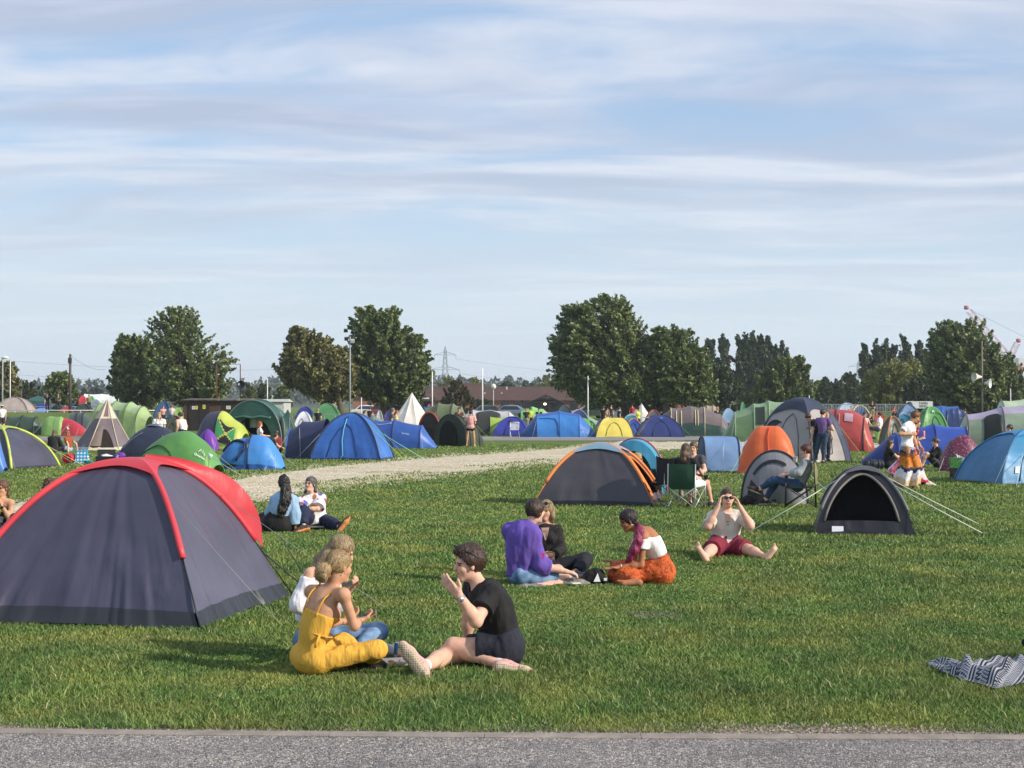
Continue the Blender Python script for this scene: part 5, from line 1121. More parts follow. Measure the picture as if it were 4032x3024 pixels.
# far small brick house and white shed
def box_house(label,name,px0,px1,yt,yb,Y,wm,rm,ridge=.4):
    k=Y/F; X0=((px0+px1)/2-CX)*k; z0=gz(X0,Y); w=(px1-px0)*k; zt=1.95+(1595-yt)*k-z0; r0=thing(name,label,'building',(X0,Y,z0),0)
    zw=zt*(1-ridge); MB().box((0,3,zw/2),(w,6,zw)).build('wall',wm,r0,smooth=False)
    MB().add([(-w/2-.3,-.3,zw),(w/2+.3,-.3,zw),(w/2+.3,6.3,zw),(-w/2-.3,6.3,zw),(-w/2-.3,3,zt),(w/2+.3,3,zt)],[(0,1,5,4),(2,3,4,5),(3,0,4),(1,2,5)]).build('roof',rm,r0,smooth=False)
    return r0,w,zw
r0,w,zw=box_house('small brick house beside the green gazebo','brick_house',62,108,1553,1600,260,BR,TILE,.35); windows(r0,[(-.4,.3,.3,1.9)],0)
box_house('low white shed roof to the right of the brick hut','shed',985,1118,1571,1600,190,M('b9bcbc',.6),M('b4b6b4',.6),.2)
box_house('pale green roofed barn behind the low white shed','barn',945,1060,1555,1600,240,M('8a9a86',.8),M('9fb39c',.7),.35)
# ================= POLES =================
def pole(label,name,px,yt,Y,r,col,cat='pole',extra=None):
    X=(px-CX)/F*Y; z0=gz(X,Y); h=at(px,yt,Y)[2]-z0
    r0=thing(name,label,cat,(X,Y,z0),0)
    MB().tube([V3(0,0,-.2),V3(0,0,h*.5),V3(0,0,h)],[r,r*.85,r*.7],8).build('post',M(col,.6,.15),r0)
    return r0,h
r0,h=pole('tall grey lamp post with black floodlights between the middle trees','lamp_post',1378,1318,130,.085,'8f959b','lamp post')
for x,z,ry in ((-.35,.35,0),(.25,.2,.5),(-.3,-.35,0),(.22,-.55,0)):
    f_=MB().box((0,0,0),(.32,.24,.26)).build('floodlight',M('23262a' if z>-.5 else 'c9cdd2',.4),r0,smooth=False); f_.location=(x,-.12,h+z); f_.rotation_euler=(.4,ry,0)
MB().tube([V3(-.4,0,h-.3),V3(.4,0,h-.3)],.03,6).build('bracket',M('5a5f64',.5),r0)
r0,h=pole('wooden telegraph pole among the far tents on the left','telegraph_pole',276,1394,138,.15,'4d443c','pole')
MB().box((0,-.12,h-.6),(.3,.2,.5)).build('junction_box',M('3b3632',.8),r0,smooth=False)
r0,h=pole('grey street lamp with a white head at the left edge','street_lamp',10,1411,136,.07,'a3a9ae','street lamp')
MB().tube([V3(-.1,0,h-.02),V3(.25,0,h+.1),V3(.5,0,h+.08)],[.1,.15,.07],8).build('lamp_head',M('e3e5e6',.4),r0)
for i,(px,yt,Y,r,c,lb) in enumerate(((40,1420,150,.06,'e4e6e6','white flagpole beside the left edge lamp'),(1053,1493,170,.07,'e9eaea','white flagpole behind the bottle green tent'),(1702,1463,150,.07,'eef0f0','white flagpole right of the bell tent'),(1900,1450,150,.07,'f2f3f3','tall white flagpole before the tiled roof'),(1423,1565,150,.06,'e6e8e8','short white post left of the bell tent'),(2315,1480,148,.07,'eceeee','white flagpole under the tallest tree'),(2408,1545,170,.06,'d5d8d8','short pale post right of the flagpole under the tallest tree'),(3186,1556,150,.05,'e6e6e0','thin white post above the navy roofed dome'),(3979,1530,140,.06,'dfe0dc','thin white post at the right behind the lilac tent'),(85,1490,200,.08,'6a5d50','thin wooden pole behind the beige canvas tent'),(2714,1555,230,.09,'6d6f70','grey drainpipe post beside the brick gable'))):
    pole(lb,'flagpole' if 'flagpole' in lb else 'post',px,yt,Y,r,c,'flagpole' if 'flagpole' in lb else 'post')
r0,h=pole('lamp post with a round globe before the tiled roof','lamp_post',1943,1530,170,.06,'b9bcbc','lamp post')
MB().lathe((0,0,h-.1),[(.05,0),(.26,.15),(.3,.35),(.22,.55),(.02,.65)],12).build('globe',M('e4e2d8',.3,0),r0)
k=150/F
X=(853-CX)*k; r0=thing('goal_frame','rust coloured post frame with a black loudspeaker above the brick hut','frame',(X,150,gz(X,150)),0)
zt=at(853,1434,150)[2]-gz(X,150); xb=(946-853)*k
for x in (0,xb): MB().tube([V3(x,0,0),V3(x,0,zt)],.055,6).build('post',M('6e3f34',.8),r0)
MB().tube([V3(0,0,zt),V3(xb,0,zt)],.03,6).build('crossbar',M('6e3f34',.8),r0)
def horn(root,c,d,r,col,l=.5):
    d=unit(d); pts=[V3(*c)+d*t*l for t in (0,.15,.35,.7,1)]; MB().tube(pts,[r*.25,r*.3,r*.4,r*.7,r],14,cap=False).build('horn_speaker',M(col,.4,.05),root)
    return pts
horn(r0,(xb-.1,-.1,at(0,1513,150)[2]-gz(X,150)),V3(.5,-1,-.1),.42,'2a2d31',.6); horn(r0,(xb-.1,.3,at(0,1530,150)[2]-gz(X,150)),V3(.8,.5,-.1),.35,'8d99a4',.5)
r0,h=pole('wooden pole carrying two white loudspeaker horns at the right','loudspeaker_pole',3867,1342,140,.1,'6f675a','pole')
z1=at(0,1487,140)[2]-gz(r0.location[0],140); z2=at(0,1508,140)[2]-gz(r0.location[0],140)
horn(r0,(-.1,-.1,z1+.05),V3(-1,-.35,0.05),.42,'d9d8ce',.8); horn(r0,(.25,-.05,z2),V3(.9,-.6,-.05),.46,'dcdcd8',.5)
for z in (z1,z2): MB().tube([V3(-.5,0,z+.3),V3(.5,0,z+.3)],.03,5).build('bracket',M('4c4842',.7),r0)
# pylons
def pylon(label,px,yt,Y,arms,w0):
    X=(px-CX)/F*Y; h=at(px,yt,Y)[2]; r0=thing('pylon',label,'pylon',(X,Y,0),.25); m=M('8d949c',.5,.05); t=.16 if Y<1200 else .2
    b=MB(); W=lambda z:w0*(1-z/h)**1.3+.5
    lv=np.linspace(0,h*.93,12)
    for i in range(4):
        sx,sy=((-1,-1),(1,-1),(1,1),(-1,1))[i]; b.tube([V3(sx*W(z),sy*W(z),z) for z in lv]+[V3(0,0,h)],t,4)
    for z0,z1 in zip(lv[:-1],lv[1:]):
        for sy in (-1,1): b.tube([V3(-W(z0),sy*W(z0),z0),V3(W(z1),sy*W(z1),z1)],t*.6,4); b.tube([V3(W(z0),sy*W(z0),z0),V3(-W(z1),sy*W(z1),z1)],t*.6,4)
    b.build('tower',m,r0,smooth=False); tips=[]
    for zf,aw in arms:
        z=h*zf; a=MB(); w=W(z)
        for s in (-1,1):
            e=V3(s*aw,0,z); 
            for sy in (-1,1): a.tube([V3(s*w,sy*w,z),e],t*.8,4); a.tube([V3(s*w,sy*w,z+h*.05),e],t*.7,4)
            a.tube([e,e-V3(0,0,2.6)],t*.8,4); tips.append(V3(X,Y,0)+V3(s*aw*cos(.25),s*aw*sin(.25),z-2.6))
        a.build('cross_arm',m,r0,smooth=False)
    return tips
tp=pylon('lattice steel pylon rising behind the tiled roof',1753,1363,1000,[(.86,7.2),(.62,9.6),(.44,8)],3.6)
tp2=pylon('fainter lattice pylon in the gap between the poplar rows',3379,1421,1400,[(.88,9),(.62,13),(.42,10)],4.2)
def cable(label,pts,r=.07):
    P=[]
    for a,b in zip(pts[:-1],pts[1:]):
        for t in np.linspace(0,1,12): P.append(a+(b-a)*t-V3(0,0,(np.linalg.norm(b-a))*.02*4*t*(1-t)))
    tag(MB().tube(P,r,4).build('power_line',M('7d838b',.6,0)),label,'cable')
LB=['upper left power line cable running to the pylon','upper right power line cable from the pylon','middle left power line cable','middle right power line cable from the pylon','lower left power line cable','lower right power line cable from the pylon']
le=[(-500,1370,640),(-500,1370,640),(-500,1420,640),(-500,1420,640),(-500,1470,640),(-500,1470,640)]
ri=[(2900,1482,1150),(2900,1482,1150),(2900,1512,1150),(2900,1512,1150),(2900,1535,1150),(2900,1535,1150)]
for i in range(6):
    cable(LB[i],[at(*le[i]),tp[i]] if i%2==0 else [tp[i],at(*ri[i])])
q=at(276,1396,138); cable('thin wire from the telegraph pole to the trees',[q,at(415,1455,160)],.015)
# cranes
def crane(label,p0,p1,Y,w,back=None):
    a=at(*p0,Y);e=at(*p1,Y); r0=thing('crane',label,'crane',(e[0],Y,gz(e[0],Y)),0); o=V3(e[0],Y,gz(e[0],Y))
    d=unit(a-e); n=unit(np.cross(d,V3(0,1,0))); b=MB(); ln=np.linalg.norm(a-e); k=int(ln/(w*1.6))
    base=e-d*ln*.9 if True else e
    base=e+(e-a)*((e[2]-2)/(a[2]-e[2])); ln=np.linalg.norm(a-base); k=int(ln/(w*1.6))
    S=[(1,1),(1,-1),(-1,-1),(-1,1)]
    P=lambda t,s:base+(a-base)*t+n*s[0]*w/2+V3(0,1,0)*s[1]*w/2-o
    for s in S: b.tube([P(0,s),P(.97,s)],.10,4)
    for i in range(k):
        for f in range(4): b.tube([P(i/k*.97,S[f]),P((i+1)/k*.97,S[(f+1)%4])],.055,4)
    b.build('boom',M('c98a96',.6,.1),r0,smooth=False)  # crane red paled to pink, distance haze put into the boom colour
    MB().lathe(tuple(a-o-V3(0,0,.8)),[(.1,0),(1.0,.3),(1.0,1.5),(.1,1.8)],8).build('boom_head',M('b8606c',.6),r0)
    MB().tube([a-o,(at(*back,Y) if back else base)-o],.06,4).build('stay_cable',M('8a8084',.6,0),r0)
    bp=base-o; MB().box((bp[0],0,2.2),(5,3.6,3)).build('cab',M('b87a84',.6),r0,smooth=False)
    return r0
crane('tall red lattice crane boom above the large right hand tree',(3805,1212),(3914,1337),620,1.9,(4060,1340))
crane('second shorter red crane boom at the right edge',(4010,1342),(3985,1391),620,1.9)
k=600/F; X=(4035-CX)*k; r0=thing('crane_cabin','white and red crane cabin block at the right edge','cabin',(X,600,.9),0)
MB().box((0,0,18),(6,4,3)).build('cabin',M('d9d6d8',.5),r0,smooth=False); MB().box((0,-.3,15.2),(7,4,1.6)).build('red_band',M('c05062',.5),r0,smooth=False); MB().box((1,0,7),(1.6,1.6,14)).build('mast',M('b75a68',.5),r0,smooth=False)
# ================= SIGN, BARRIERS, RAILS, BIN, CHAIR =================
Y=118;k=Y/F; X=(3620-CX)*k; z0=gz(X,Y)
r0=thing('main_ring_sign','white MAIN RING sign board with a black disc on its left','sign',(X,Y,z0),0)
z1=at(0,1608,Y)[2]-z0; z2=at(0,1580,Y)[2]-z0; w=104*k
MB().box((0,0,(z1+z2)/2),(w,.04,z2-z1)).build('board',M('d4d5d3',.6,.05),r0,smooth=False)
for s in (-1,1): MB().tube([V3(s*(w/2-.05),.04,0),V3(s*(w/2-.05),.04,z2)],.035,6).build('leg',M('a7a9a8',.5),r0)
text_mesh('lettering','MAIN\nRING',.27,M('3b3d40',.6,0),r0,frame4(V3(w*.15,-.03,(z1+z2)/2+.0),V3(1,0,0),V3(0,0,1)),.004)
MB().tube([V3(-w*.5+.24,-.025,(z1+z2)/2-.02),V3(-w*.5+.24,-.06,(z1+z2)/2-.02)],.25,20).build('black_disc',M('17181a',.7),r0)
# crowd barriers
Y=134;k=Y/F
def barrier(label,px,src=None):
    X=(px-CX)*k; z0=gz(X,Y)
    if src is not None:
        c=copy_tree(src); c.location=(X,Y,z0); c['label']=label; return c
    r0=thing('crowd_barrier',label,'barrier',(X,Y,z0),0,'steel crowd barriers along the bank'); m=M('a9b1b4',.4,.05,metal=.3)
    w=103*k; b=MB(); R_=.12
    P=[V3(-w/2,0,.15)]+[V3(-w/2+R_-R_*cos(a),0,1.06-R_+R_*sin(a)) for a in np.linspace(0,pi/2,5)]+[V3(w/2-R_+R_*cos(a),0,1.06-R_+R_*sin(a)) for a in np.linspace(pi/2,0,5)]+[V3(w/2,0,.15),V3(-w/2,0,.15)]
    b.tube(P,.03,6); b.build('frame',m,r0)
    b=MB()
    for i in range(1,17): x=-w/2+w*i/17; b.tube([V3(x,0,.15),V3(x,0,1.05)],.016,4)
    b.build('bars',m,r0)
    for s in (-1,1): MB().tube([V3(s*w*.35,-.3,.02),V3(s*w*.35,0,.15),V3(s*w*.35,.3,.02)],.022,5).build('foot',m,r0)
    return r0
src=barrier('steel crowd barrier just right of the navy roofed dome',3222)
for lb,px in (('steel crowd barrier behind the white and pale blue dome',3328),('steel crowd barrier behind the standing man in black',3434),('steel crowd barrier left of the main ring sign',3540)): barrier(lb,px,src)
def rail(label,x0,x1,py,Y,r,col,np_=9):
    a=at(x0,py,Y);b_=at(x1,py,Y); r0=thing('rail_fence',label,'fence',((a[0]+b_[0])/2,Y,0),0); o=V3((a[0]+b_[0])/2,Y,0)
    MB().tube([a-o,b_-o],r,6).build('rail',M(col,.5,.05),r0)
    for i in range(np_):
        p=a+(b_-a)*i/(np_-1)-o; MB().tube([V3(p[0],0,gz(p[0]+o[0],Y)),p],r*.8,5).build('post',M(col,.5,.05),r0)
rail('low white rail along the top of the grass bank at left',-200,640,1616,137,.05,'cfd2d0',14)
rail('grey rail fence behind the blue dome tent',1150,1490,1634,123,.03,'8f9693',9)
rail('white rail among the far tents on the left',140,400,1601,165,.05,'e2e4e4',6)
rail('short white rail behind the navy dome tent',2530,2582,1644,112,.035,'d8dad8',3)
# red bin
p=gp(2890,1722); k=p[1]/F; w=42*k; h=57*k
r0=thing('wheelie_bin','bright red wheelie bin standing by the road behind the orange tent','bin',p,.1)
b=MB(); b.box((0,0,h*.48),(w*.86,w*.9,h*.84),taper=1.12); b.build('body',M('d1282c',.4,.06),r0,smooth=False)
b=MB(); b.box((0,0,h*.94),(w*1.04,w*1.1,h*.06)); b.box((0,-.0,h*.985),(w*.9,w*.95,h*.03)); b.build('lid',M('dc3430',.4,.06),r0,smooth=False)
for s in (-1,1): MB().tube([V3(s*w*.36,w*.42,.1),V3(s*w*.30,w*.42,.1)],.1,12).build('wheel',M('1b1b1c',.7),r0)
MB().tube([V3(-w*.4,w*.62,h*.9),V3(w*.4,w*.62,h*.9)],.02,6).build('handle',M('b82226',.4),r0)
# white folding chair
p=gp(2026,1721); r0=thing('folding_chair','white folding garden chair with slatted back beside the road','chair',p,.15); m=M('dfe2e4',.45,.03); k=p[1]/F
w=34*k/2; b=MB()
for s in (-1,1):
    b.tube([V3(s*w,.25,0),V3(s*w,.05,.45),V3(s*w,-.05,.9)],.018,6); b.tube([V3(s*w,-.3,0),V3(s*w,.2,.45)],.018,6); b.tube([V3(s*w,-.1,.62),V3(s*w,.35,.62)],.022,6)
b.tube([V3(-w,-.05,.9),V3(w,-.05,.9)],.02,6); b.build('frame',m,r0)
b=MB()
for i in range(7): x=-w*.85+w*1.7*i/6; b.box((x,-.0,.66),(w*.20,.015,.42))
b.build('backrest',M('d0d4d4',.5,.03),r0,smooth=False)
MB().box((0,.2,.44),(w*1.9,.4,.02)).build('seat',m,r0,smooth=False)
# parked cars near the hall
def car(label,px,Y,rz,col,src=None):
    X=(px-CX)/F*Y; z=gz(X,Y)
    r0=thing('parked_car',label,'car',(X,Y,z),rz,'cars parked in front of the hall')
    sec=[(-2.1,.45,.62),(-2.05,.35,.8),(-1.3,.3,.92),(-.75,.3,1.38),(.1,.3,1.45),(.9,.3,1.38),(1.6,.3,.98),(2.0,.35,.9),(2.1,.45,.7)]
    P=[]
    for x,z0,z1 in sec:
        w=.82; t=.62 if z1>1.1 else .78
        P.append([(x,-w*.95,z0),(x,-w,(z0+min(z1,.9))/2),(x,-w*.96,min(z1,.92)),(x,-t,z1),(x,0,z1+.03),(x,t,z1),(x,w*.96,min(z1,.92)),(x,w,(z0+min(z1,.9))/2),(x,w*.95,z0)])
    b=MB(); b.grid(P); b.ngon(P[0]); b.ngon(P[-1][::-1]); b.build('body',M(col,.25,.03,coat=.5),r0)
    for s in (-1,1):
        b=MB(); y=s*.80
        b.add([(-1.1,y,.95),(1.25,y,.97),(.85,s*.70,1.33),(-.65,s*.70,1.33)],[(0,1,2,3)]); b.build('window',GLASS,r0,smooth=False)
        for x in (-1.3,1.3): MB().tube([V3(x,s*.70,.31),V3(x,s*.86,.31)],.31,14).build('wheel',M('17181a',.7),r0)
    return r0
for lb,px,Y,rz,c in (('dark grey parked car left of the globe lamp',1918,170,0.1,'3c434c'),('blue grey parked car right of the globe lamp',2008,170,-.1,'6d7c90'),('dark green parked car right of the tallest flagpole tree',2330,165,.1,'3f4d4a'),('grey parked car under the tallest tree',2405,168,.05,'7a8790'),('dark blue parked car behind the bell tent',1560,170,0,'3a4250'),('white parked van left of the bell tent',1440,190,.1,'c9ccd0'),('red parked car behind the walking couple',1500,185,-.1,'8a3038')): car(lb,px,Y,rz,c)

# ================= HAZE =================
def haze():
    m,nt,o=nmat('haze_air'); v=N(nt,'ShaderNodeVolumePrincipled'); v.inputs['Color'].default_value=(.86,.91,1,1); v.inputs['Density'].default_value=HAZE; v.inputs['Anisotropy'].default_value=.1
    L(nt,v.outputs[0],o.inputs['Volume'])
    ob=MB().box((0,1600,30),(5200,3440,66)).build('haze',m,smooth=False); tag(ob,'thin summer haze over the camp site','haze',kind='stuff')
HAZE=.00022
haze()
# ================= PEOPLE: bodies as one smooth skin around a posed skeleton =================
def C_(a,b,ra,rb=None,k=.03,cuts=(),sub=False): return ('c',np.asarray(a,float),np.asarray(b,float),ra,ra if rb is None else rb,k,cuts,sub)
def E_(c,r,R,k=.05,cuts=(),sub=False): return ('e',np.asarray(c,float),np.asarray(r,float),np.asarray(R,float),0,k,cuts,sub)
def sdf_mesh(prims,h):
    lo=np.full(3,1e9);hi=np.full(3,-1e9);bb=[]
    for p in prims:
        if p[0]=='c': r=max(p[3],p[4]); l=np.minimum(p[1],p[2])-r; u=np.maximum(p[1],p[2])+r
        else: r=max(p[2]); l=p[1]-r;u=p[1]+r
        bb.append((l,u))
        if not p[7]: lo=np.minimum(lo,l);hi=np.maximum(hi,u)
    lo=lo-3*h; n=np.ceil((hi+3*h-lo)/h).astype(int)+1
    f=np.full(n,1.0,np.float32)
    ax=[lo[i]+h*np.arange(n[i]) for i in range(3)]
    for p,(l,u) in zip(prims,bb):
        k=p[5]; m=k+2.5*h
        i0=np.clip(np.floor((l-m-lo)/h).astype(int),0,n-1); i1=np.clip(np.ceil((u+m-lo)/h).astype(int)+1,1,n)
        if np.any(i1<=i0): continue
        x=ax[0][i0[0]:i1[0]][:,None,None]; y=ax[1][i0[1]:i1[1]][None,:,None]; z=ax[2][i0[2]:i1[2]][None,None,:]
        if p[0]=='c':
            a,b=p[1],p[2]; ab=b-a; q=ab@ab+1e-12
            t=np.clip(((x-a[0])*ab[0]+(y-a[1])*ab[1]+(z-a[2])*ab[2])/q,0,1)
            d=np.sqrt((x-a[0]-t*ab[0])**2+(y-a[1]-t*ab[1])**2+(z-a[2]-t*ab[2])**2)-(p[3]+(p[4]-p[3])*t)
        else:
            c,r,R=p[1],p[2],p[3]; X=x-c[0];Y=y-c[1];Z=z-c[2]
            e=[R[0,i]*X+R[1,i]*Y+R[2,i]*Z for i in range(3)]
            k0=np.sqrt(sum((e[i]/r[i])**2 for i in range(3))); k1=np.sqrt(sum((e[i]/r[i]**2)**2 for i in range(3)))+1e-9
            d=k0*(k0-1)/k1
        for (pt,nn) in p[6]:
            d=np.maximum(d,(x-pt[0])*nn[0]+(y-pt[1])*nn[1]+(z-pt[2])*nn[2])
        s=f[i0[0]:i1[0],i0[1]:i1[1],i0[2]:i1[2]]
        if p[7]:
            g=-d; hh=np.maximum(k-np.abs(s-g),0)/max(k,1e-6); s[...]=np.maximum(s,g)+hh*hh*k/4
        else:
            hh=np.maximum(k-np.abs(s-d),0)/max(k,1e-6); s[...]=np.minimum(s,d)-hh*hh*k/4
    return surfnet(f,lo,h)
def surfnet(f,o,h):
    s=f<0; n=np.array(f.shape)-1
    sl=lambda A,c:A[c[0]:c[0]+n[0],c[1]:c[1]+n[1],c[2]:c[2]+n[2]]
    cs=[(i,j,k) for i in (0,1) for j in (0,1) for k in (0,1)]
    cnt=np.zeros(n,np.int8)
    for c in cs: cnt+=sl(s,c)
    mask=(cnt>0)&(cnt<8); ii=np.argwhere(mask); idx=np.full(n,-1,np.int64); idx[mask]=np.arange(len(ii))
    pos=np.zeros((len(ii),3)); num=np.zeros(len(ii))
    for a in cs:
        for ax in range(3):
            if a[ax]: continue
            b=list(a); b[ax]=1
            fa=f[ii[:,0]+a[0],ii[:,1]+a[1],ii[:,2]+a[2]]; fb=f[ii[:,0]+b[0],ii[:,1]+b[1],ii[:,2]+b[2]]
            cr=(fa<0)!=(fb<0); t=np.where(cr,fa/np.where(cr,fa-fb,1),0)
            e=np.zeros(3); e[ax]=1
            pos+=np.where(cr[:,None],np.array(a)+t[:,None]*e,0); num+=cr
    V=o+h*(ii+pos/num[:,None]); Q=[]
    for ax in range(3):
        b=[0,0,0]; b[ax]=1
        A=s[:s.shape[0]-b[0],:s.shape[1]-b[1],:s.shape[2]-b[2]]; B=s[b[0]:,b[1]:,b[2]:]
        d=A!=B; e=np.argwhere(d)
        u,v=(ax+1)%3,(ax+2)%3
        ok=(e[:,u]>0)&(e[:,v]>0)&(e[:,u]<n[u])&(e[:,v]<n[v])&(e[:,ax]<n[ax]); e=e[ok]
        def ix(du,dv):
            q=e.copy(); q[:,u]-=du;q[:,v]-=dv; return idx[q[:,0],q[:,1],q[:,2]]
        q=np.stack([ix(1,1),ix(0,1),ix(0,0),ix(1,0)],1)
        fl=~A[tuple(e.T)]
        q[fl]=q[fl][:,::-1]; Q.append(q)
    Q=np.concatenate(Q); Q=Q[(Q>=0).all(1)]
    return V,Q
def disp(V,Q,amp,sc,seed):
    nrm=np.zeros_like(V); a=np.cross(V[Q[:,2]]-V[Q[:,0]],V[Q[:,3]]-V[Q[:,1]])
    for i in range(4): np.add.at(nrm,Q[:,i],a)
    nrm/=np.linalg.norm(nrm,axis=1)[:,None]+1e-9
    w=(vn(V*np.array(sc),seed)-.5)+.5*(vn(V*np.array(sc)*2.1,seed+1)-.5)
    return V+nrm*(amp*2*w)[:,None]
def smooth_v(V,Q,it=1):
    for _ in range(it):
        S=np.zeros_like(V);c=np.zeros(len(V))
        for i in range(4):
            a,b=Q[:,i],Q[:,(i+1)%4]
            np.add.at(S,a,V[b]);np.add.at(S,b,V[a]);np.add.at(c,a,1);np.add.at(c,b,1)
        V=V*.5+.5*S/np.maximum(c,1)[:,None]
    return V
SKIN={'a':'d0a288','b':'c59576','p':'dcae97','t':'a97152','br':'8a5638','f':'c08a6a'}
def skin_m(c): return M(SKIN.get(c,c),.62,.12,22,.002,140,spec=.3)
def hair_m(c):
    key=('hair',c)
    if key in MC: return MC[key]
    m,nt,o=nmat('hair_'+str(len(MC))); b=N(nt,'ShaderNodeBsdfPrincipled'); b.inputs['Roughness'].default_value=.42; b.inputs['Specular IOR Level'].default_value=.5
    n=N(nt,'ShaderNodeTexNoise'); n.inputs['Scale'].default_value=1; n.inputs['Detail'].default_value=3; L(nt,mapped(nt,(170,170,16)),n.inputs['Vector'])
    c0=hx(c); L(nt,ramp(nt,n.outputs['Fac'],[(.32,tuple(x*.45 for x in c0)),(.5,c0),(.7,tuple(min(x*1.7,1) for x in c0))]),b.inputs['Base Color'])
    bp=N(nt,'ShaderNodeBump'); bp.inputs['Distance'].default_value=.006; L(nt,n.outputs['Fac'],bp.inputs['Height']); L(nt,bp.outputs['Normal'],b.inputs['Normal']); L(nt,b.outputs[0],o.inputs['Surface']); MC[key]=m; return m
def cloth_m(c,rough=.85): return M(c,rough,.10,9,.022,11,(1,1,.45))
def pat_m(kind):
    key=('pat',kind)
    if key in MC: return MC[key]
    m,nt,o=nmat('cloth_'+kind); b=N(nt,'ShaderNodeBsdfPrincipled'); b.inputs['Roughness'].default_value=.85
    if kind=='stripe':
        w=N(nt,'ShaderNodeTexWave'); w.wave_type='BANDS'; w.bands_direction='Z'; w.inputs['Scale'].default_value=5.2; w.inputs['Distortion'].default_value=.5; L(nt,mapped(nt),w.inputs['Vector'])
        c=ramp(nt,w.outputs['Fac'],[(.42,hx('b8606a')),(.55,hx('e9c6bb'))])
    elif kind=='blots':
        v=N(nt,'ShaderNodeTexVoronoi'); v.inputs['Scale'].default_value=9; v.inputs['Randomness'].default_value=.9; L(nt,mapped(nt,(1,1,.8)),v.inputs['Vector'])
        s=N(nt,'ShaderNodeSeparateColor'); L(nt,v.outputs['Color'],s.inputs[0])
        cc=ramp(nt,s.outputs[0],[(0,hx('b9476f')),(.3,hx('d17fa0')),(.5,hx('5a5fa8')),(.68,hx('e2b24c')),(.85,hx('b7794a'))],'CONSTANT')
        mk_=ramp(nt,v.outputs['Distance'],[(.38,(1,1,1)),(.43,(0,0,0))]); x=N(nt,'ShaderNodeMixRGB'); L(nt,mk_,x.inputs[0]); x.inputs[1].default_value=hx('ece5e6')+(1,); L(nt,cc,x.inputs[2]); c=x.outputs[0]
    elif kind=='paisley':
        n=N(nt,'ShaderNodeTexNoise'); n.inputs['Scale'].default_value=26; n.inputs['Detail'].default_value=6; n.inputs['Distortion'].default_value=2.6; L(nt,mapped(nt),n.inputs['Vector'])
        c=ramp(nt,n.outputs['Fac'],[(.36,hx('7d2a18')),(.46,hx('b24a1c')),(.56,hx('c75a22')),(.66,hx('d27c34'))])
    elif kind=='rib':
        w=N(nt,'ShaderNodeTexWave'); w.wave_type='BANDS'; w.bands_direction='X'; w.inputs['Scale'].default_value=62; w.inputs['Distortion'].default_value=.1; L(nt,mapped(nt),w.inputs['Vector'])
        n=N(nt,'ShaderNodeTexNoise'); n.inputs['Scale'].default_value=7; L(nt,mapped(nt),n.inputs['Vector'])
        c=ramp(nt,w.outputs['Fac'],[(.1,hx('dca83c')),(.8,hx('e2ae44'))])
        n2=N(nt,'ShaderNodeTexNoise'); n2.inputs['Scale'].default_value=1; L(nt,mapped(nt,(22,22,5),rot=(.3,.5,.2)),n2.inputs['Vector'])
        ad=N(nt,'ShaderNodeMath',operation='MULTIPLY_ADD'); L(nt,n2.outputs['Fac'],ad.inputs[0]); ad.inputs[1].default_value=30.0; L(nt,w.outputs['Fac'],ad.inputs[2])
        bp=N(nt,'ShaderNodeBump'); bp.inputs['Distance'].default_value=.0009; L(nt,ad.outputs[0],bp.inputs['Height']); L(nt,bp.outputs['Normal'],b.inputs['Normal'])
    elif kind=='denim':
        n=N(nt,'ShaderNodeTexNoise'); n.inputs['Scale'].default_value=9; n.inputs['Detail'].default_value=6; L(nt,mapped(nt),n.inputs['Vector'])
        c=ramp(nt,n.outputs['Fac'],[(.34,hx('3f5f86')),(.5,hx('6384aa')),(.68,hx('8fabc8'))])
    elif kind=='floral':
        v=N(nt,'ShaderNodeTexVoronoi'); v.inputs['Scale'].default_value=20; L(nt,mapped(nt),v.inputs['Vector']); s=N(nt,'ShaderNodeSeparateColor'); L(nt,v.outputs['Color'],s.inputs[0])
        c=ramp(nt,s.outputs[1],[(0,hx('26242c')),(.5,hx('3b3f2a')),(.72,hx('c9bfae')),(.86,hx('b7a63c'))],'CONSTANT')
    elif kind=='dots':
        v=N(nt,'ShaderNodeTexVoronoi'); v.inputs['Scale'].default_value=48; L(nt,mapped(nt),v.inputs['Vector']); c=ramp(nt,v.outputs['Distance'],[(.2,hx('4a423d')),(.3,hx('141416'))])
    elif kind=='pinkprint':
        n=N(nt,'ShaderNodeTexNoise'); n.inputs['Scale'].default_value=7; n.inputs['Detail'].default_value=5; L(nt,mapped(nt),n.inputs['Vector'])
        c=ramp(nt,n.outputs['Fac'],[(.36,hx('b3264f')),(.46,hx('cf6a86')),(.54,hx('d9c6cc')),(.66,hx('e4dfe2'))])
    L(nt,c,b.inputs['Base Color']); L(nt,b.outputs[0],o.inputs['Surface']); MC[key]=m; return m
def cm(c): return pat_m(c[1:]) if c.startswith('@') else cloth_m(c)
EYE=M('1b1614',.25,0)
def head_frame(az,pi_,roll=0):
    a,p=radians(az),radians(pi_); f=V3(cos(a)*cos(p),sin(a)*cos(p),sin(p)); l=V3(-sin(a),cos(a),0); u=np.cross(f,l)
    r=radians(roll); l2=l*cos(r)+u*sin(r); u2=np.cross(f,l2); return np.stack([f,l2,u2],1)
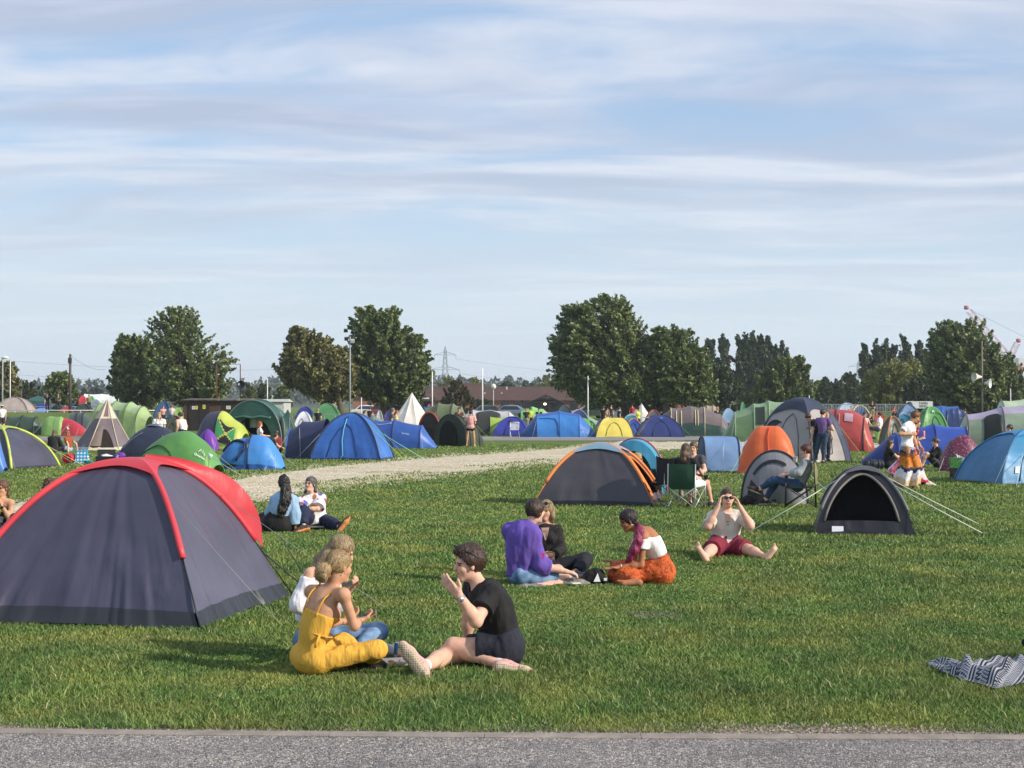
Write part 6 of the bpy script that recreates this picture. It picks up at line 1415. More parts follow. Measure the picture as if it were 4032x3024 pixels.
def hand_prims(W,T,pn,ts,curl,s,k=.007):
    d=unit(T-W); pn=unit(pn-d*np.dot(pn,d)); sd=np.cross(d,pn); P=[]
    offs=[-.030,-.010,.010,.029]; ln=[.92,1.05,1.0,.80]
    if ts<0: offs=offs[::-1]; 
    offs=[o*s for o in offs]
    order=[.80,1.0,1.05,.92] if ts>0 else [.92,1.05,1.0,.80][::-1]
    for i,o in enumerate(offs):
        K=W+d*.088*s+sd*o; P.append(C_(W+d*.01*s+sd*o*.55,K,.0150*s,.0118*s,.014))
        q=K; c=0
        for j,(sl,r0) in enumerate(((.043,.0098),(.027,.0090),(.021,.0082))):
            c+=curl*(.55+.45*j)*(1+.12*(i-1.5)); e=q+(d*cos(c)+pn*sin(c))*sl*s*order[i]; P.append(C_(q,e,r0*s,r0*s*.92,k)); q=e
    b=W+d*.022*s+sd*.024*s*ts; m=b+unit(d*.75+sd*ts*.75+pn*.35)*.045*s; P.append(C_(b,m,.0145*s,.0115*s,.012)); P.append(C_(m,m+unit(d*1.0+sd*ts*.25+pn*(.35+curl*.4))*.038*s,.0112*s,.009*s,k))
    return P
def human(label,J,s=1.0,fem=False,hd=(0,0,0),skin='a',top=None,bottom=None,hair=None,shoes=None,h=.012,curl=.35,palmL=None,palmR=None,slouch=.03,extra=None,group=None,rawhair=(),hips=None,fat=1.0,socks=None,beard=None):
    J={k:np.asarray(v,float) for k,v in J.items()}
    pel,nk,hc=J['pel'],J['neck'],J['head']
    root_loc=V3(pel[0],pel[1],gz(pel[0],pel[1])); r0=thing('person',label,'person',root_loc,0,group)
    up=unit(nk-pel); Lt=np.linalg.norm(nk-pel); lf=J['shL']-J['shR']; lf=unit(lf-up*np.dot(lf,up)); fr=np.cross(lf,up); R=np.stack([fr,lf,up],1)
    hl=V3(lf[0],lf[1],0) if hips is None else V3(cos(radians(hips+90)),sin(radians(hips+90)),0); hl=unit(hl); hu=unit(up*.6+V3(0,0,.4)); hl=unit(hl-hu*np.dot(hl,hu)); hf=np.cross(hl,hu); RP=np.stack([hf,hl,hu],1)
    hipL=pel+hl*.092*s; hipR=pel-hl*.092*s
    mid=pel+up*Lt*.40-fr*slouch; ch=pel+up*Lt*.70-fr*slouch*.9
    def torso(e=0,k=.06,cuts=(),low=True):
        g=s*fat; P=[]
        if low: P.append(E_(pel,(.122*g+e,(.17 if fem else .160)*g+e,.125*s+e),RP,k,cuts))
        P.append(E_(mid,((.092 if fem else .112)*g+e,(.122 if fem else .145)*g+e,.16*s+e),R,k,cuts))
        P.append(E_(ch,((.102 if fem else .122)*g+e,(.140 if fem else .168)*g+e,.175*s+e),R,k,cuts))
        if fem:
            for q in (-1,1): P.append(E_(ch+fr*.075*s+lf*q*.062*s-up*.01*s,(.062*s+e,.06*s+e,.062*s+e),R,.03,cuts))
        return P
    def shoulders(e=0,cuts=()):
        P=[C_(J['shL'],nk+lf*.04*s-up*.02*s,(.053 if fem else .063)*s+e,.052*s+e,.05,cuts),C_(J['shR'],nk-lf*.04*s-up*.02*s,(.053 if fem else .063)*s+e,.052*s+e,.05,cuts)]
        return P
    ua=(.042,.036) if fem else (.052,.043); fa=(.036,.025) if fem else (.043,.029)
    def arms(e=0,frac=2.0,cuts=(),lo=0,k=.03,start=0):
        P=[]
        for q in 'LR':
            if 'el'+q not in J: continue
            a,b,c=J['sh'+q],J['el'+q],J['wr'+q]; t=min(frac,1); en=a+(b-a)*t; dr=unit(b-a)
            cc=list(cuts)+([(en,dr)] if frac<1 else []); st=a+(b-a)*start
            P.append(C_(st,en,ua[0]*s+e,(ua[0]+(ua[1]-ua[0])*t)*s+e+lo,k,cc))
            if frac>1:
                t=min(frac-1,1); en=b+(c-b)*t; cc=list(cuts)+([(en,unit(c-b))] if frac<2 or e>0 else [])
                P.append(C_(b,b+(en-b)*.35,ua[1]*s+e+lo,fa[0]*s+e+lo,k,())) 
                P.append(C_(b+(en-b)*.3,en,fa[0]*s+e+lo,(fa[0]+(fa[1]-fa[0])*t)*s+e+lo,k,cc))
        return P
    th=(.086,.058) if not fem else (.088,.056); sh=(.056,.036) if not fem else (.052,.033)
    def legs(e=0,frac=2.0,lo=0,k=.04,cuts=()):
        P=[]
        for q,hp in (('L',hipL),('R',hipR)):
            if 'kn'+q not in J: continue
            a,b,c=hp,J['kn'+q],J['an'+q]; t=min(frac,1); en=a+(b-a)*t; cc=list(cuts)+([(en,unit(b-a))] if frac<1 else [])
            P.append(C_(a,en,th[0]*s*fat+e,(th[0]+(th[1]-th[0])*t)*s*fat+e+lo,k,cc))
            if frac>1:
                t=min(frac-1,1); en=b+(c-b)*t; m=b+(c-b)*.33*t
                P.append(C_(b,m,th[1]*s*fat+e+lo,sh[0]*s*fat+e+lo,k)); P.append(C_(m,en,sh[0]*s*fat+e+lo,(sh[0]+(sh[1]-sh[0])*t)*s+e+lo,k,[(en,unit(c-b))] if e>0 else ()))
        return P
    HR=head_frame(*hd); hs=s*(.97 if fem else 1.0); hp=lambda x,y,z:hc+HR@(V3(x,y,z)*hs)
    I3=HR
    P=torso(0)+shoulders(0)+arms(0)+legs(0)
    P+=[C_(nk-up*.03*s,hp(-.022,0,-.07),.054*s,.052*s,.035)]
    P+=[E_(hp(-.012,0,.035),np.array((.096,.075,.090))*hs,I3,.03),E_(hp(.024,0,-.042),np.array((.066,.055,.076))*hs,I3,.03),C_(hp(.070,-.008,-.098),hp(.070,.008,-.098),.019*hs,.019*hs,.03)]
    if h<.02:
        P+=[C_(hp(.078,-.036,.022),hp(.078,.036,.022),.013*hs,None,.02),C_(hp(.086,0,.016),hp(.106,0,-.026),.008*hs,.0125*hs,.012)]
        for q in (-1,1): P+=[E_(hp(.056,q*.038,-.026),np.array((.028,.024,.028))*hs,I3,.02),E_(hp(.090,q*.031,.003),np.array((.014,.015,.0095))*hs,I3,.010,sub=True),E_(hp(-.002,q*.079,-.008),np.array((.017,.010,.030))*hs,I3,.008)]
        P+=[C_(hp(.080,-.020,-.056),hp(.080,.020,-.056),.0085*hs,None,.010)]
    for q,ts,pn in (('L',-1,palmL),('R',1,palmR)):
        if 'wr'+q in J and 'ha'+q in J:
            d=unit(J['ha'+q]-J['wr'+q]); p_=V3(*pn) if pn is not None else (-lf if q=='L' else lf)*.7-V3(0,0,.6)
            if h<.013: P+=hand_prims(J['wr'+q],J['ha'+q],p_,ts,curl,s)
            else: P+=[C_(J['wr'+q],J['wr'+q]+d*.09*s,.026*s,.034*s,.02),C_(J['wr'+q]+d*.09*s,J['wr'+q]+d*.16*s,.028*s,.016*s,.02)]
    # feet
    feet={}
    for q in 'LR':
        if 'an'+q in J and 'to'+q in J:
            A,T_,K=J['an'+q],J['to'+q],J['kn'+q]; fd=unit(T_-A); dn=unit(A-K); dn=dn-fd*np.dot(dn,fd); dn=unit(dn)
            He=A+dn*.045*s-fd*.045*s; Ba=A+dn*.052*s+fd*.135*s; To=A+dn*.056*s+fd*.175*s
            feet[q]=(A,fd,dn,He,Ba,To); sd=np.cross(fd,dn)
            P+=[C_(A,He,.034*s,.033*s,.03),C_(He,Ba,.032*s,.027*s,.03),C_(A,Ba,.036*s,.026*s,.03)]
            if shoes is None and h<.013:
                for i in range(5):
                    o=(i-2)*.0165*s; tl=(.06,.052,.047,.041,.034)[i if q=='R' else i]*s; sg=1 if q=='L' else -1
                    P.append(C_(Ba+sd*o*sg*.8,Ba+sd*o*sg+fd*tl,.013*s,(.0145 if i==0 else .010)*s,.008))
            else: P+=[C_(Ba,To,.027*s,.02*s,.02)]
    V,Q=sdf_mesh(P,h); V=smooth_v(V,Q,1)
    mats=[skin_m(skin),EYE,hair_m(hair['col']) if hair else EYE,M('a85a50',.5,0)]
    cen=V[Q].mean(1); lc=(cen-hc)@HR/hs; mi=np.zeros(len(Q),int)
    if h<.02:
        ay=np.abs(lc[:,1]); near=(np.linalg.norm(lc,axis=1)<.16)&(lc[:,0]>.05)
        mi[near&(((ay-.031)/.015)**2+((lc[:,2]-.003)/max(.0062,h*.75))**2<1)]=1
        mi[near&(ay>.012)&(ay<.050)&(np.abs(lc[:,2]-.021+.006*((ay-.03)/.02)**2)<max(.0052,h*.62))]=2
        mi[near&(lc[:,0]>.07)&(ay<.024)&(np.abs(lc[:,2]+.056)<max(.0075,h*.6))]=3
    mk('body',V-root_loc,Q,mats,r0,mi); BV=V
    # clothes
    def cloth(name,prims,col,amp=.006,sc=(14,14,7),seed=3,rel=1,colf=None):
        if not prims: return
        V,Q=sdf_mesh(prims,h*1.0); V=smooth_v(V,Q,1)
        if h<.02 and amp: V=disp(V,Q,amp,sc,seed)
        o=mk(name,V-root_loc,Q,cm(col) if isinstance(col,str) else col,r0); return o
    if bottom:
        e=bottom.get('e',.014); fr_=bottom.get('len',2.0)
        cw=[(pel+up*bottom.get('waist',.15)*s,up)]
        PB=[E_(pel,(.122*s*fat+e,(.17 if fem else .160)*s*fat+e,.125*s+e),RP,.06,cw),E_(mid,((.092 if fem else .112)*s*fat+e*.8,(.122 if fem else .145)*s*fat+e*.8,.16*s),R,.05,cw)]
        if bottom.get('skirt'):
            a=[p for p in legs(e+.012,fr_,bottom.get('lo',.03),.12)]; PB=[(*p[:5],.12,*p[6:]) for p in PB]; PB+=a+[C_(*q) for q in bottom.get('add',())]
        else: PB+=legs(e,fr_,bottom.get('lo',0),.04)
        cloth(bottom.get('name','trousers'),PB,bottom['col'],bottom.get('amp',.005),bottom.get('sc',(16,16,8)),7)
    if top:
        e=top.get('e',.014); sl=top.get('sleeve',.5); hem=top.get('hem',.02); drop=top.get('drop',-.03)
        ncut=[(nk-up*drop*s+fr*0,unit(up+fr*top.get('tilt',.25)))]
        tc=[(pel+up*hem*s,-up)]
        PT=torso(e,.06,tc+ncut,low=True)
        if top.get('sh',True): PT+=shoulders(e,ncut if drop>-.02 else ())
        if sl>0: PT+=arms(e,sl,ncut if drop>0 else (),top.get('lo',.012),.03,top.get('start',0))
        if drop<=0: PT+=[C_(nk-up*.06*s+fr*.02,hp(-.01,0,-.05),.062*s,.060*s,.012,(),True)]
        cloth(top.get('name','t_shirt'),PT,top['col'],top.get('amp',.007),top.get('sc',(13,13,6)),5)
    # shoes
    if shoes:
        for q,(A,fd,dn,He,Ba,To) in feet.items():
            hgt=.078*s
            cu=[(A+dn*hgt,dn)]
            PS=[C_(A-dn*.005*s,He,.040*s,.041*s,.03,cu+[(A-dn*.02*s,-dn)]),C_(He+dn*.005,Ba,.041*s,.040*s,.03,cu),C_(A+fd*.03*s,Ba,.042*s,.035*s,.03,cu+[(A-dn*.03*s,-dn)]),C_(Ba,To+fd*.025*s,.042*s,.032*s,.03,cu)]
            V,Q=sdf_mesh(PS,h); V=smooth_v(V,Q,1); so=mk('shoe',V-root_loc,Q,cm(shoes[0]),r0)
            c1=[(A+dn*(hgt+.016*s),dn),(A+dn*(hgt-.012*s),-dn)]; Z=dn*(hgt*.62)
            PS=[C_(A+Z-fd*.045*s,A+Z+fd*.13*s,.049*s,.050*s,.02,c1),C_(A+Z+fd*.13*s,A+Z+fd*.205*s,.050*s,.036*s,.02,c1)]
            V,Q=sdf_mesh(PS,h); V=smooth_v(V,Q,1); mk('sole',V-root_loc,Q,shoes[1] if not isinstance(shoes[1],str) else cm(shoes[1]),so)
    if socks:
        for q,(A,fd,dn,He,Ba,To) in feet.items():
            K=J['kn'+q]; u_=unit(K-A); V,Q=sdf_mesh([C_(A-u_*-.0,A+u_*.07*s,.042*s,.042*s,.01,[(A+u_*.07*s,u_)])],h); mk('sock',V-root_loc,Q,cm(socks),r0)
    # hair
    if hair:
        vol=hair.get('vol',.014); c=hair.get('line',.022); nrm=HR@unit(V3(.75,0,-.65)); pt=hc+nrm*c*hs
        cu=[(pt,nrm)]; 
        if hair.get('nape',True): cu.append((hp(0,0,-.075),-HR[:,2]))
        PH=[E_(hp(-.014,0,.036),(np.array((.096,.075,.090))*hs+vol),I3,.02,cu)]
        if hair.get('fringe'): PH+=[C_(hp(.03,-.045,.118),hp(.092,-.03,.100),.022*hs,.016*hs,.02),C_(hp(.03,.03,.122),hp(.095,.028,.102),.024*hs,.017*hs,.02),C_(hp(-.03,0,.125),hp(.06,0,.125),.03*hs,.022*hs,.02)]
        if hair.get('side'): PH+=[E_(hp(-.02,q*.066,-.005),np.array((.05,.022,.06))*hs,I3,.02) for q in (-1,1)]
        for ch_ in hair.get('chains',()):
            pts=[at(x,y,hc[1]+dy) for x,y,dy,r in ch_]
            for i in range(len(pts)-1): PH.append(C_(pts[i],pts[i+1],ch_[i][3],ch_[i+1][3],.025))
        for ch_ in hair.get('loc',()):
            pts=[hp(x,y,z) for x,y,z,r in ch_]
            for i in range(len(pts)-1): PH.append(C_(pts[i],pts[i+1],ch_[i][3]*hs,ch_[i+1][3]*hs,.025))
        V,Q=sdf_mesh(PH,max(h*.8,.006)); V=smooth_v(V,Q,1)
        if h<.02: V=disp(V,Q,hair.get('amp',.006)*(.5 if 'sc' not in hair else 1),hair.get('sc',(85,85,16)),11)
        o_=mk('hair',V-root_loc,Q,hair_m(hair['col']),r0)
        if h<.012: strands(r0,V,Q,hair,hc,HR,root_loc)
    if beard:
        PH=[E_(hp(.028,0,-.062),np.array((.066,.058,.060))*hs,I3,.02,[(hp(0,0,-.05),HR[:,2]),(hp(.02,0,0),-HR[:,0])])]
        V,Q=sdf_mesh(PH,h); mk('beard',V-root_loc,Q,hair_m(beard),r0)
    r0_=dict(root=r0,loc=root_loc,J=J,hp=hp,HR=HR,up=up,fr=fr,lf=lf,pel=pel,ch=ch,nk=nk,feet=feet,s=s,BV=BV)
    if extra: extra(r0_)
    return r0_
def strands(root,V,Q,hair,hc,HR,loc):   # loose strand ribbons over the hair mass
    rg=np.random.default_rng(int(abs(V[0,0])*1e4)%9999)
    a=np.cross(V[Q[:,2]]-V[Q[:,0]],V[Q[:,3]]-V[Q[:,1]]); nr=a/(np.linalg.norm(a,axis=1)[:,None]+1e-9); c=V[Q].mean(1)
    n=min(len(Q),hair.get('str',700)); I=rg.choice(len(Q),n,replace=False); long_=bool(hair.get('chains') or hair.get('loc'))
    vs=[];fs=[]; upv=HR[:,2]
    for i in I:
        p=c[i]; m=nr[i]; g=-upv if long_ else (-upv*.8-HR[:,0]*.5*(1 if m@HR[:,0]<.3 else -1.2)); g=g if 'flow' not in hair else unit(hc+HR@V3(*hair['flow'])-p); g=g-m*(g@m); g=unit(g+rg.normal(size=3)*.10); l=rg.uniform(.025,.055) if long_ else rg.uniform(.014,.03); w=np.cross(g,m)*rg.uniform(.0012,.0026); b=len(vs)
        o1=p+m*.001; o2=p+g*l*.55+m*rg.uniform(.001,.005); o3=p+g*l+m*rg.uniform(-.004,.003)
        vs+= [o1-w,o1+w,o2+w,o2-w,o3]; fs+=[(b,b+1,b+2,b+3),(b+3,b+2,b+4)]
    mk('hair_strands',np.array(vs)-loc,fs,hair_m(hair['col']),[o for o in root.children if o.name.startswith('hair')][0],smooth=False)
LEN=dict(neck=.51,head=.185,sh=.20,el=.285,wr=.25,ha=.17,kn=.43,an=.42,to=.19)
def posed(Y0,s,D_):   # joints read as (px,py[,depth sign]); depth from the bone lengths
    J={}; J['pel']=at(D_['pel'][0],D_['pel'][1],Y0)
    par=dict(neck='pel',head='neck',shL='neck',shR='neck',elL='shL',elR='shR',wrL='elL',wrR='elR',haL='wrL',haR='wrR',knL='pel',knR='pel',anL='knL',anR='knR',toL='anL',toR='anR')
    for k,pn in par.items():
        if k not in D_: continue
        v=D_[k]; P0=J[pn]; Ln=LEN[k if k in LEN else k[:2]]*s; q=at(v[0],v[1],P0[1]); d0=np.linalg.norm(q-P0); sg=v[2] if len(v)>2 else 0
        dz=sqrt(max(Ln*Ln-d0*d0,0))*sg
        q=at(v[0],v[1],P0[1]+dz)
        if d0>Ln*1.35: print('LONG',k,v,round(d0/Ln,2))
        J[k]=q
    return J
def local_pose(X,Y,az,s,D_,z=None):
    a=radians(az); f=V3(cos(a),sin(a),0); l=V3(-sin(a),cos(a),0); z0=gz(X,Y) if z is None else z
    return {k:V3(X,Y,z0)+s*(f*v[0]+l*v[1]+V3(0,0,v[2])) for k,v in D_.items()}
def mirror(D_):
    o={}
    for k,v in D_.items():
        o[k]=v
        if k.endswith('L') and k[:-1]+'R' not in D_: o[k[:-1]+'R']=(v[0],-v[1],v[2])
    return o
STAND=mirror(dict(pel=(0,0,.95),neck=(0,0,1.45),head=(.03,0,1.625),shL=(0,.185,1.40),elL=(-.03,.225,1.13),wrL=(.06,.225,.89),haL=(.09,.22,.73),knL=(.02,.105,.51),anL=(-.01,.11,.085),toL=(.17,.13,.05)))
HOLD=dict(STAND); HOLD.update(elL=(0,.23,1.13),wrL=(.22,.08,1.12),haL=(.33,.0,1.16),elR=(0,-.23,1.13),wrR=(.22,-.08,1.14),haR=(.33,0,1.18))
SIT=mirror(dict(pel=(0,0,.12),neck=(.05,0,.60),head=(.10,0,.775),shL=(.05,.18,.56),elL=(.18,.23,.33),wrL=(.36,.12,.25),haL=(.46,.05,.22),knL=(.33,.27,.20),anL=(.32,-.05,.07),toL=(.36,-.2,.06)))
SITK=mirror(dict(pel=(0,0,.12),neck=(.02,0,.60),head=(.07,0,.775),shL=(.03,.18,.56),elL=(.2,.2,.38),wrL=(.40,.08,.36),haL=(.48,0,.36),knL=(.36,.13,.42),anL=(.5,.12,.08),toL=(.67,.13,.05)))
CHAIR=mirror(dict(pel=(0,0,.46),neck=(-.10,0,.95),head=(-.07,0,1.13),shL=(-.09,.18,.91),elL=(-.02,.26,.66),wrL=(.2,.24,.62),haL=(.33,.2,.62),knL=(.42,.13,.50),anL=(.46,.13,.08),toL=(.64,.14,.05)))
def tube_on(P,name,pts,r,mat,n=6): return MB().tube([np.asarray(p)-P['loc'] for p in pts],r,n).build(name,mat,P['root'])
def wrist_band(P,q,col,w=.012,r=.034,t=.9,metal=0,name='wristband'):
    J=P['J']; a=J['el'+q];b=J['wr'+q]; c=a+(b-a)*t; d=unit(b-a); u=unit(np.cross(d,V3(.3,.2,1))); v=np.cross(d,u)
    ring=[c+(u*cos(x)+v*sin(x))*r for x in np.linspace(0,2*pi,15)]
    bb=MB(); bb.grid([[p-d*w/2-P['loc'],p+d*w/2-P['loc']] for p in ring]); bb.build(name,M(col,.35,.05,metal=metal),P['root'])
def glasses(P,z=.004,x=.098,col='151518',r=.020,up=0,tint=True,name='sunglasses'):
    hp=P['hp']; b=MB()
    for q in (-1,1):
        ring=[hp(x-.004*abs(sin(a)),q*.033+r*1.12*cos(a),z+up+r*.85*sin(a)) for a in np.linspace(0,2*pi,13)]
        if tint: b.ngon([p-P['loc'] for p in ring[:-1]])
        b.tube([p-P['loc'] for p in ring],.0026,4)
        b.tube([hp(x-.004,q*.055,z+up+.006)-P['loc'],hp(x-.05,q*.078,z+up+.006)-P['loc'],hp(0,q*.082,z+up)-P['loc']],.003,4)
    b.tube([hp(x,-.012,z+up+.004)-P['loc'],hp(x+.004,0,z+up+.006)-P['loc'],hp(x,.012,z+up+.004)-P['loc']],.003,4)
    b.build(name,M(col,.15,0,spec=.8),P['root'],smooth=False)
def snap(P,p,d,off=.006,rad=.02):
    V=P['BV']; r=V-p; t=r@d; q=np.linalg.norm(r-t[:,None]*d,axis=1); k=q<rad
    return p+d*((t[k].max() if k.any() else .1)+off)
# ---------- the man in black (near group)
def waffle():
    m,nt,o=nmat('waffle_sole'); b=N(nt,'ShaderNodeBsdfPrincipled'); b.inputs['Roughness'].default_value=.8
    v=N(nt,'ShaderNodeTexVoronoi'); v.inputs['Scale'].default_value=62; v.inputs['Randomness'].default_value=.12; L(nt,mapped(nt),v.inputs['Vector'])
    L(nt,ramp(nt,v.outputs['Distance'],[(.26,hx('8f816c')),(.42,hx('b3a389')),(.6,hx('bfb097'))]),b.inputs['Base Color']); bp=N(nt,'ShaderNodeBump'); bp.inputs['Distance'].default_value=.006; L(nt,v.outputs['Distance'],bp.inputs['Height']); L(nt,bp.outputs['Normal'],b.inputs['Normal']); L(nt,b.outputs[0],o.inputs['Surface']); return m
def ex3(P):
    hp=P['hp']; wrist_band(P,'L','b9bcc2',.022,.035,.93,.9,'watch'); J=P['J']
    d=unit(J['wrL']-J['elL']); c=J['elL']+(J['wrL']-J['elL'])*.93; n=unit(V3(.2,-1,-.2)-d*np.dot(V3(.2,-1,-.2),d))
    MB().tube([c+n*.030-P['loc'],c+n*.041-P['loc']],.018,12).build('watch_face',M('d6dade',.2,0,metal=.6),P['root'])
    # sunglasses pushed up into the hair
    b=MB()
    for q in (-1,1):
        b.tube([hp(.085+.006*sin(a),q*.034+.021*cos(a),.128+.015*sin(a))-P['loc'] for a in np.linspace(0,2*pi,11)],.004,4)
        b.ngon([hp(.086,q*.034+.02*cos(a),.129+.014*sin(a))-P['loc'] for a in np.linspace(0,2*pi,11)[:-1]])
        b.tube([hp(.08,q*.058,.125)-P['loc'],hp(.0,q*.088,.085)-P['loc'],hp(-.05,q*.092,.045)-P['loc']],.004,4)
    b.build('sunglasses',M('171a20',.12,0,spec=.8),P['root'],smooth=False)
    for q in 'LR':
        A,fd,dn,He,Ba,To=P['feet'][q]; sd=np.cross(fd,dn)
        for k in (.03,.055): 
            c=A+fd*k; b=MB(); b.tube([c+sd*.045*cos(a)*1.0+ -dn*(.0-.03+.045*sin(a))-P['loc']+dn*.03 for a in np.linspace(.15,pi-.15,9)],.006,5); b.build('shoe_stripe',M('cf5560',.6),P['root'])
P3=human('man in a black T-shirt and navy shorts sitting with a hand raised to his mouth',posed(11.42,1.06,dict(pel=(1985,2548),neck=(1893,2316),head=(1848,2222),shL=(1930,2344,-1),shR=(1868,2318,1),elL=(1874,2446,-1),wrL=(1809,2346,-.5),haL=(1757,2291,0),elR=(1846,2425,.6),wrR=(1840,2530,.2),haR=(1846,2605,-.2),knL=(1786,2545,-.2),anL=(1992,2622,-1),toL=(2078,2640,0),knR=(1752,2584,-.6),anR=(1664,2626,-1),toR=(1612,2552,0))),1.06,False,(196,-4,0),'p',
 dict(col='101012',sleeve=.60,hem=-.02,e=.020,amp=.013,lo=.020),dict(col='1a1d2b',len=.55,e=.028,lo=.02,name='shorts',amp=.008,waist=.10),dict(col='3f2c22',fringe=True,vol=.02,line=.016,amp=.006,str=800),(('d3a5a0'),waffle()),h=.0065,curl=.18,palmL=(.45,.75,.1),palmR=(0,0,-1),slouch=.02,extra=ex3,socks='e4e2e6',hips=190)
# grass stem between his fingers
tag(MB().tube([at(1752,2290,11.15),at(1765,2272,11.13),at(1790,2252,11.12)],.0022,4).build('grass_stem',M('8fae5a',.7,0)),'thin green grass stem held by the man in black','grass stem')
# ---------- the woman in the yellow jumpsuit
def ex1(P):
    J=P['J'];loc=P['loc']
    nk,up,fr,lf=P['nk'],P['up'],P['fr'],P['lf']
    for q in (1,-1):
        pts=[snap(P,nk+lf*q*(.07+.012*t)-up*.22*(1-t),-fr) for t in np.linspace(.12,.80,8)]+[nk+lf*q*.088+up*.030-fr*.03,nk+lf*q*.09+up*.02+fr*.04]
        tube_on(P,'strap',pts,.0065,pat_m('rib'))
    # waist tie
    w=P['pel']+up*.20; ring=[w-fr*.02+(fr*.116*cos(a)+lf*.140*sin(a)) for a in np.linspace(0,2*pi,25)]
    tube_on(P,'waist_tie',ring,.006,pat_m('rib')); tube_on(P,'waist_tie',[ring[16]-fr*.01,ring[16]-up*.05-fr*.02,ring[16]-up*.09-fr*.015],.010,pat_m('rib'))
    wrist_band(P,'L','c9a06a',.006,.031,.8); wrist_band(P,'R','d9c7a6',.006,.031,.85)
    hp=P['hp']; MB().lathe(tuple(hp(.0,-.088,-.05)-loc),[(.001,0),(.006,.006),(.001,.014)],6).build('earring',M('c9b27a',.3,0,metal=.8),P['root'])
P1=human('woman in a mustard yellow ribbed jumpsuit sitting cross-legged with her back turned',posed(11.12,.96,dict(pel=(1222,2590),neck=(1305,2322),head=(1336,2232),shR=(1352,2342,-.8),shL=(1226,2330,.8),elR=(1395,2464,.3),wrR=(1412,2445,1),haR=(1446,2430,.6),elL=(1290,2450,1),wrL=(1352,2448,1),haL=(1405,2418,.5),knR=(1485,2558,-.3),anR=(1420,2616,1),toR=(1370,2622,.5),knL=(1352,2530,1),anL=(1432,2596,-.3),toL=(1460,2610,0))),.96,True,(38,-8,0),'b',
 dict(col='@rib',sleeve=0,hem=-.05,e=.010,drop=.185,tilt=.05,sh=False,name='jumpsuit_top',amp=.003),dict(col='@rib',len=1.9,e=.006,lo=.009,waist=.22,name='jumpsuit_trousers',amp=.006,sc=(20,20,9)),dict(col='9c835c',vol=.012,line=.024,loc=[[(-.10,0,-.005,.035),(-.145,.0,-.035,.052),(-.15,.01,-.085,.040),(-.125,.012,-.125,.015)],[(-.135,.02,-.04,.035),(-.15,.045,-.08,.02),(-.14,.055,-.115,.008)],[(-.135,-.02,-.04,.035),(-.15,-.04,-.085,.02),(-.14,-.05,-.12,.008)]],amp=.0012,sc=(60,60,20),flow=(-.15,0,-.05),str=900),(('2b2420'),'1d1a18'),h=.0065,curl=.45,slouch=.045,extra=ex1,palmR=(0,.3,1),palmL=(0,.2,1),fat=.96)
q=P1['J']['haR']; M4=frame4(q+V3(.0,.0,.012),at(1470,2420,q[1])-at(1410,2442,q[1]),V3(-.2,1,.25))
b=MB(); b.box((0,0,0),(.145,.07,.008)); ph=b.build('mobile_phone',[M('d9a08c',.25,0,metal=.5)],smooth=False)
from mathutils import Matrix
ph.matrix_world=Matrix([list(map(float,r)) for r in M4]); tag(ph,'pink gold phone held by the woman in yellow','phone')
MB().box((0,0,.0045),(.132,.062,.002)).build('screen',M('15171c',.1,0,spec=.8),ph,smooth=False)
# ---------- the woman in the white off-shoulder top
P2=human('woman in a white off-shoulder blouse and blue jeans behind the woman in yellow',posed(11.78,.97,dict(pel=(1232,2520),neck=(1272,2236),head=(1343,2172,0),shR=(1222,2262,-.8),shL=(1300,2250,.8),elR=(1182,2378,-.4),wrR=(1282,2392,.4),haR=(1345,2352,.3),elL=(1330,2370,.6),wrL=(1372,2328,-.6),haL=(1396,2303,-.4),knR=(1492,2486,-.3),anR=(1400,2560,-.8),toR=(1340,2570,0),knL=(1370,2510,1),anL=(1490,2546,-.4),toL=(1536,2562,0))),.97,True,(8,-24,0),'a',
 dict(col='e4e2e8',sleeve=1.0,hem=.14,e=.02,drop=.075,tilt=.0,lo=.03,name='blouse',amp=.009,sc=(26,26,6)),dict(col='@denim',len=1.95,e=.012,name='jeans',waist=.16),dict(col='8f7a58',vol=.014,line=.030,chains=[[(1312,2168,.05,.07),(1270,2205,.02,.06),(1240,2250,-.02,.045),(1225,2290,-.08,.02)],[(1290,2190,-.06,.05),(1262,2235,-.08,.04),(1255,2290,-.10,.02)]],amp=.003,sc=(50,50,16)),(('8b8d92'),'d6d6d4'),h=.0075,curl=.5,slouch=.05,palmL=(0,-.3,1),palmR=(0,0,1))
q=P2['J']['haL']; b=MB(); b.box((0,0,0),(.14,.068,.009)); ph=b.build('mobile_phone',M('8a6a4a',.3,0),smooth=False); M4=frame4(q+V3(-.03,-.02,.01),V3(1,.1,.14),V3(-.1,1,.5)); ph.matrix_world=Matrix([list(map(float,r)) for r in M4]); tag(ph,'brown cased phone held by the woman in the white blouse','phone')
MB().box((0,0,.005),(.125,.06,.002)).build('screen',M('15171c',.1,0,spec=.8),ph,smooth=False)
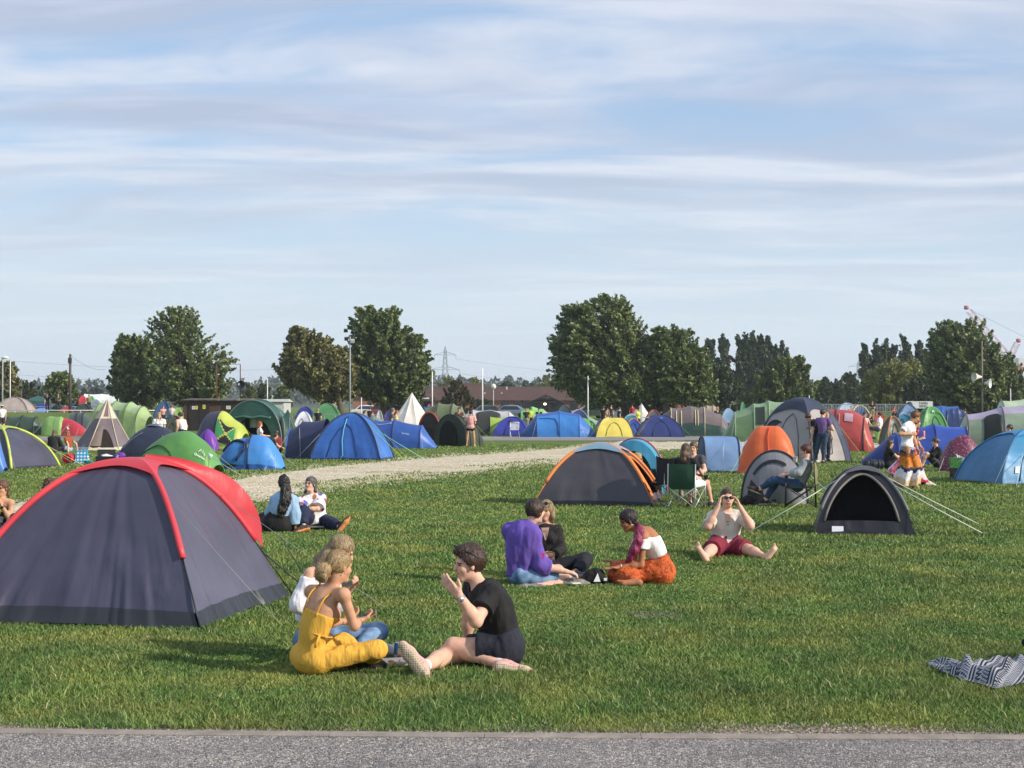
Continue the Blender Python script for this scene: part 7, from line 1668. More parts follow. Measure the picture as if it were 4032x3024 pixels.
# ---------- purple group
def ex4(P):
    wrist_band(P,'R','dfc9a0',.012,.033,.88)
    e=P['J']['elR']; a=P['J']['wrR']
    b=MB(); c=at(2133,2188,e[1]-.075)-P['loc']; b.grid([[c+V3(x,.0+.3*x*x,z) for z in (-.03,.03)] for x in (-.03,0,.03)]); b.build('sleeve_print',M('c93a8e',.8),P['root'])
P4=human('man in a purple sweater and denim shorts sitting with his back turned',posed(16.75,1.03,dict(pel=(2050,2262),neck=(2078,2072),head=(2108,2014),shR=(2100,2108,-.8),shL=(2012,2090,.8),elR=(2128,2226,-.4),wrR=(2226,2250,0),haR=(2270,2258,0),elL=(2080,2215,1),wrL=(2165,2238,.6),haL=(2200,2246,0),knR=(2236,2290,-.4),anR=(2118,2312,-.8),toR=(2042,2308,-.2),knL=(2196,2246,1),anL=(2240,2286,-.5),toL=(2284,2288,0))),1.03,False,(42,-6,0),'p',
 dict(col='654da6',sleeve=1.4,hem=-.03,e=.032,lo=.010,name='sweater',amp=.013,sc=(11,11,5)),dict(col='@denim',len=.75,e=.022,lo=.02,name='shorts'),dict(col='3b2b22',vol=.016,line=.022,side=True,amp=.008),(('7d7a76'),'8f8b82'),h=.0085,curl=.75,slouch=.06,extra=ex4,palmR=(0,.2,-1),hips=10)
def ex5(P):
    hp=P['hp']; glasses(P,.0,.088,'17181c',.022,.098,True)
    nk,up,fr,lf=P['nk'],P['up'],P['fr'],P['lf']
    g=lambda u,t:snap(P,nk-up*(.02+.14*t)+lf*u*.046*(1-t*.85),fr,.019,.03)-P['loc']
    MB().grid([[g(u,t) for t in np.linspace(0,1,6)] for u in np.linspace(-1,1,6)]).build('neckline_skin',skin_m('a'),P['root'])
    g2=lambda u,t:snap(P,nk-up*(.05+.09*t)+lf*u*.030*(1-t*.8),fr,.022,.03)-P['loc']
    MB().grid([[g2(u,t) for t in np.linspace(0,1,5)] for u in np.linspace(-1,1,5)]).build('tattoo',M('8a7a70',.6,.45,50),P['root'])
    c=P['J']['haL']; ring=[c+V3(.055*cos(a)*1.2,-.02,.03*sin(a))-P['loc'] for a in np.linspace(0,2*pi,12)]; MB().tube(ring,.010,6).build('wrist_purse',M('b98a52',.6),P['root'])
P5=human('woman in a black lace cardigan with a chest tattoo facing the man in purple',posed(17.5,.96,dict(pel=(2152,2236),neck=(2146,2068),head=(2150,2012),shL=(2190,2082,0),shR=(2104,2086,0),elL=(2212,2164,-.3),wrL=(2176,2186,-1),haL=(2160,2182,-.5),elR=(2092,2170,-.4),wrR=(2135,2196,-1),haR=(2165,2192,-.4),knL=(2306,2204,-.2),anL=(2262,2258,-.8),toL=(2300,2262,0),knR=(2080,2236,-.8),anR=(2190,2268,-.8),toR=(2226,2272,0))),.96,True,(-112,0,0),'a',
 dict(col='@dots',sleeve=1.95,hem=.02,e=.016,drop=.03,tilt=-.7,name='cardigan',lo=.012),dict(col='171a26',len=1.85,e=.016,lo=.012,name='trousers'),dict(col='9a835f',vol=.014,line=.030,loc=[[(-.02,.08,.02,.03),(.0,.088,-.06,.028),(.0,.08,-.13,.016)],[(-.02,-.08,.02,.03),(.0,-.088,-.06,.028),(.0,-.08,-.13,.016)]]),(('55565c'),'8e8e90'),h=.0095,extra=ex5,curl=.6)
def ex6(P):
    wrist_band(P,'L','d9dcd6',.012,.030,.9); hp=P['hp']
    MB().lathe(tuple(hp(.005,.085,-.055)-P['loc']),[(.002,0),(.010,.010),(.002,.020)],8).build('earring',M('e6ddc9',.3,0),P['root'])
    MB().lathe(tuple(hp(.005,-.085,-.055)-P['loc']),[(.002,0),(.010,.010),(.002,.020)],8).build('earring',M('e6ddc9',.3,0),P['root'])
P6=human('woman with a long dark red ponytail, white crop top and orange patterned trousers, sitting',posed(16.85,.97,dict(pel=(2602,2252),neck=(2524,2088),head=(2474,2050),shL=(2534,2118,-.9),shR=(2512,2108,.9),elL=(2524,2224,-.2),wrL=(2438,2232,0),haL=(2380,2242,0),elR=(2492,2222,1),wrR=(2424,2214,-.6),haR=(2388,2206,-.2),knL=(2458,2258,-.5),anL=(2540,2272,.9),toL=(2505,2280,.6),knR=(2440,2256,.9),anR=(2500,2290,-.9),toR=(2440,2292,0))),.97,True,(192,-22,0),'t',
 dict(col='efe9e9',sleeve=.40,hem=.17,e=.012,drop=.10,tilt=-.25,lo=.016,start=.12,name='crop_top',amp=.004),dict(col='@paisley',len=2.0,e=.012,lo=.014,skirt=True,waist=.14,name='harem_trousers',amp=.012,sc=(14,14,14)),dict(col='2a1c20',vol=.014,line=.028,chains=[[(2508,2066,-.02,.035),(2522,2085,-.07,.028)]],amp=.005),None,h=.009,extra=ex6,curl=.15,palmL=(0,-.2,1),palmR=(0,0,-1),slouch=.06)
# her ponytail is dyed
pts=[at(x,y,16.85+d) for x,y,d in ((2516,2070,-.06),(2519,2095,-.16),(2512,2130,-.2),(2498,2165,-.2),(2482,2195,-.18),(2466,2214,-.14))]
V,Q=sdf_mesh([C_(pts[i],pts[i+1],(.028,.042,.050,.050,.038,.02)[i],(.042,.050,.050,.038,.02,.008)[i],.02) for i in range(5)],.009); V=disp(smooth_v(V,Q),Q,.009,(60,60,14),3); mk('ponytail',V-P6['loc'],Q,hair_m('82244a'),P6['root'])
# ---------- man with sunglasses
def ex7(P):
    glasses(P,.016,.102,'101114',.023)
    hp=P['hp']; nk,up,fr=P['nk'],P['up'],P['fr']
    b=MB(); g=lambda u,t:snap(P,nk-up*(.0+.13*t)+P['lf']*u*.040*(1-t*.95),fr,.027,.03)-P['loc']; b.grid([[g(u,t) for t in np.linspace(0,1,7)] for u in np.linspace(-1,1,5)]); b.build('shirt_opening',skin_m('p'),P['root'])
    for k in range(2): MB().tube([snap(P,nk-up*(.10+.04*k)-P['lf']*.02,fr,.034,.03)-P['loc'],snap(P,nk-up*(.10+.04*k)+P['lf']*.02,fr,.034,.03)-P['loc']],.0035,4).build('button_loop',M('6d6a66',.7),P['root'])
    c=nk-up*.01; ring=[c+P['lf']*.068*cos(a)+fr*.06*sin(a)+up*.02 for a in np.linspace(-.2*pi,1.2*pi,15)]; tube_on(P,'collar',ring,.016,cloth_m('d9d3cb'))
P7=human('man in a cream shirt and maroon shorts sitting with legs apart, lifting his sunglasses',posed(19.9,1.05,dict(pel=(2855,2146),neck=(2861,2020),head=(2863,1964,-.4),shR=(2808,2034,-.1),shL=(2914,2034,-.1),elR=(2788,2072,-.9),wrR=(2828,1994,0),haR=(2836,1956,.2),elL=(2956,2072,-.9),wrL=(2914,1996,0),haL=(2898,1956,.2),knR=(2797,2168,-1),anR=(2776,2192,-1),toR=(2752,2154,0),knL=(2950,2166,-.8),anL=(3014,2196,-.9),toL=(3042,2152,0))),1.05,False,(-86,2,0),'p',
 dict(col='cfc8bf',sleeve=.93,hem=-.03,e=.022,lo=.014,name='linen_shirt',amp=.011),dict(col='7d2038',len=.80,e=.026,lo=.02,name='shorts'),dict(col='4a3a2c',vol=.010,line=.012,amp=.005),None,h=.0095,extra=ex7,curl=.55,palmR=(1,.1,0),palmL=(-1,.1,0),fat=1.12)
# ---------- couple of women by the track
P8=human('woman with very long black hair and a light blue shirt sitting with back turned',posed(23.6,.97,dict(pel=(1092,2064),neck=(1120,1950),head=(1120,1908),shR=(1156,1968,0),shL=(1082,1968,0),elR=(1160,2022,0),wrR=(1162,2078,0),haR=(1163,2102,0),elL=(1066,2022,.5),wrL=(1082,2058,.6),haL=(1096,2062,.3),knR=(1140,2062,1),anR=(1066,2078,.3),toR=(1030,2068,0),knL=(1048,2056,1),anL=(1030,2080,-.3),toL=(1008,2078,0))),.97,True,(75,0,0),'br',
 dict(col='93b3d3',sleeve=1.75,hem=-.02,e=.028,lo=.026,name='shirt',amp=.012),dict(col='141417',len=1.5,e=.03,lo=.03,skirt=True,name='skirt'),dict(col='1c1614',vol=.016,line=.04,chains=[[(1121,1890,-.03,.06),(1124,1930,-.09,.072),(1122,1970,-.13,.075),(1110,2005,-.14,.07),(1102,2030,-.13,.05),(1098,2042,-.12,.02)],[(1118,1872,.0,.03),(1115,1882,.0,.05)],[(1136,1920,-.06,.04),(1140,1960,-.1,.03),(1128,2000,-.13,.03)]],amp=.012,sc=(40,40,22)),None,h=.0105,curl=.2)
def ex9(P):
    glasses(P,.004,.094,'8a8078',.019,0,False,'spectacles'); wrist_band(P,'L','caa85c',.012,.03,.85)
    for q,pts in (('R',((-.02,-.075,-.03),(.0,-.085,-.11),(.02,-.08,-.2),(.03,-.075,-.29))),): pass
P9=human('woman with grey plaits and a colourful patched white top beside the long haired woman',posed(24.1,.98,dict(pel=(1248,2050),neck=(1232,1952),head=(1223,1907),shL=(1262,1962,0),shR=(1192,1966,0),elL=(1250,2004,-.8),wrL=(1196,2004,-.5),haL=(1176,2008,0),elR=(1180,2002,-.8),wrR=(1180,2016,-.9),haR=(1172,2032,-.5),knR=(1195,2014,-.9),anR=(1196,2072,-.5),toR=(1166,2082,-.3),knL=(1302,2060,-.5),anL=(1338,2074,-.6),toL=(1366,2036,0))),.98,True,(-118,10,0),'p',
 dict(col='@blots',sleeve=.85,hem=-.05,e=.034,lo=.04,drop=.02,tilt=-.5,name='top',amp=.01),dict(col='1b2440',len=1.9,e=.022,lo=.02,name='trousers'),dict(col='5c5654',vol=.013,line=.032,loc=[[(-.05,-.07,-.03,.022),(.0,-.088,-.11,.018),(.04,-.085,-.20,.017),(.05,-.08,-.29,.012)],[(-.05,.07,-.03,.026),(-.04,.085,-.10,.022),(-.05,.08,-.16,.012)]]),(('3f3b3b'),'d98a55'),h=.011,extra=ex9,curl=.4)
# ---------- behind the red tent
def ex10(P): wrist_band(P,'L','1c1d20',.03,.036,.92,0,'watch')
P10=human('woman in a floral vest sitting behind the red and grey tent at the left edge',posed(22.6,.98,dict(pel=(-10,2095),neck=(-2,1964),head=(8,1922),shL=(44,1980,0),shR=(-45,1985,0),elL=(40,2046,-.6),wrL=(8,1992,-.5),haL=(-4,1960,0),elR=(-50,2050,0),wrR=(-20,2080,-.5),haR=(0,2085,0),knL=(60,2040,-.3),anL=(70,2100,-.3),toL=(100,2105,0),knR=(-70,2050,-.5),anR=(-70,2110,0),toR=(-100,2110,0))),.98,True,(-105,-5,0),'b',
 dict(col='@floral',sleeve=0,hem=0,e=.012,drop=.06,tilt=-.2,sh=False,name='vest'),dict(col='2a2a30',len=1.9),dict(col='6b4a38',vol=.012,line=.024,loc=[[(-.1,0,.02,.03),(-.13,0,-.06,.03),(-.12,.03,-.14,.02)]]),(('3a3a3a'),'808080'),h=.0105,extra=ex10,curl=.5)
P11=human('person with short curly brown hair half hidden behind the red and grey tent',local_pose(-6.55,21.6,95,1.0,SIT),1.0,False,(98,-5,0),'p',dict(col='70757e',sleeve=.6),dict(col='2c3038',len=1.9),dict(col='54412c',vol=.022,line=.03,amp=.018,sc=(55,55,55)),(('3a3a3a'),'808080'),h=.0115)
# ================= FURTHER PEOPLE =================
def EXT(**k): return k
HC=dict(br='3f2c22',bl='1c1718',bd='a5854f',rd='8a4a2a',gy='6a6662',db='5c452f')
def hairs(c,long_=False):
    d=dict(col=HC[c],vol=.016,line=.026)
    if long_: d['loc']=[[(-.06,0,.0,.06),(-.09,0,-.10,.062),(-.10,0,-.20,.05),(-.10,0,-.27,.02)],[(-.03,.07,-.02,.03),(-.05,.08,-.15,.03)],[(-.03,-.07,-.02,.03),(-.05,-.08,-.15,.03)]]
    return d
def PX(label,px,Y,az,pose=STAND,s=1.0,z=None,fem=False,hd=None,skin='a',top='777777',tk=None,bot='2b3040',bl=1.95,bk=None,hair='br',long_=False,shoes=('3a3a3c','8a8a8a'),h=None,ov=None,**k):
    X=(px-CX)/F*Y; D_=dict(pose)
    if ov: D_.update(ov)
    J=local_pose(X,Y,az,s,D_,z)
    t=dict(col=top,sleeve=.5); t.update(tk or {}); b=dict(col=bot,len=bl); b.update(bk or {})
    return human(label,J,s,fem,hd or (az,-5,0),skin,t if top else None,b,hairs(hair,long_) if hair else None,shoes,h=h or max(.012,Y*.00024),**k)
# around the camping chairs
P13=human('woman with long straight brown hair sitting in the dark green camping chair',local_pose((2706-CX)/F*29.0,29.0,62,.97,dict(CHAIR,knR=(.40,-.25,.48),anR=(.42,-.34,.1),toR=(.58,-.42,.05),elR=(.08,-.27,.68),wrR=(.28,-.2,.62),haR=(.4,-.15,.62))),.97,True,(62,-6,0),'a',dict(col='17171a',sleeve=.55),dict(col='e3e4ec',len=.75,name='shorts'),hairs('db',True),(('2a2a2c'),'5a5a5a'),h=.0115)
PX('person facing the camera half hidden behind the woman in the green chair',2727,31.2,-110,CHAIR,.95,skin='p',top='4a4a52',bot='c9b3a6',bl=1.9,hair='db',shoes=('26262a','555555'))
PX('woman with blonde hair and sunglasses in the doorway of the teal tent',2492,33.0,-15,SIT,1.02,fem=True,skin='a',top='4a4038',bot='3a3a40',hair='bd',extra=lambda P:glasses(P))
P15=human('person in a grey top and jeans lounging in the tan camping chair',local_pose((3140-CX)/F*29.3,29.3,168,1.0,dict(CHAIR,pel=(0,0,.42),neck=(-.16,0,.88),head=(-.15,0,1.07),shL=(-.14,.18,.84),shR=(-.14,-.18,.84),knL=(.44,.12,.52),anL=(.72,.10,.34),toL=(.92,.10,.42),knR=(.40,-.10,.50),anR=(.62,-.08,.12),toR=(.82,-.08,.10))),1.0,False,(165,-5,0),'p',dict(col='8f9498',sleeve=1.7,lo=.02),dict(col='2f4a70',len=1.9,name='jeans'),dict(col='5a3322',vol=.016,line=.026),(('3a2f28'),'cfcac2'),h=.0115)
# couple by the navy roofed tent
PX('man in a black T-shirt stooping with head bowed beside the man in purple',3212,51.3,172,HOLD,1.02,skin='p',hd=(178,-38,0),top='17181c',bot='1e2a3c',hair='br',shoes=('d5d2cc','b9b9b5'),ov=dict(pel=(0,0,.93),neck=(.10,0,1.40),head=(.24,0,1.50),shL=(.1,.19,1.36),shR=(.1,-.19,1.36),elL=(.12,.22,1.06),wrL=(.15,.2,.82),haL=(.16,.2,.66)))
PX('man in a purple T-shirt and jeans standing with his back turned',3240,51.0,58,HOLD,1.03,skin='p',hd=(20,-12,0),top='6f5288',bot='33465f',hair='br',shoes=('2a2a2e','4a4a4c'),ov=dict(anR=(-.05,-.02,.085),toR=(.12,-.05,.05),knR=(0,-.04,.5),anL=(.02,.28,.085),toL=(.18,.33,.05),knL=(.02,.20,.51),elL=(-.02,.36,1.12),elR=(.0,-.34,1.1)))
PX('person with blonde hair hidden behind the man in the purple T-shirt',3252,52.4,-60,STAND,.98,fem=True,skin='p',top='3b3f48',bot='2b3040',hair='bd',long_=True,shoes=('3a3a3c','8a8a8a'))
# the walking pair
def skirt(root,loc,rings,Y,mats,band,nw,seed,name):
    n=72; P=[]; rg=np.random.default_rng(seed); ph=rg.uniform(0,6,3)
    for i,(py,xl,xr,dp) in enumerate(rings):
        t=i/(len(rings)-1); a=at(xl,py,Y);b=at(xr,py,Y); c=(a+b)/2; rx=(b[0]-a[0])/2; row=[]
        for k in range(n):
            q=2*pi*k/n; w=1+(.20*t**1.4)*(sin(nw*q+ph[0]+t)+.5*sin(nw*1.7*q+ph[1]))
            row.append(V3(c[0]+rx*cos(q)*w,Y+dp*sin(q)*w,c[2]+.05*t*sin(nw*q*.5+ph[2]))-loc)
        P.append(row)
    # refine down the length
    P=np.array(P); tt=np.linspace(0,len(rings)-1,40); Pn=np.array([P[int(min(t,len(rings)-1-1e-6))]*(1-(t-int(min(t,len(rings)-1-1e-6))))+P[int(min(t,len(rings)-1-1e-6))+1]*(t-int(min(t,len(rings)-1-1e-6))) for t in tt])
    V=Pn.reshape(-1,3);Fc=[];mi=[]
    for i in range(39):
        for k in range(n):
            k2=(k+1)%n; Fc.append((i*n+k,i*n+k2,(i+1)*n+k2,(i+1)*n+k)); t=(i+.5)/39+.05*(vn(np.array([[k*.35,i*.25,seed]]),2)[0]-.5)*2
            mi.append(int(np.searchsorted(band,t)))
    return mk(name,V,Fc,mats,root,mi)
def ex18(P):
    cols=['a89070','d6c8b6','7d8fc4','1d2645','8a4a16','c9731c','c27a2e','1f2850','d8d2d4','cdb28c']
    skirt(P['root'],P['loc'],[(1733,3550,3590,.145),(1752,3548,3593,.15),(1772,3545,3600,.18),(1795,3546,3612,.2),(1825,3546,3626,.24),(1850,3540,3634,.3),(1880,3532,3626,.34),(1904,3528,3620,.36)],36.0,[M(c,.85,.25,16,.01,14) for c in cols],[.08,.2,.27,.36,.44,.54,.64,.72,.86],5,4,'skirt')
    wrist_band(P,'R','c9a08a',.012,.032,.9)
P18=human('man in a white T-shirt and tie-dye skirt walking with a red bottle',posed(35.95,1.04,dict(pel=(3572,1756),neck=(3584,1668),head=(3604,1642),shR=(3568,1680,-.9),shL=(3588,1676,.9),elR=(3543,1709,-.4),wrR=(3588,1710,-.3),haR=(3612,1707,.1),elL=(3600,1732,.6),wrL=(3612,1768,0),haL=(3620,1796,0),knR=(3590,1836,-.3),anR=(3606,1908,-.2),toR=(3628,1921,0),knL=(3566,1840,.3),anL=(3550,1908,.3),toL=(3562,1926,0))),1.04,False,(6,-28,0),'b',dict(col='e6e4ea',sleeve=.55,hem=-.02,e=.022,lo=.02),None,dict(col='6b4526',vol=.018,line=.018,fringe=True),None,h=.0115,extra=ex18,curl=.8,palmR=(0,.9,0))
b_=at(3611,1702,35.9); r0=thing('drink_bottle','red drink bottle with dark blue cap in the hand of the walking man','bottle',b_,0)
MB().lathe((0,0,-.09),[(.028,0),(.036,.01),(.037,.12),(.032,.16)],14).build('body',M('c8372c',.3,.05),r0); MB().lathe((0,0,.07),[(.032,0),(.028,.035),(.014,.055),(.012,.075)],12).build('cap',M('23306a',.35,0),r0); r0.rotation_euler=(0,.25,0)
def ex19(P):
    skirt(P['root'],P['loc'],[(1760,3570,3614,.16),(1790,3552,3618,.2),(1820,3524,3628,.24),(1850,3490,3638,.28),(1880,3520,3648,.3),(1902,3552,3658,.3)],36.9,[pat_m('pinkprint'),M('b3203f',.85,.2,10,.01,14)],[.93],4,9,'skirt')
    wrist_band(P,'R','d8b45a',.02,.030,.85)
P19=human('woman in a pink and white printed skirt walking beside the tie-dye skirt',posed(36.9,.98,dict(pel=(3590,1762),neck=(3598,1684),head=(3609,1664),shR=(3596,1694,-.4),shL=(3604,1690,.9),elR=(3590,1740,-.4),wrR=(3622,1730,-.2),haR=(3640,1722,0),elL=(3612,1738,.6),wrL=(3626,1760,0),haL=(3634,1776,0),knR=(3616,1836,-.2),anR=(3654,1898,-.2),toR=(3684,1904,0),knL=(3580,1836,.3),anL=(3560,1896,.3),toL=(3580,1914,0))),.98,True,(4,-10,0),'a',dict(col='1a1b22',sleeve=.5),None,hairs('db'),(('d5cfc6'),'b8aa92'),h=.0125,extra=ex19,curl=.7)
b_=at(3637,1709,36.85); r0=thing('drink_can','pink drink can held up beside the man in the tie-dye skirt','can',b_,0)
MB().lathe((0,0,-.075),[(.028,0),(.034,.012),(.034,.135),(.027,.150)],14).build('body',M('d98a9c',.3,.1),r0); MB().lathe((0,0,.0752),[(.027,0),(.025,.003)],12).build('rim',M('c9cbd0',.25,0,metal=.8),r0)
# sitting by the royal blue tent
PX('woman in a black T-shirt and glasses sitting facing the man in a cap',3496,46.6,8,SITK,1.0,fem=True,skin='p',hd=(5,-4,0),top='141418',bot='26262c',hair='br',long_=True,extra=lambda P:glasses(P,.004,.094,'2a2a2a',.018,0,False,'spectacles'))
def excap(P):
    hp=P['hp']; V,Q=sdf_mesh([E_(hp(-.014,0,.05),V3(.108,.088,.088),P['HR'],.02,[(hp(0,0,.035),-P['HR'][:,2])]),C_(hp(-.09,-.03,.045),hp(-.15,-.02,.02),.035,.02,.02),C_(hp(-.09,.03,.045),hp(-.15,.02,.02),.035,.02,.02)],.012); mk('cap',V-P['loc'],Q,cloth_m('6f7f7c'),P['root'])
PX('man in a black top and backwards grey cap sitting beside the maroon tent',3690,47.6,182,SITK,1.03,skin='p',hd=(180,-5,0),top='15151a',tk=dict(sleeve=1.3),bot='2d2d30',bl=.8,hair='br',extra=excap,shoes=('3c3c40','88888a'))
PX('man whose head shows above the bright blue dome tent at the right',3969,46,-140,CHAIR,1.08,skin='a',top='3a3f4a',hair='bl')
PX('man in a white T-shirt resting above the lime pop-up tent',3456,72,160,CHAIR,1.0,z=.36,skin='a',top='dfe2ee',bot='3a3a44',hair='bl',beard='2a201a')
PX('shirtless man sitting left of the man in the white T-shirt by the lime tent',3408,72.5,-70,CHAIR,1.0,z=.36,skin='p',top=None,bot='3a3a44',bl=.8,hair='br')
PX('man in a black top and khaki shorts standing before the crowd barriers',3434,128,-80,HOLD,1.0,skin='a',top='17191a',bot='8f8468',bl=.9,hair='bl')
# left and centre
P24=PX('woman in a pink striped T-shirt and black shorts standing with her back turned',1853,72,82,HOLD,.97,fem=True,skin='b',top='@stripe',tk=dict(sleeve=.62,e=.035,lo=.035,hem=-.10),bot='141418',bl=.42,hair='bl',shoes=None,ov=dict(anL=(0,.20,.08),knL=(.01,.16,.5),toL=(.16,.24,.05),anR=(0,-.20,.08),knR=(.01,-.16,.5),toR=(.16,-.24,.05)),extra=lambda P: mk('hair_bun',*(lambda VQ:(VQ[0]-P['loc'],VQ[1]))(sdf_mesh([E_(P['hp'](-.06,0,.15),V3(.05,.05,.045),P['HR'],.02)],.015)),hair_m('1c1718'),P['root']))
PX('man in a grey T-shirt walking behind the blue tunnel tent',1545,76,5,STAND,1.03,skin='a',top='4f565c',bot='2b3040',hair='gy',shoes=('444444','888888'))
PX('woman in a yellow top walking beside the man in the grey T-shirt',1560,77,5,STAND,.97,fem=True,skin='a',top='d8c470',bot='3c4450',hair='rd')
P26=PX('woman with blonde plaits and a white T-shirt standing behind the navy pop-up tent',627,60,-80,STAND,.95,fem=True,skin='p',top='e6e3e4',tk=dict(e=.025,lo=.03),hair='bd',extra=lambda P:[tube_on(P,'plait',[P['hp'](.02,q*.08,-.06),P['hp'](.06,q*.085,-.16),P['hp'](.09,q*.08,-.30)],[.022,.02,.012],hair_m(HC['bd'])) for q in (-1,1)])
PX('man in a white vest with a black strap leaning behind the green pop-up tent',716,60,140,STAND,.98,skin='p',hd=(165,-8,0),top='e9e4e8',tk=dict(sleeve=0,sh=False,drop=.04),bot='1c1c22',hair='br',ov=dict(pel=(-.12,0,.93),neck=(.06,0,1.40),head=(.10,0,1.57),shL=(.05,.19,1.35),shR=(.05,-.19,1.35)))
PX('dark haired woman in black sitting with her back turned by the polka dot bag',212,63,88,SIT,1.02,fem=True,skin='a',top='18191c',tk=dict(sleeve=1.9,e=.03,lo=.02),bot='20222a',hair='db',long_=True)
PX('woman with red hair and a rust T-shirt sitting beside the grey tipi',272,63.6,160,SIT,1.0,fem=True,skin='p',hd=(175,-5,0),top='9a4a26',bot='9fb0c2',hair='rd',long_=True,ov=dict(elR=(-.18,-.25,.34),wrR=(-.2,-.3,.12),haR=(-.2,-.32,.03),elL=(-.15,.26,.33),wrL=(-.2,.32,.12),haL=(-.2,.33,.03)))
PX('man in a white T-shirt and white cap standing at the left edge',8,94,120,STAND,1.0,z=.2,skin='a',top='e4e3de',bot='2a2a2e',bl=.8,hair='br',extra=lambda P: mk('cap',*(lambda VQ:(VQ[0]-P['loc'],VQ[1]))(sdf_mesh([E_(P['hp'](-.01,0,.06),V3(.11,.09,.08),P['HR'],.02),C_(P['hp'](.08,-.03,.05),P['hp'](.15,0,.04),.03,.02,.02)],.02)),cloth_m('d9dbe0'),P['root']))
PX('woman with long dark red hair and a white top sitting in the bottle green tent',1031,66.5,20,CHAIR,.98,fem=True,skin='p',top='e2dede',bot='26282e',hair='rd',long_=True)
PX('person in a red top sitting hunched at the right of the bottle green tent',1096,63.5,175,SIT,1.0,skin='a',top='7a2226',tk=dict(sleeve=1.8,e=.03),bot='1c1c22',hair='br')
PX('person in a grey patterned top sitting on the grass before the bottle green tent',1078,62,10,SIT,.9,skin='a',top='4a4038',bot='2a2622',hair='br')
FAR=[('person with fair hair and a black T-shirt behind the navy tent porch',1252,100,90,STAND,'16171a','2b2f3a','bd'),('woman in a dark dress raising her hand beyond the blue dome',1456,121,60,HOLD,'23191c','2a3a5a','br'),('person in sunglasses behind the olive tunnel tent',1808,90,-90,STAND,'5a4038','3a3a3a','br'),
('woman with a white rucksack in the crowd behind the azure tunnel',2072,112,80,STAND,'23252a','8a8f80','bd'),('person in a lime high visibility vest behind the azure tunnel',2088,116,90,STAND,'b6d13c','2a2c30','br'),('woman sitting low in black behind the azure tunnel tent',2102,110,90,SITK,'17181a','22242a','bl'),('woman with dark hair facing the camera above the azure tunnel tent',2122,114,-90,STAND,'1a1a1e','2a2a30','bl'),
('man in camouflage and a black cap behind the yellow tent',2388,99,-20,HOLD,'6d5f48','4a4438','bl'),('woman in black standing behind the man in camouflage',2375,122,60,STAND,'1b1b1e','2a2a2e','br'),('man in a black T-shirt beside the parked cars',2406,128,-60,STAND,'18191c','30343a','bl'),('man in a dark blue top by the tree trunk',2438,118,20,STAND,'2c3a5c','2a2c34','db'),
('child in a lime top beside the small orange edged tent',2513,100,-30,STAND,'c4da52','2a2c34','bl'),('woman in a white sun cap beside the navy dome tent',2546,99,180,SITK,'c9c9cc','33353a','br'),('person in a red top under the windswept trees',2490,127,90,STAND,'a52c30','2a2c34','bl'),('man in black with a straw hat right of the taupe tunnel tent',2824,114,-70,STAND,'16171a','2a2c34','bd'),('person bending in blue beside the far navy tent',3800,98,180,HOLD,'3b5a80','2a2c34','br'),
('person in a black T-shirt standing by the white rail',187,139,-80,STAND,'16171b','2a2c34','br'),('person with raised arms behind the dark green far tent',230,152,-90,HOLD,'3a4a44','2a2c34','bd'),('man with his arms up behind the charcoal far tent',350,150,90,HOLD,'8a7a5a','2a2c34','gy'),('person in a pink top beyond the lime family tent',643,123,-60,STAND,'d69a8e','2a2c34','rd'),('person in a white top beside the person in pink',677,123,80,STAND,'d9d4d4','6a7a8a','rd'),
('woman in a red top sitting behind the barriers',3520,133,-90,SITK,'b04a48','3a3a44','rd'),('woman in dark clothes sitting behind the shirtless man',3424,126,-90,SITK,'2a2c34','2a2c34','rd'),('person sitting in a pink top left of the sign leg',3350,136,-90,SITK,'cf8f8c','3a3a44','rd'),('dark haired person sitting under the main ring sign',3566,110,-90,SITK,'2a2c3a','3a3a44','bl')]
for i,(lb,px,Y,az,po,tc,bc,hc_) in enumerate(FAR):
    PX(lb,px,Y,az,po,.98+.03*(i%3),fem=i%2==1,skin='apb'[i%3],top=tc,bot=bc,hair=hc_,h=.034)
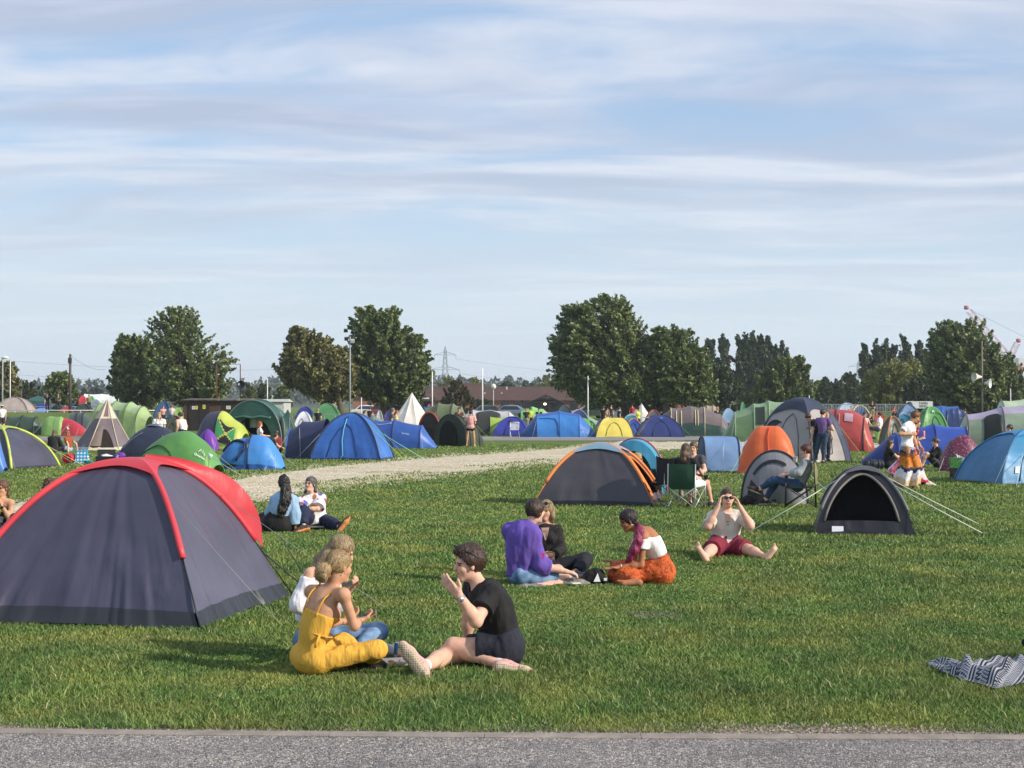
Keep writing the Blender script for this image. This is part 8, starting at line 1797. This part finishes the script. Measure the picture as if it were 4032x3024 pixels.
# ================= CAMPING CHAIRS =================
def camp_chair(label,px,Y,rz,cloth,frame,back_h=.92,w=.30):
    X=(px-CX)/F*Y; r0=thing('camping_chair',label,'camping chair',(X,Y,0),radians(rz),'folding camping chairs'); fm=M(frame,.35,0,metal=.5)
    # faces +x
    b=MB(); sd=lambda s:s*w
    for s in (-1,1):
        b.tube([V3(-.30,sd(s),0),V3(-.26,sd(s)*1.02,back_h)],.011,6); b.tube([V3(.28,sd(s),0),V3(.26,sd(s),.62)],.011,6)
        b.tube([V3(-.30,sd(s),.02),V3(.27,sd(s),.40)],.010,6); b.tube([V3(.28,sd(s),.02),V3(-.27,sd(s),.40)],.010,6)
    for x in (-.29,.28):
        b.tube([V3(x,-w,.02),V3(x*.95,w,.40)],.010,6); b.tube([V3(x,w,.02),V3(x*.95,-w,.40)],.010,6)
    b.build('frame',fm,r0)
    MB().grid([[V3(x,y*w,.40-.055*(1-y*y)*(1-((x)/.3)**2)+.02*(x>0.2)) for x in np.linspace(-.27,.27,8)] for y in np.linspace(-1,1,9)]).build('seat',fab(cloth,.7,.1,.02),r0)
    MB().grid([[V3(-.27+.03*(z-.4)-.07*(1-y*y)*sin(pi*min((z-.35)/.6,1)),y*w*1.02,z-.05*(1-y*y)*(z>.85)) for z in np.linspace(.36,back_h,9)] for y in np.linspace(-1,1,9)]).build('backrest',fab(cloth,.7,.1,.02),r0)
    for s in (-1,1): MB().grid([[V3(x,sd(s)+j*.035,.62+.04*(x<0)-.02*sin(pi*(x+.27)/.55)) for j in (-1,1)] for x in np.linspace(-.27,.28,7)]).build('armrest',fab('1c1d20',.7,0,.02),r0)
    MB().lathe((.27,-w*1.05,.53),[(.03,0),(.045,.09)],10,caps=False).build('cup_holder',fab('1a1b1e',.7,0,.02),r0)
    return r0
camp_chair('dark green camping chair with silver legs holding the long haired woman',2704,29.0,62,'1d4a34','c3c9c4',.84,.27)
camp_chair('tan and black camping chair in front of the grey pop-up tent',3150,29.3,168,'8a7e5e','26272a',1.0,.27)
camp_chair('empty charcoal camping chair with a low back beside the teal tent',2600,30.6,-130,'2f3540','4a4f4a',.92,.27)
MB_=MB(); q=at(3131,1822,29.45); r0=thing('paper_cup','white paper cup propped on the tan camping chair','cup',q,0); MB_.lathe((0,0,0),[(.036,0),(.045,.115),(.047,.118)],14); MB_.build('cup',M('efece8',.6,.03),r0)
# ================= SMALL THINGS ON THE GRASS =================
def can(label,px,py,Y,h,cols,band=.45):
    p=at(px,py,Y); r=h*.29; r0=thing('drink_can',label,'can',(p[0],Y,0),.5)
    MB().lathe((0,0,0),[(r*.8,0),(r,h*.06),(r,h*band)],16).build('body',M(cols[0],.3,.1,metal=.3),r0)
    MB().lathe((0,0,0),[(r*1.004,h*band),(r*1.004,h*.9),(r*.82,h*.97)],16,caps=False).build('upper_band',M(cols[1],.3,.15,30,metal=.3),r0)
    MB().lathe((0,0,h*.965),[(r*.84,0),(r*.84,h*.03),(r*.76,h*.032),(r*.74,h*.01)],16).build('rim',M('c9ccd2',.25,0,metal=.9),r0)
    return r0
r0=can('blue and white drink can beside the sole of the man in black',1571,2560,11.75,.130,('b9c2ce','4f7fb0'),.3)
MB().grid([[V3(.0385*cos(a),.0385*sin(a),z) for z in (.02,.05,.07)] for a in np.linspace(-2.4,-1.3,7)]).build('label_patch',M('dfa35a',.4,.3,40),r0); MB().grid([[V3(.0388*cos(a),.0388*sin(a),z) for z in (.045,.075,.09)] for a in np.linspace(-2.2,-1.5,6)]).build('label_patch',M('e9e4da',.4,.2,40),r0)
def tray(label,px,py,Y,w,l,rz,food=True):
    p=at(px,py,Y); r0=thing('food_tray',label,'tray',(p[0],Y,.03),rz)
    b=MB(); b.grid([[V3(x*w/2*(1 if abs(x)<1 else 1.0),y*l/2,.0 if max(abs(x),abs(y))<.9 else .03) for y in (-1,-.85,-.3,.3,.85,1)] for x in (-1,-.85,-.3,.3,.85,1)]); b.build('tray',M('efe9e2',.7,.05),r0)
    if food:
        V,Q=sdf_mesh([E_(V3(RN.uniform(-.3,.3)*w,RN.uniform(-.3,.3)*l,.012),V3(.02,.015,.010),np.eye(3),.01) for _ in range(9)],.006); mk('leftovers',V,Q,M('b5723c',.7,.4,40),r0)
    return r0
tray('white paper food tray with leftovers behind the raised shoe sole',1556,2606,11.35,.17,.22,.3)
can('small silver blue drink can by the woman in the patched top',1198,2075,24.05,.12,('aeb8c6','8aa0bc'))
tray('white paper tray on the grass beside the small silver blue can',1240,2078,24.0,.35,.2,.1,False)
# black bag with a white triangle
p=at(2335,2290,16.75); r0=thing('black_bag','black fabric bag with a white triangle mark between the two seated groups','bag',(p[0],16.75,0),0)
V,Q=sdf_mesh([E_(V3(0,0,.06),V3(.12,.10,.10),np.eye(3),.04),E_(V3(-.11,-.02,.03),V3(.09,.08,.05),np.eye(3),.04),E_(V3(.05,-.03,.09),V3(.08,.07,.07),np.eye(3),.04),E_(V3(.14,-.02,.02),V3(.06,.07,.02),np.eye(3),.02)],.009); mk('body',disp(V,Q,.010,(22,22,22),4),Q,cloth_m('121215'),r0)
b=MB(); b.ngon([V3(.0,-.118,.03),V3(.075,-.118,.03),V3(.045,-.110,.125)]); b.build('white_mark',M('e9e9ec',.6,0),r0); MB().box((.13,-.105,.055),(.035,.006,.03)).build('white_mark',M('e3e3e6',.6,0),r0,smooth=False)
p=at(2268,2285,16.5); tag(MB().box((p[0],16.5,.03),(.10,.06,.01),rz=.3).build('leaflet',M('dfe0d6',.7,.05),smooth=False),'pale folded leaflet on the grass left of the black bag','leaflet')
# water bottle
p=at(2618,1990,29.4); r0=thing('water_bottle','clear plastic water bottle with a yellow green label beside the charcoal tent','bottle',(p[0],29.4,0),0)
MB().lathe((0,0,0),[(.04,0),(.052,.02),(.052,.08)],14).build('body',M('8a9a9a',.15,0,spec=.8),r0); MB().lathe((0,0,.08),[(.053,0),(.053,.13)],14).build('label',M('a9b23c',.5,.2,30),r0); MB().lathe((0,0,.21),[(.052,0),(.05,.03),(.018,.09),(.016,.11)],14).build('neck',M('a9b8b8',.15,0,spec=.8),r0)
# rucksack and bag by the tan chair
p=at(2950,1995,29.6); r0=thing('rucksack','dark rucksack on the grass left of the tan camping chair','bag',(p[0],29.7,0),0)
V,Q=sdf_mesh([E_(V3(0,0,.09),V3(.14,.12,.12),np.eye(3),.05),E_(V3(.14,0,.06),V3(.10,.1,.08),np.eye(3),.05)],.014); mk('body',disp(V,Q,.012,(16,16,16),4),Q,cloth_m('1a1a1e'),r0)
# bags by the royal blue tent
p=at(3440,1820,46.5); r0=thing('sleeping_bag','dark navy rolled sleeping bag lying in front of the royal blue tent','sleeping bag',(p[0],46.5,.15),.05)
V,Q=sdf_mesh([C_(V3(-.2,0,0),V3(.2,0,0),.145,.145,.02,[(V3(.31,0,0),V3(1,0,0)),(V3(-.31,0,0),V3(-1,0,0))])],.016); mk('roll',disp(V,Q,.015,(20,6,6),4),Q,cloth_m('1d2534',.6),r0)
for x in (-.12,.12): MB().tube([V3(x,.15*cos(a),.15*sin(a)) for a in np.linspace(0,2*pi,17)],.012,5).build('strap',M('12161f',.7,0),r0)
p=at(3762,1888,40.6); r0=thing('shopping_bag','green and black shopping bag standing left of the bright blue dome','bag',(p[0],40.6,0),0)
b=MB(); b.box((0,0,.14),(.26,.18,.28),taper=1.05); b.build('body',cloth_m('18191c'),r0,smooth=False); b=MB(); b.box((0,.01,.42),(.27,.19,.27),taper=1.1); b.build('green_panel',M('3f7a34',.5,.5,12),r0,smooth=False)
for s in (-1,1): MB().tube([V3(-.06,s*.08,.55),V3(-.05,s*.06,.66),V3(.05,s*.06,.66),V3(.06,s*.08,.55)],.008,5).build('handle',M('2c4a26',.6,0),r0)
p=at(3788,1850,41.4); r0=thing('carrier_bag','white plastic carrier bag leaning against the bright blue dome','bag',(p[0],41.2,0),0)
MB().grid([[V3(-.12+.24*u+.10*(v-1)*-1.0*0+.16*(1-v)*-1*(-1)*0+(.10-.22*v),-.03+.08*sin(pi*u)*(1-v*.6),.14+.5*v-.10*u*v) for v in np.linspace(0,1,8)] for u in np.linspace(0,1,8)]).build('bag',fab('dfe2e6',.4,.3),r0)
# luggage on the left
Y=49.5
p=at(205,1821,Y); r0=thing('rolled_mat','red rolled camping mat beside the polka dot bag','mat',(p[0],51.4,.165),0)
sp_=[(.165*t*cos(9*2*pi*t/2.2),.165*t*sin(9*2*pi*t/2.2)) for t in np.linspace(.12,1,110)]
b=MB(); b.grid([[V3(x+(0),yy,z) for yy in (-.3,.3)] for x,z in sp_]); b.build('mat',M('c9303c',.7,.1),r0); b=MB(); b.tube([V3(0,-.27,0),V3(0,.3,0)],.155,24); b.build('core',M('a82634',.7,.1),r0)
p=at(255,1822,Y); r0=thing('polka_dot_bag','bright blue bag with white polka dots standing on the grass','bag',(p[0],51.5,0),0)
m,nt,o=nmat('polka'); bb=N(nt,'ShaderNodeBsdfPrincipled'); v=N(nt,'ShaderNodeTexVoronoi'); v.inputs['Scale'].default_value=9; v.inputs['Randomness'].default_value=0; L(nt,mapped(nt,(1,.001,1)),v.inputs['Vector']); L(nt,ramp(nt,v.outputs['Distance'],[(.30,hx('e3eef6')),(.34,hx('2f9cd2'))]),bb.inputs['Base Color']); L(nt,bb.outputs[0],o.inputs['Surface'])
b=MB(); b.box((0,0,.21),(.46,.22,.42),taper=.72); b.build('body',m,r0,smooth=False)
for s in (-1,1): MB().tube([V3(-.1,s*.07,.42),V3(-.06,s*.04,.54),V3(.06,s*.04,.54),V3(.1,s*.07,.42)],.009,5).build('handle',M('2c8ec2',.6,0),r0)
p=at(303,1824,Y); r0=thing('towel','crumpled teal towel with white lettering on the grass','towel',(p[0],50.9,0),0)
V,Q=sdf_mesh([E_(V3(0,0,.05),V3(.15,.1,.07),np.eye(3),.04),E_(V3(-.08,0,.10),V3(.09,.08,.06),np.eye(3),.04)],.016); mk('towel',disp(V,Q,.02,(15,15,15),4),Q,cloth_m('1f7a7c'),r0); MB().box((-.07,-.09,.13),(.12,.01,.04)).build('white_mark',M('dfe4e6',.7,.1,50),r0,smooth=False)
p=at(342,1820,Y); r0=thing('suitcase','open black suitcase with white clothes inside','suitcase',(p[0],51.8,0),.15)
b=MB(); b.box((0,0,.11),(.62,.40,.22)); b.build('shell',cloth_m('17181c'),r0,smooth=False); b=MB(); b.grid([[V3(-.3+.6*u,.18+.08*v,.22+.22*v) for v in (0,1)] for u in (0,.5,1)]); b.build('lid',cloth_m('232428'),r0)
V,Q=sdf_mesh([E_(V3(.0,-.02,.22),V3(.16,.13,.07),np.eye(3),.04),E_(V3(.16,-.02,.21),V3(.08,.1,.05),np.eye(3),.04)],.016); mk('clothes',disp(V,Q,.02,(15,15,15),4),Q,cloth_m('d9dce2'),r0)
p=at(402,1816,Y); r0=thing('purple_bag','purple carrier bag with white lettering beside the suitcase','bag',(p[0],51.6,0),0)
V,Q=sdf_mesh([E_(V3(0,0,.16),V3(.20,.12,.18),np.eye(3),.05),E_(V3(.1,0,.26),V3(.13,.1,.10),np.eye(3),.05)],.016); mk('body',disp(V,Q,.025,(12,12,12),4),Q,cloth_m('6a2a9c',.5),r0)
text_mesh('lettering','gelo',.14,M('e3dcec',.6,0),r0,frame4(V3(-.02,-.150,.17),V3(.25,0,1),V3(-1,0,.25)),.006)
# patterned blanket
def blanket():
    m,nt,o=nmat('woven'); b=N(nt,'ShaderNodeBsdfPrincipled'); b.inputs['Roughness'].default_value=.95
    tc=mapped(nt,(1,1,0),rot=(0,0,.5)); sp=N(nt,'ShaderNodeSeparateXYZ'); L(nt,tc,sp.inputs[0])
    def mt(op,a,c=None,d=None):
        n=N(nt,'ShaderNodeMath',operation=op)
        for i,q in enumerate((a,c,d)):
            if q is None: continue
            if isinstance(q,(int,float)): n.inputs[i].default_value=q
            else: L(nt,q,n.inputs[i])
        return n.outputs[0]
    x,y=sp.outputs[0],sp.outputs[1]
    st=mt('GREATER_THAN',mt('SINE',mt('MULTIPLY',x,260)),.1)                    # fine stripes
    zz=mt('GREATER_THAN',mt('FRACT',mt('ADD',mt('MULTIPLY',x,19),mt('MULTIPLY',mt('PINGPONG',mt('MULTIPLY',y,26),.5),1.4))),.5)   # zigzags
    dt=mt('GREATER_THAN',mt('MULTIPLY',mt('SINE',mt('MULTIPLY',x,230)),mt('SINE',mt('MULTIPLY',y,200))),.0)
    bd=mt('FRACT',mt('MULTIPLY',x,6.4))
    f1=mt('LESS_THAN',bd,.38); f2=mt('LESS_THAN',bd,.70)
    a=N(nt,'ShaderNodeMixRGB'); L(nt,f2,a.inputs[0]); L(nt,dt,a.inputs[1]); L(nt,zz,a.inputs[2])
    c=N(nt,'ShaderNodeMixRGB'); L(nt,f1,c.inputs[0]); L(nt,a.outputs[0],c.inputs[1]); L(nt,st,c.inputs[2])
    L(nt,ramp(nt,c.outputs[0],[(0,hx('1b1c24')),(1,hx('9c9faa'))]),b.inputs['Base Color']); L(nt,b.outputs[0],o.inputs['Surface'])
    top=[(3650,2620),(3700,2622),(3785,2638),(3850,2632),(3934,2614),(3990,2622),(4060,2640),(4150,2650)]; bot=[(3656,2632),(3720,2664),(3790,2692),(3850,2705),(3918,2729),(3980,2716),(4050,2700),(4150,2690)]
    P=[]
    for u in np.linspace(0,1,50):
        k=u*(len(top)-1); a_=[np.interp(k,range(len(top)),[q[i] for q in top]) for i in (0,1)]; b_=[np.interp(k,range(len(top)),[q[i] for q in bot]) for i in (0,1)]
        A=at(a_[0],a_[1],11729/(a_[1]-1595)); B=at(b_[0],b_[1],11729/(b_[1]-1595))
        P.append([A+(B-A)*v+V3(0,0,.03+.14*(vn(np.array([[u*9,v*4.0,0]]),5)[0])**1.3*(sin(pi*min(v*1.1,1))**.5)*min(1,u*6)) for v in np.linspace(0,1,22)])
    r0=thing('blanket','black and white patterned woven blanket lying crumpled at the right edge','blanket',(0,0,0),0)
    MB().grid(P).build('cloth',m,r0); Q=[[p-V3(0,0,.028) for p in row] for row in P]; MB().grid(Q).build('backing',cloth_m('1a1a1f'),r0)
    p=at(4084,2618,11.7); r1=thing('black_shoulder_bag','black bag lying on the far corner of the patterned blanket','bag',(p[0],11.65,.09),0)
    V,Q2=sdf_mesh([E_(V3(0,0,.05),V3(.13,.09,.06),np.eye(3),.04)],.01); mk('body',disp(V,Q2,.008,(14,14,14),4),Q2,cloth_m('101013'),r1)
    MB().tube([V3(-.12,-.08,.06),V3(-.08,-.11,.03),V3(.02,-.11,.02)],.008,5).build('strap',M('1d1d20',.6,0),r1)
blanket()
# litter
for i,(px,py,c) in enumerate(((1290,2540,'c9c4b8'),)): pass
p=at(240,2550,11729/(2550-1595)); tag(MB().add([(p[0]-.04,p[1],.04),(p[0]+.05,p[1]+.02,.045),(p[0]+.05,p[1]-.03,.055),(p[0],p[1]-.05,.05)],[(0,1,2,3)]).build('paper_scrap',M('c7d0c4',.7,.1)),'scrap of pale paper in the grass before the big grey tent','litter')
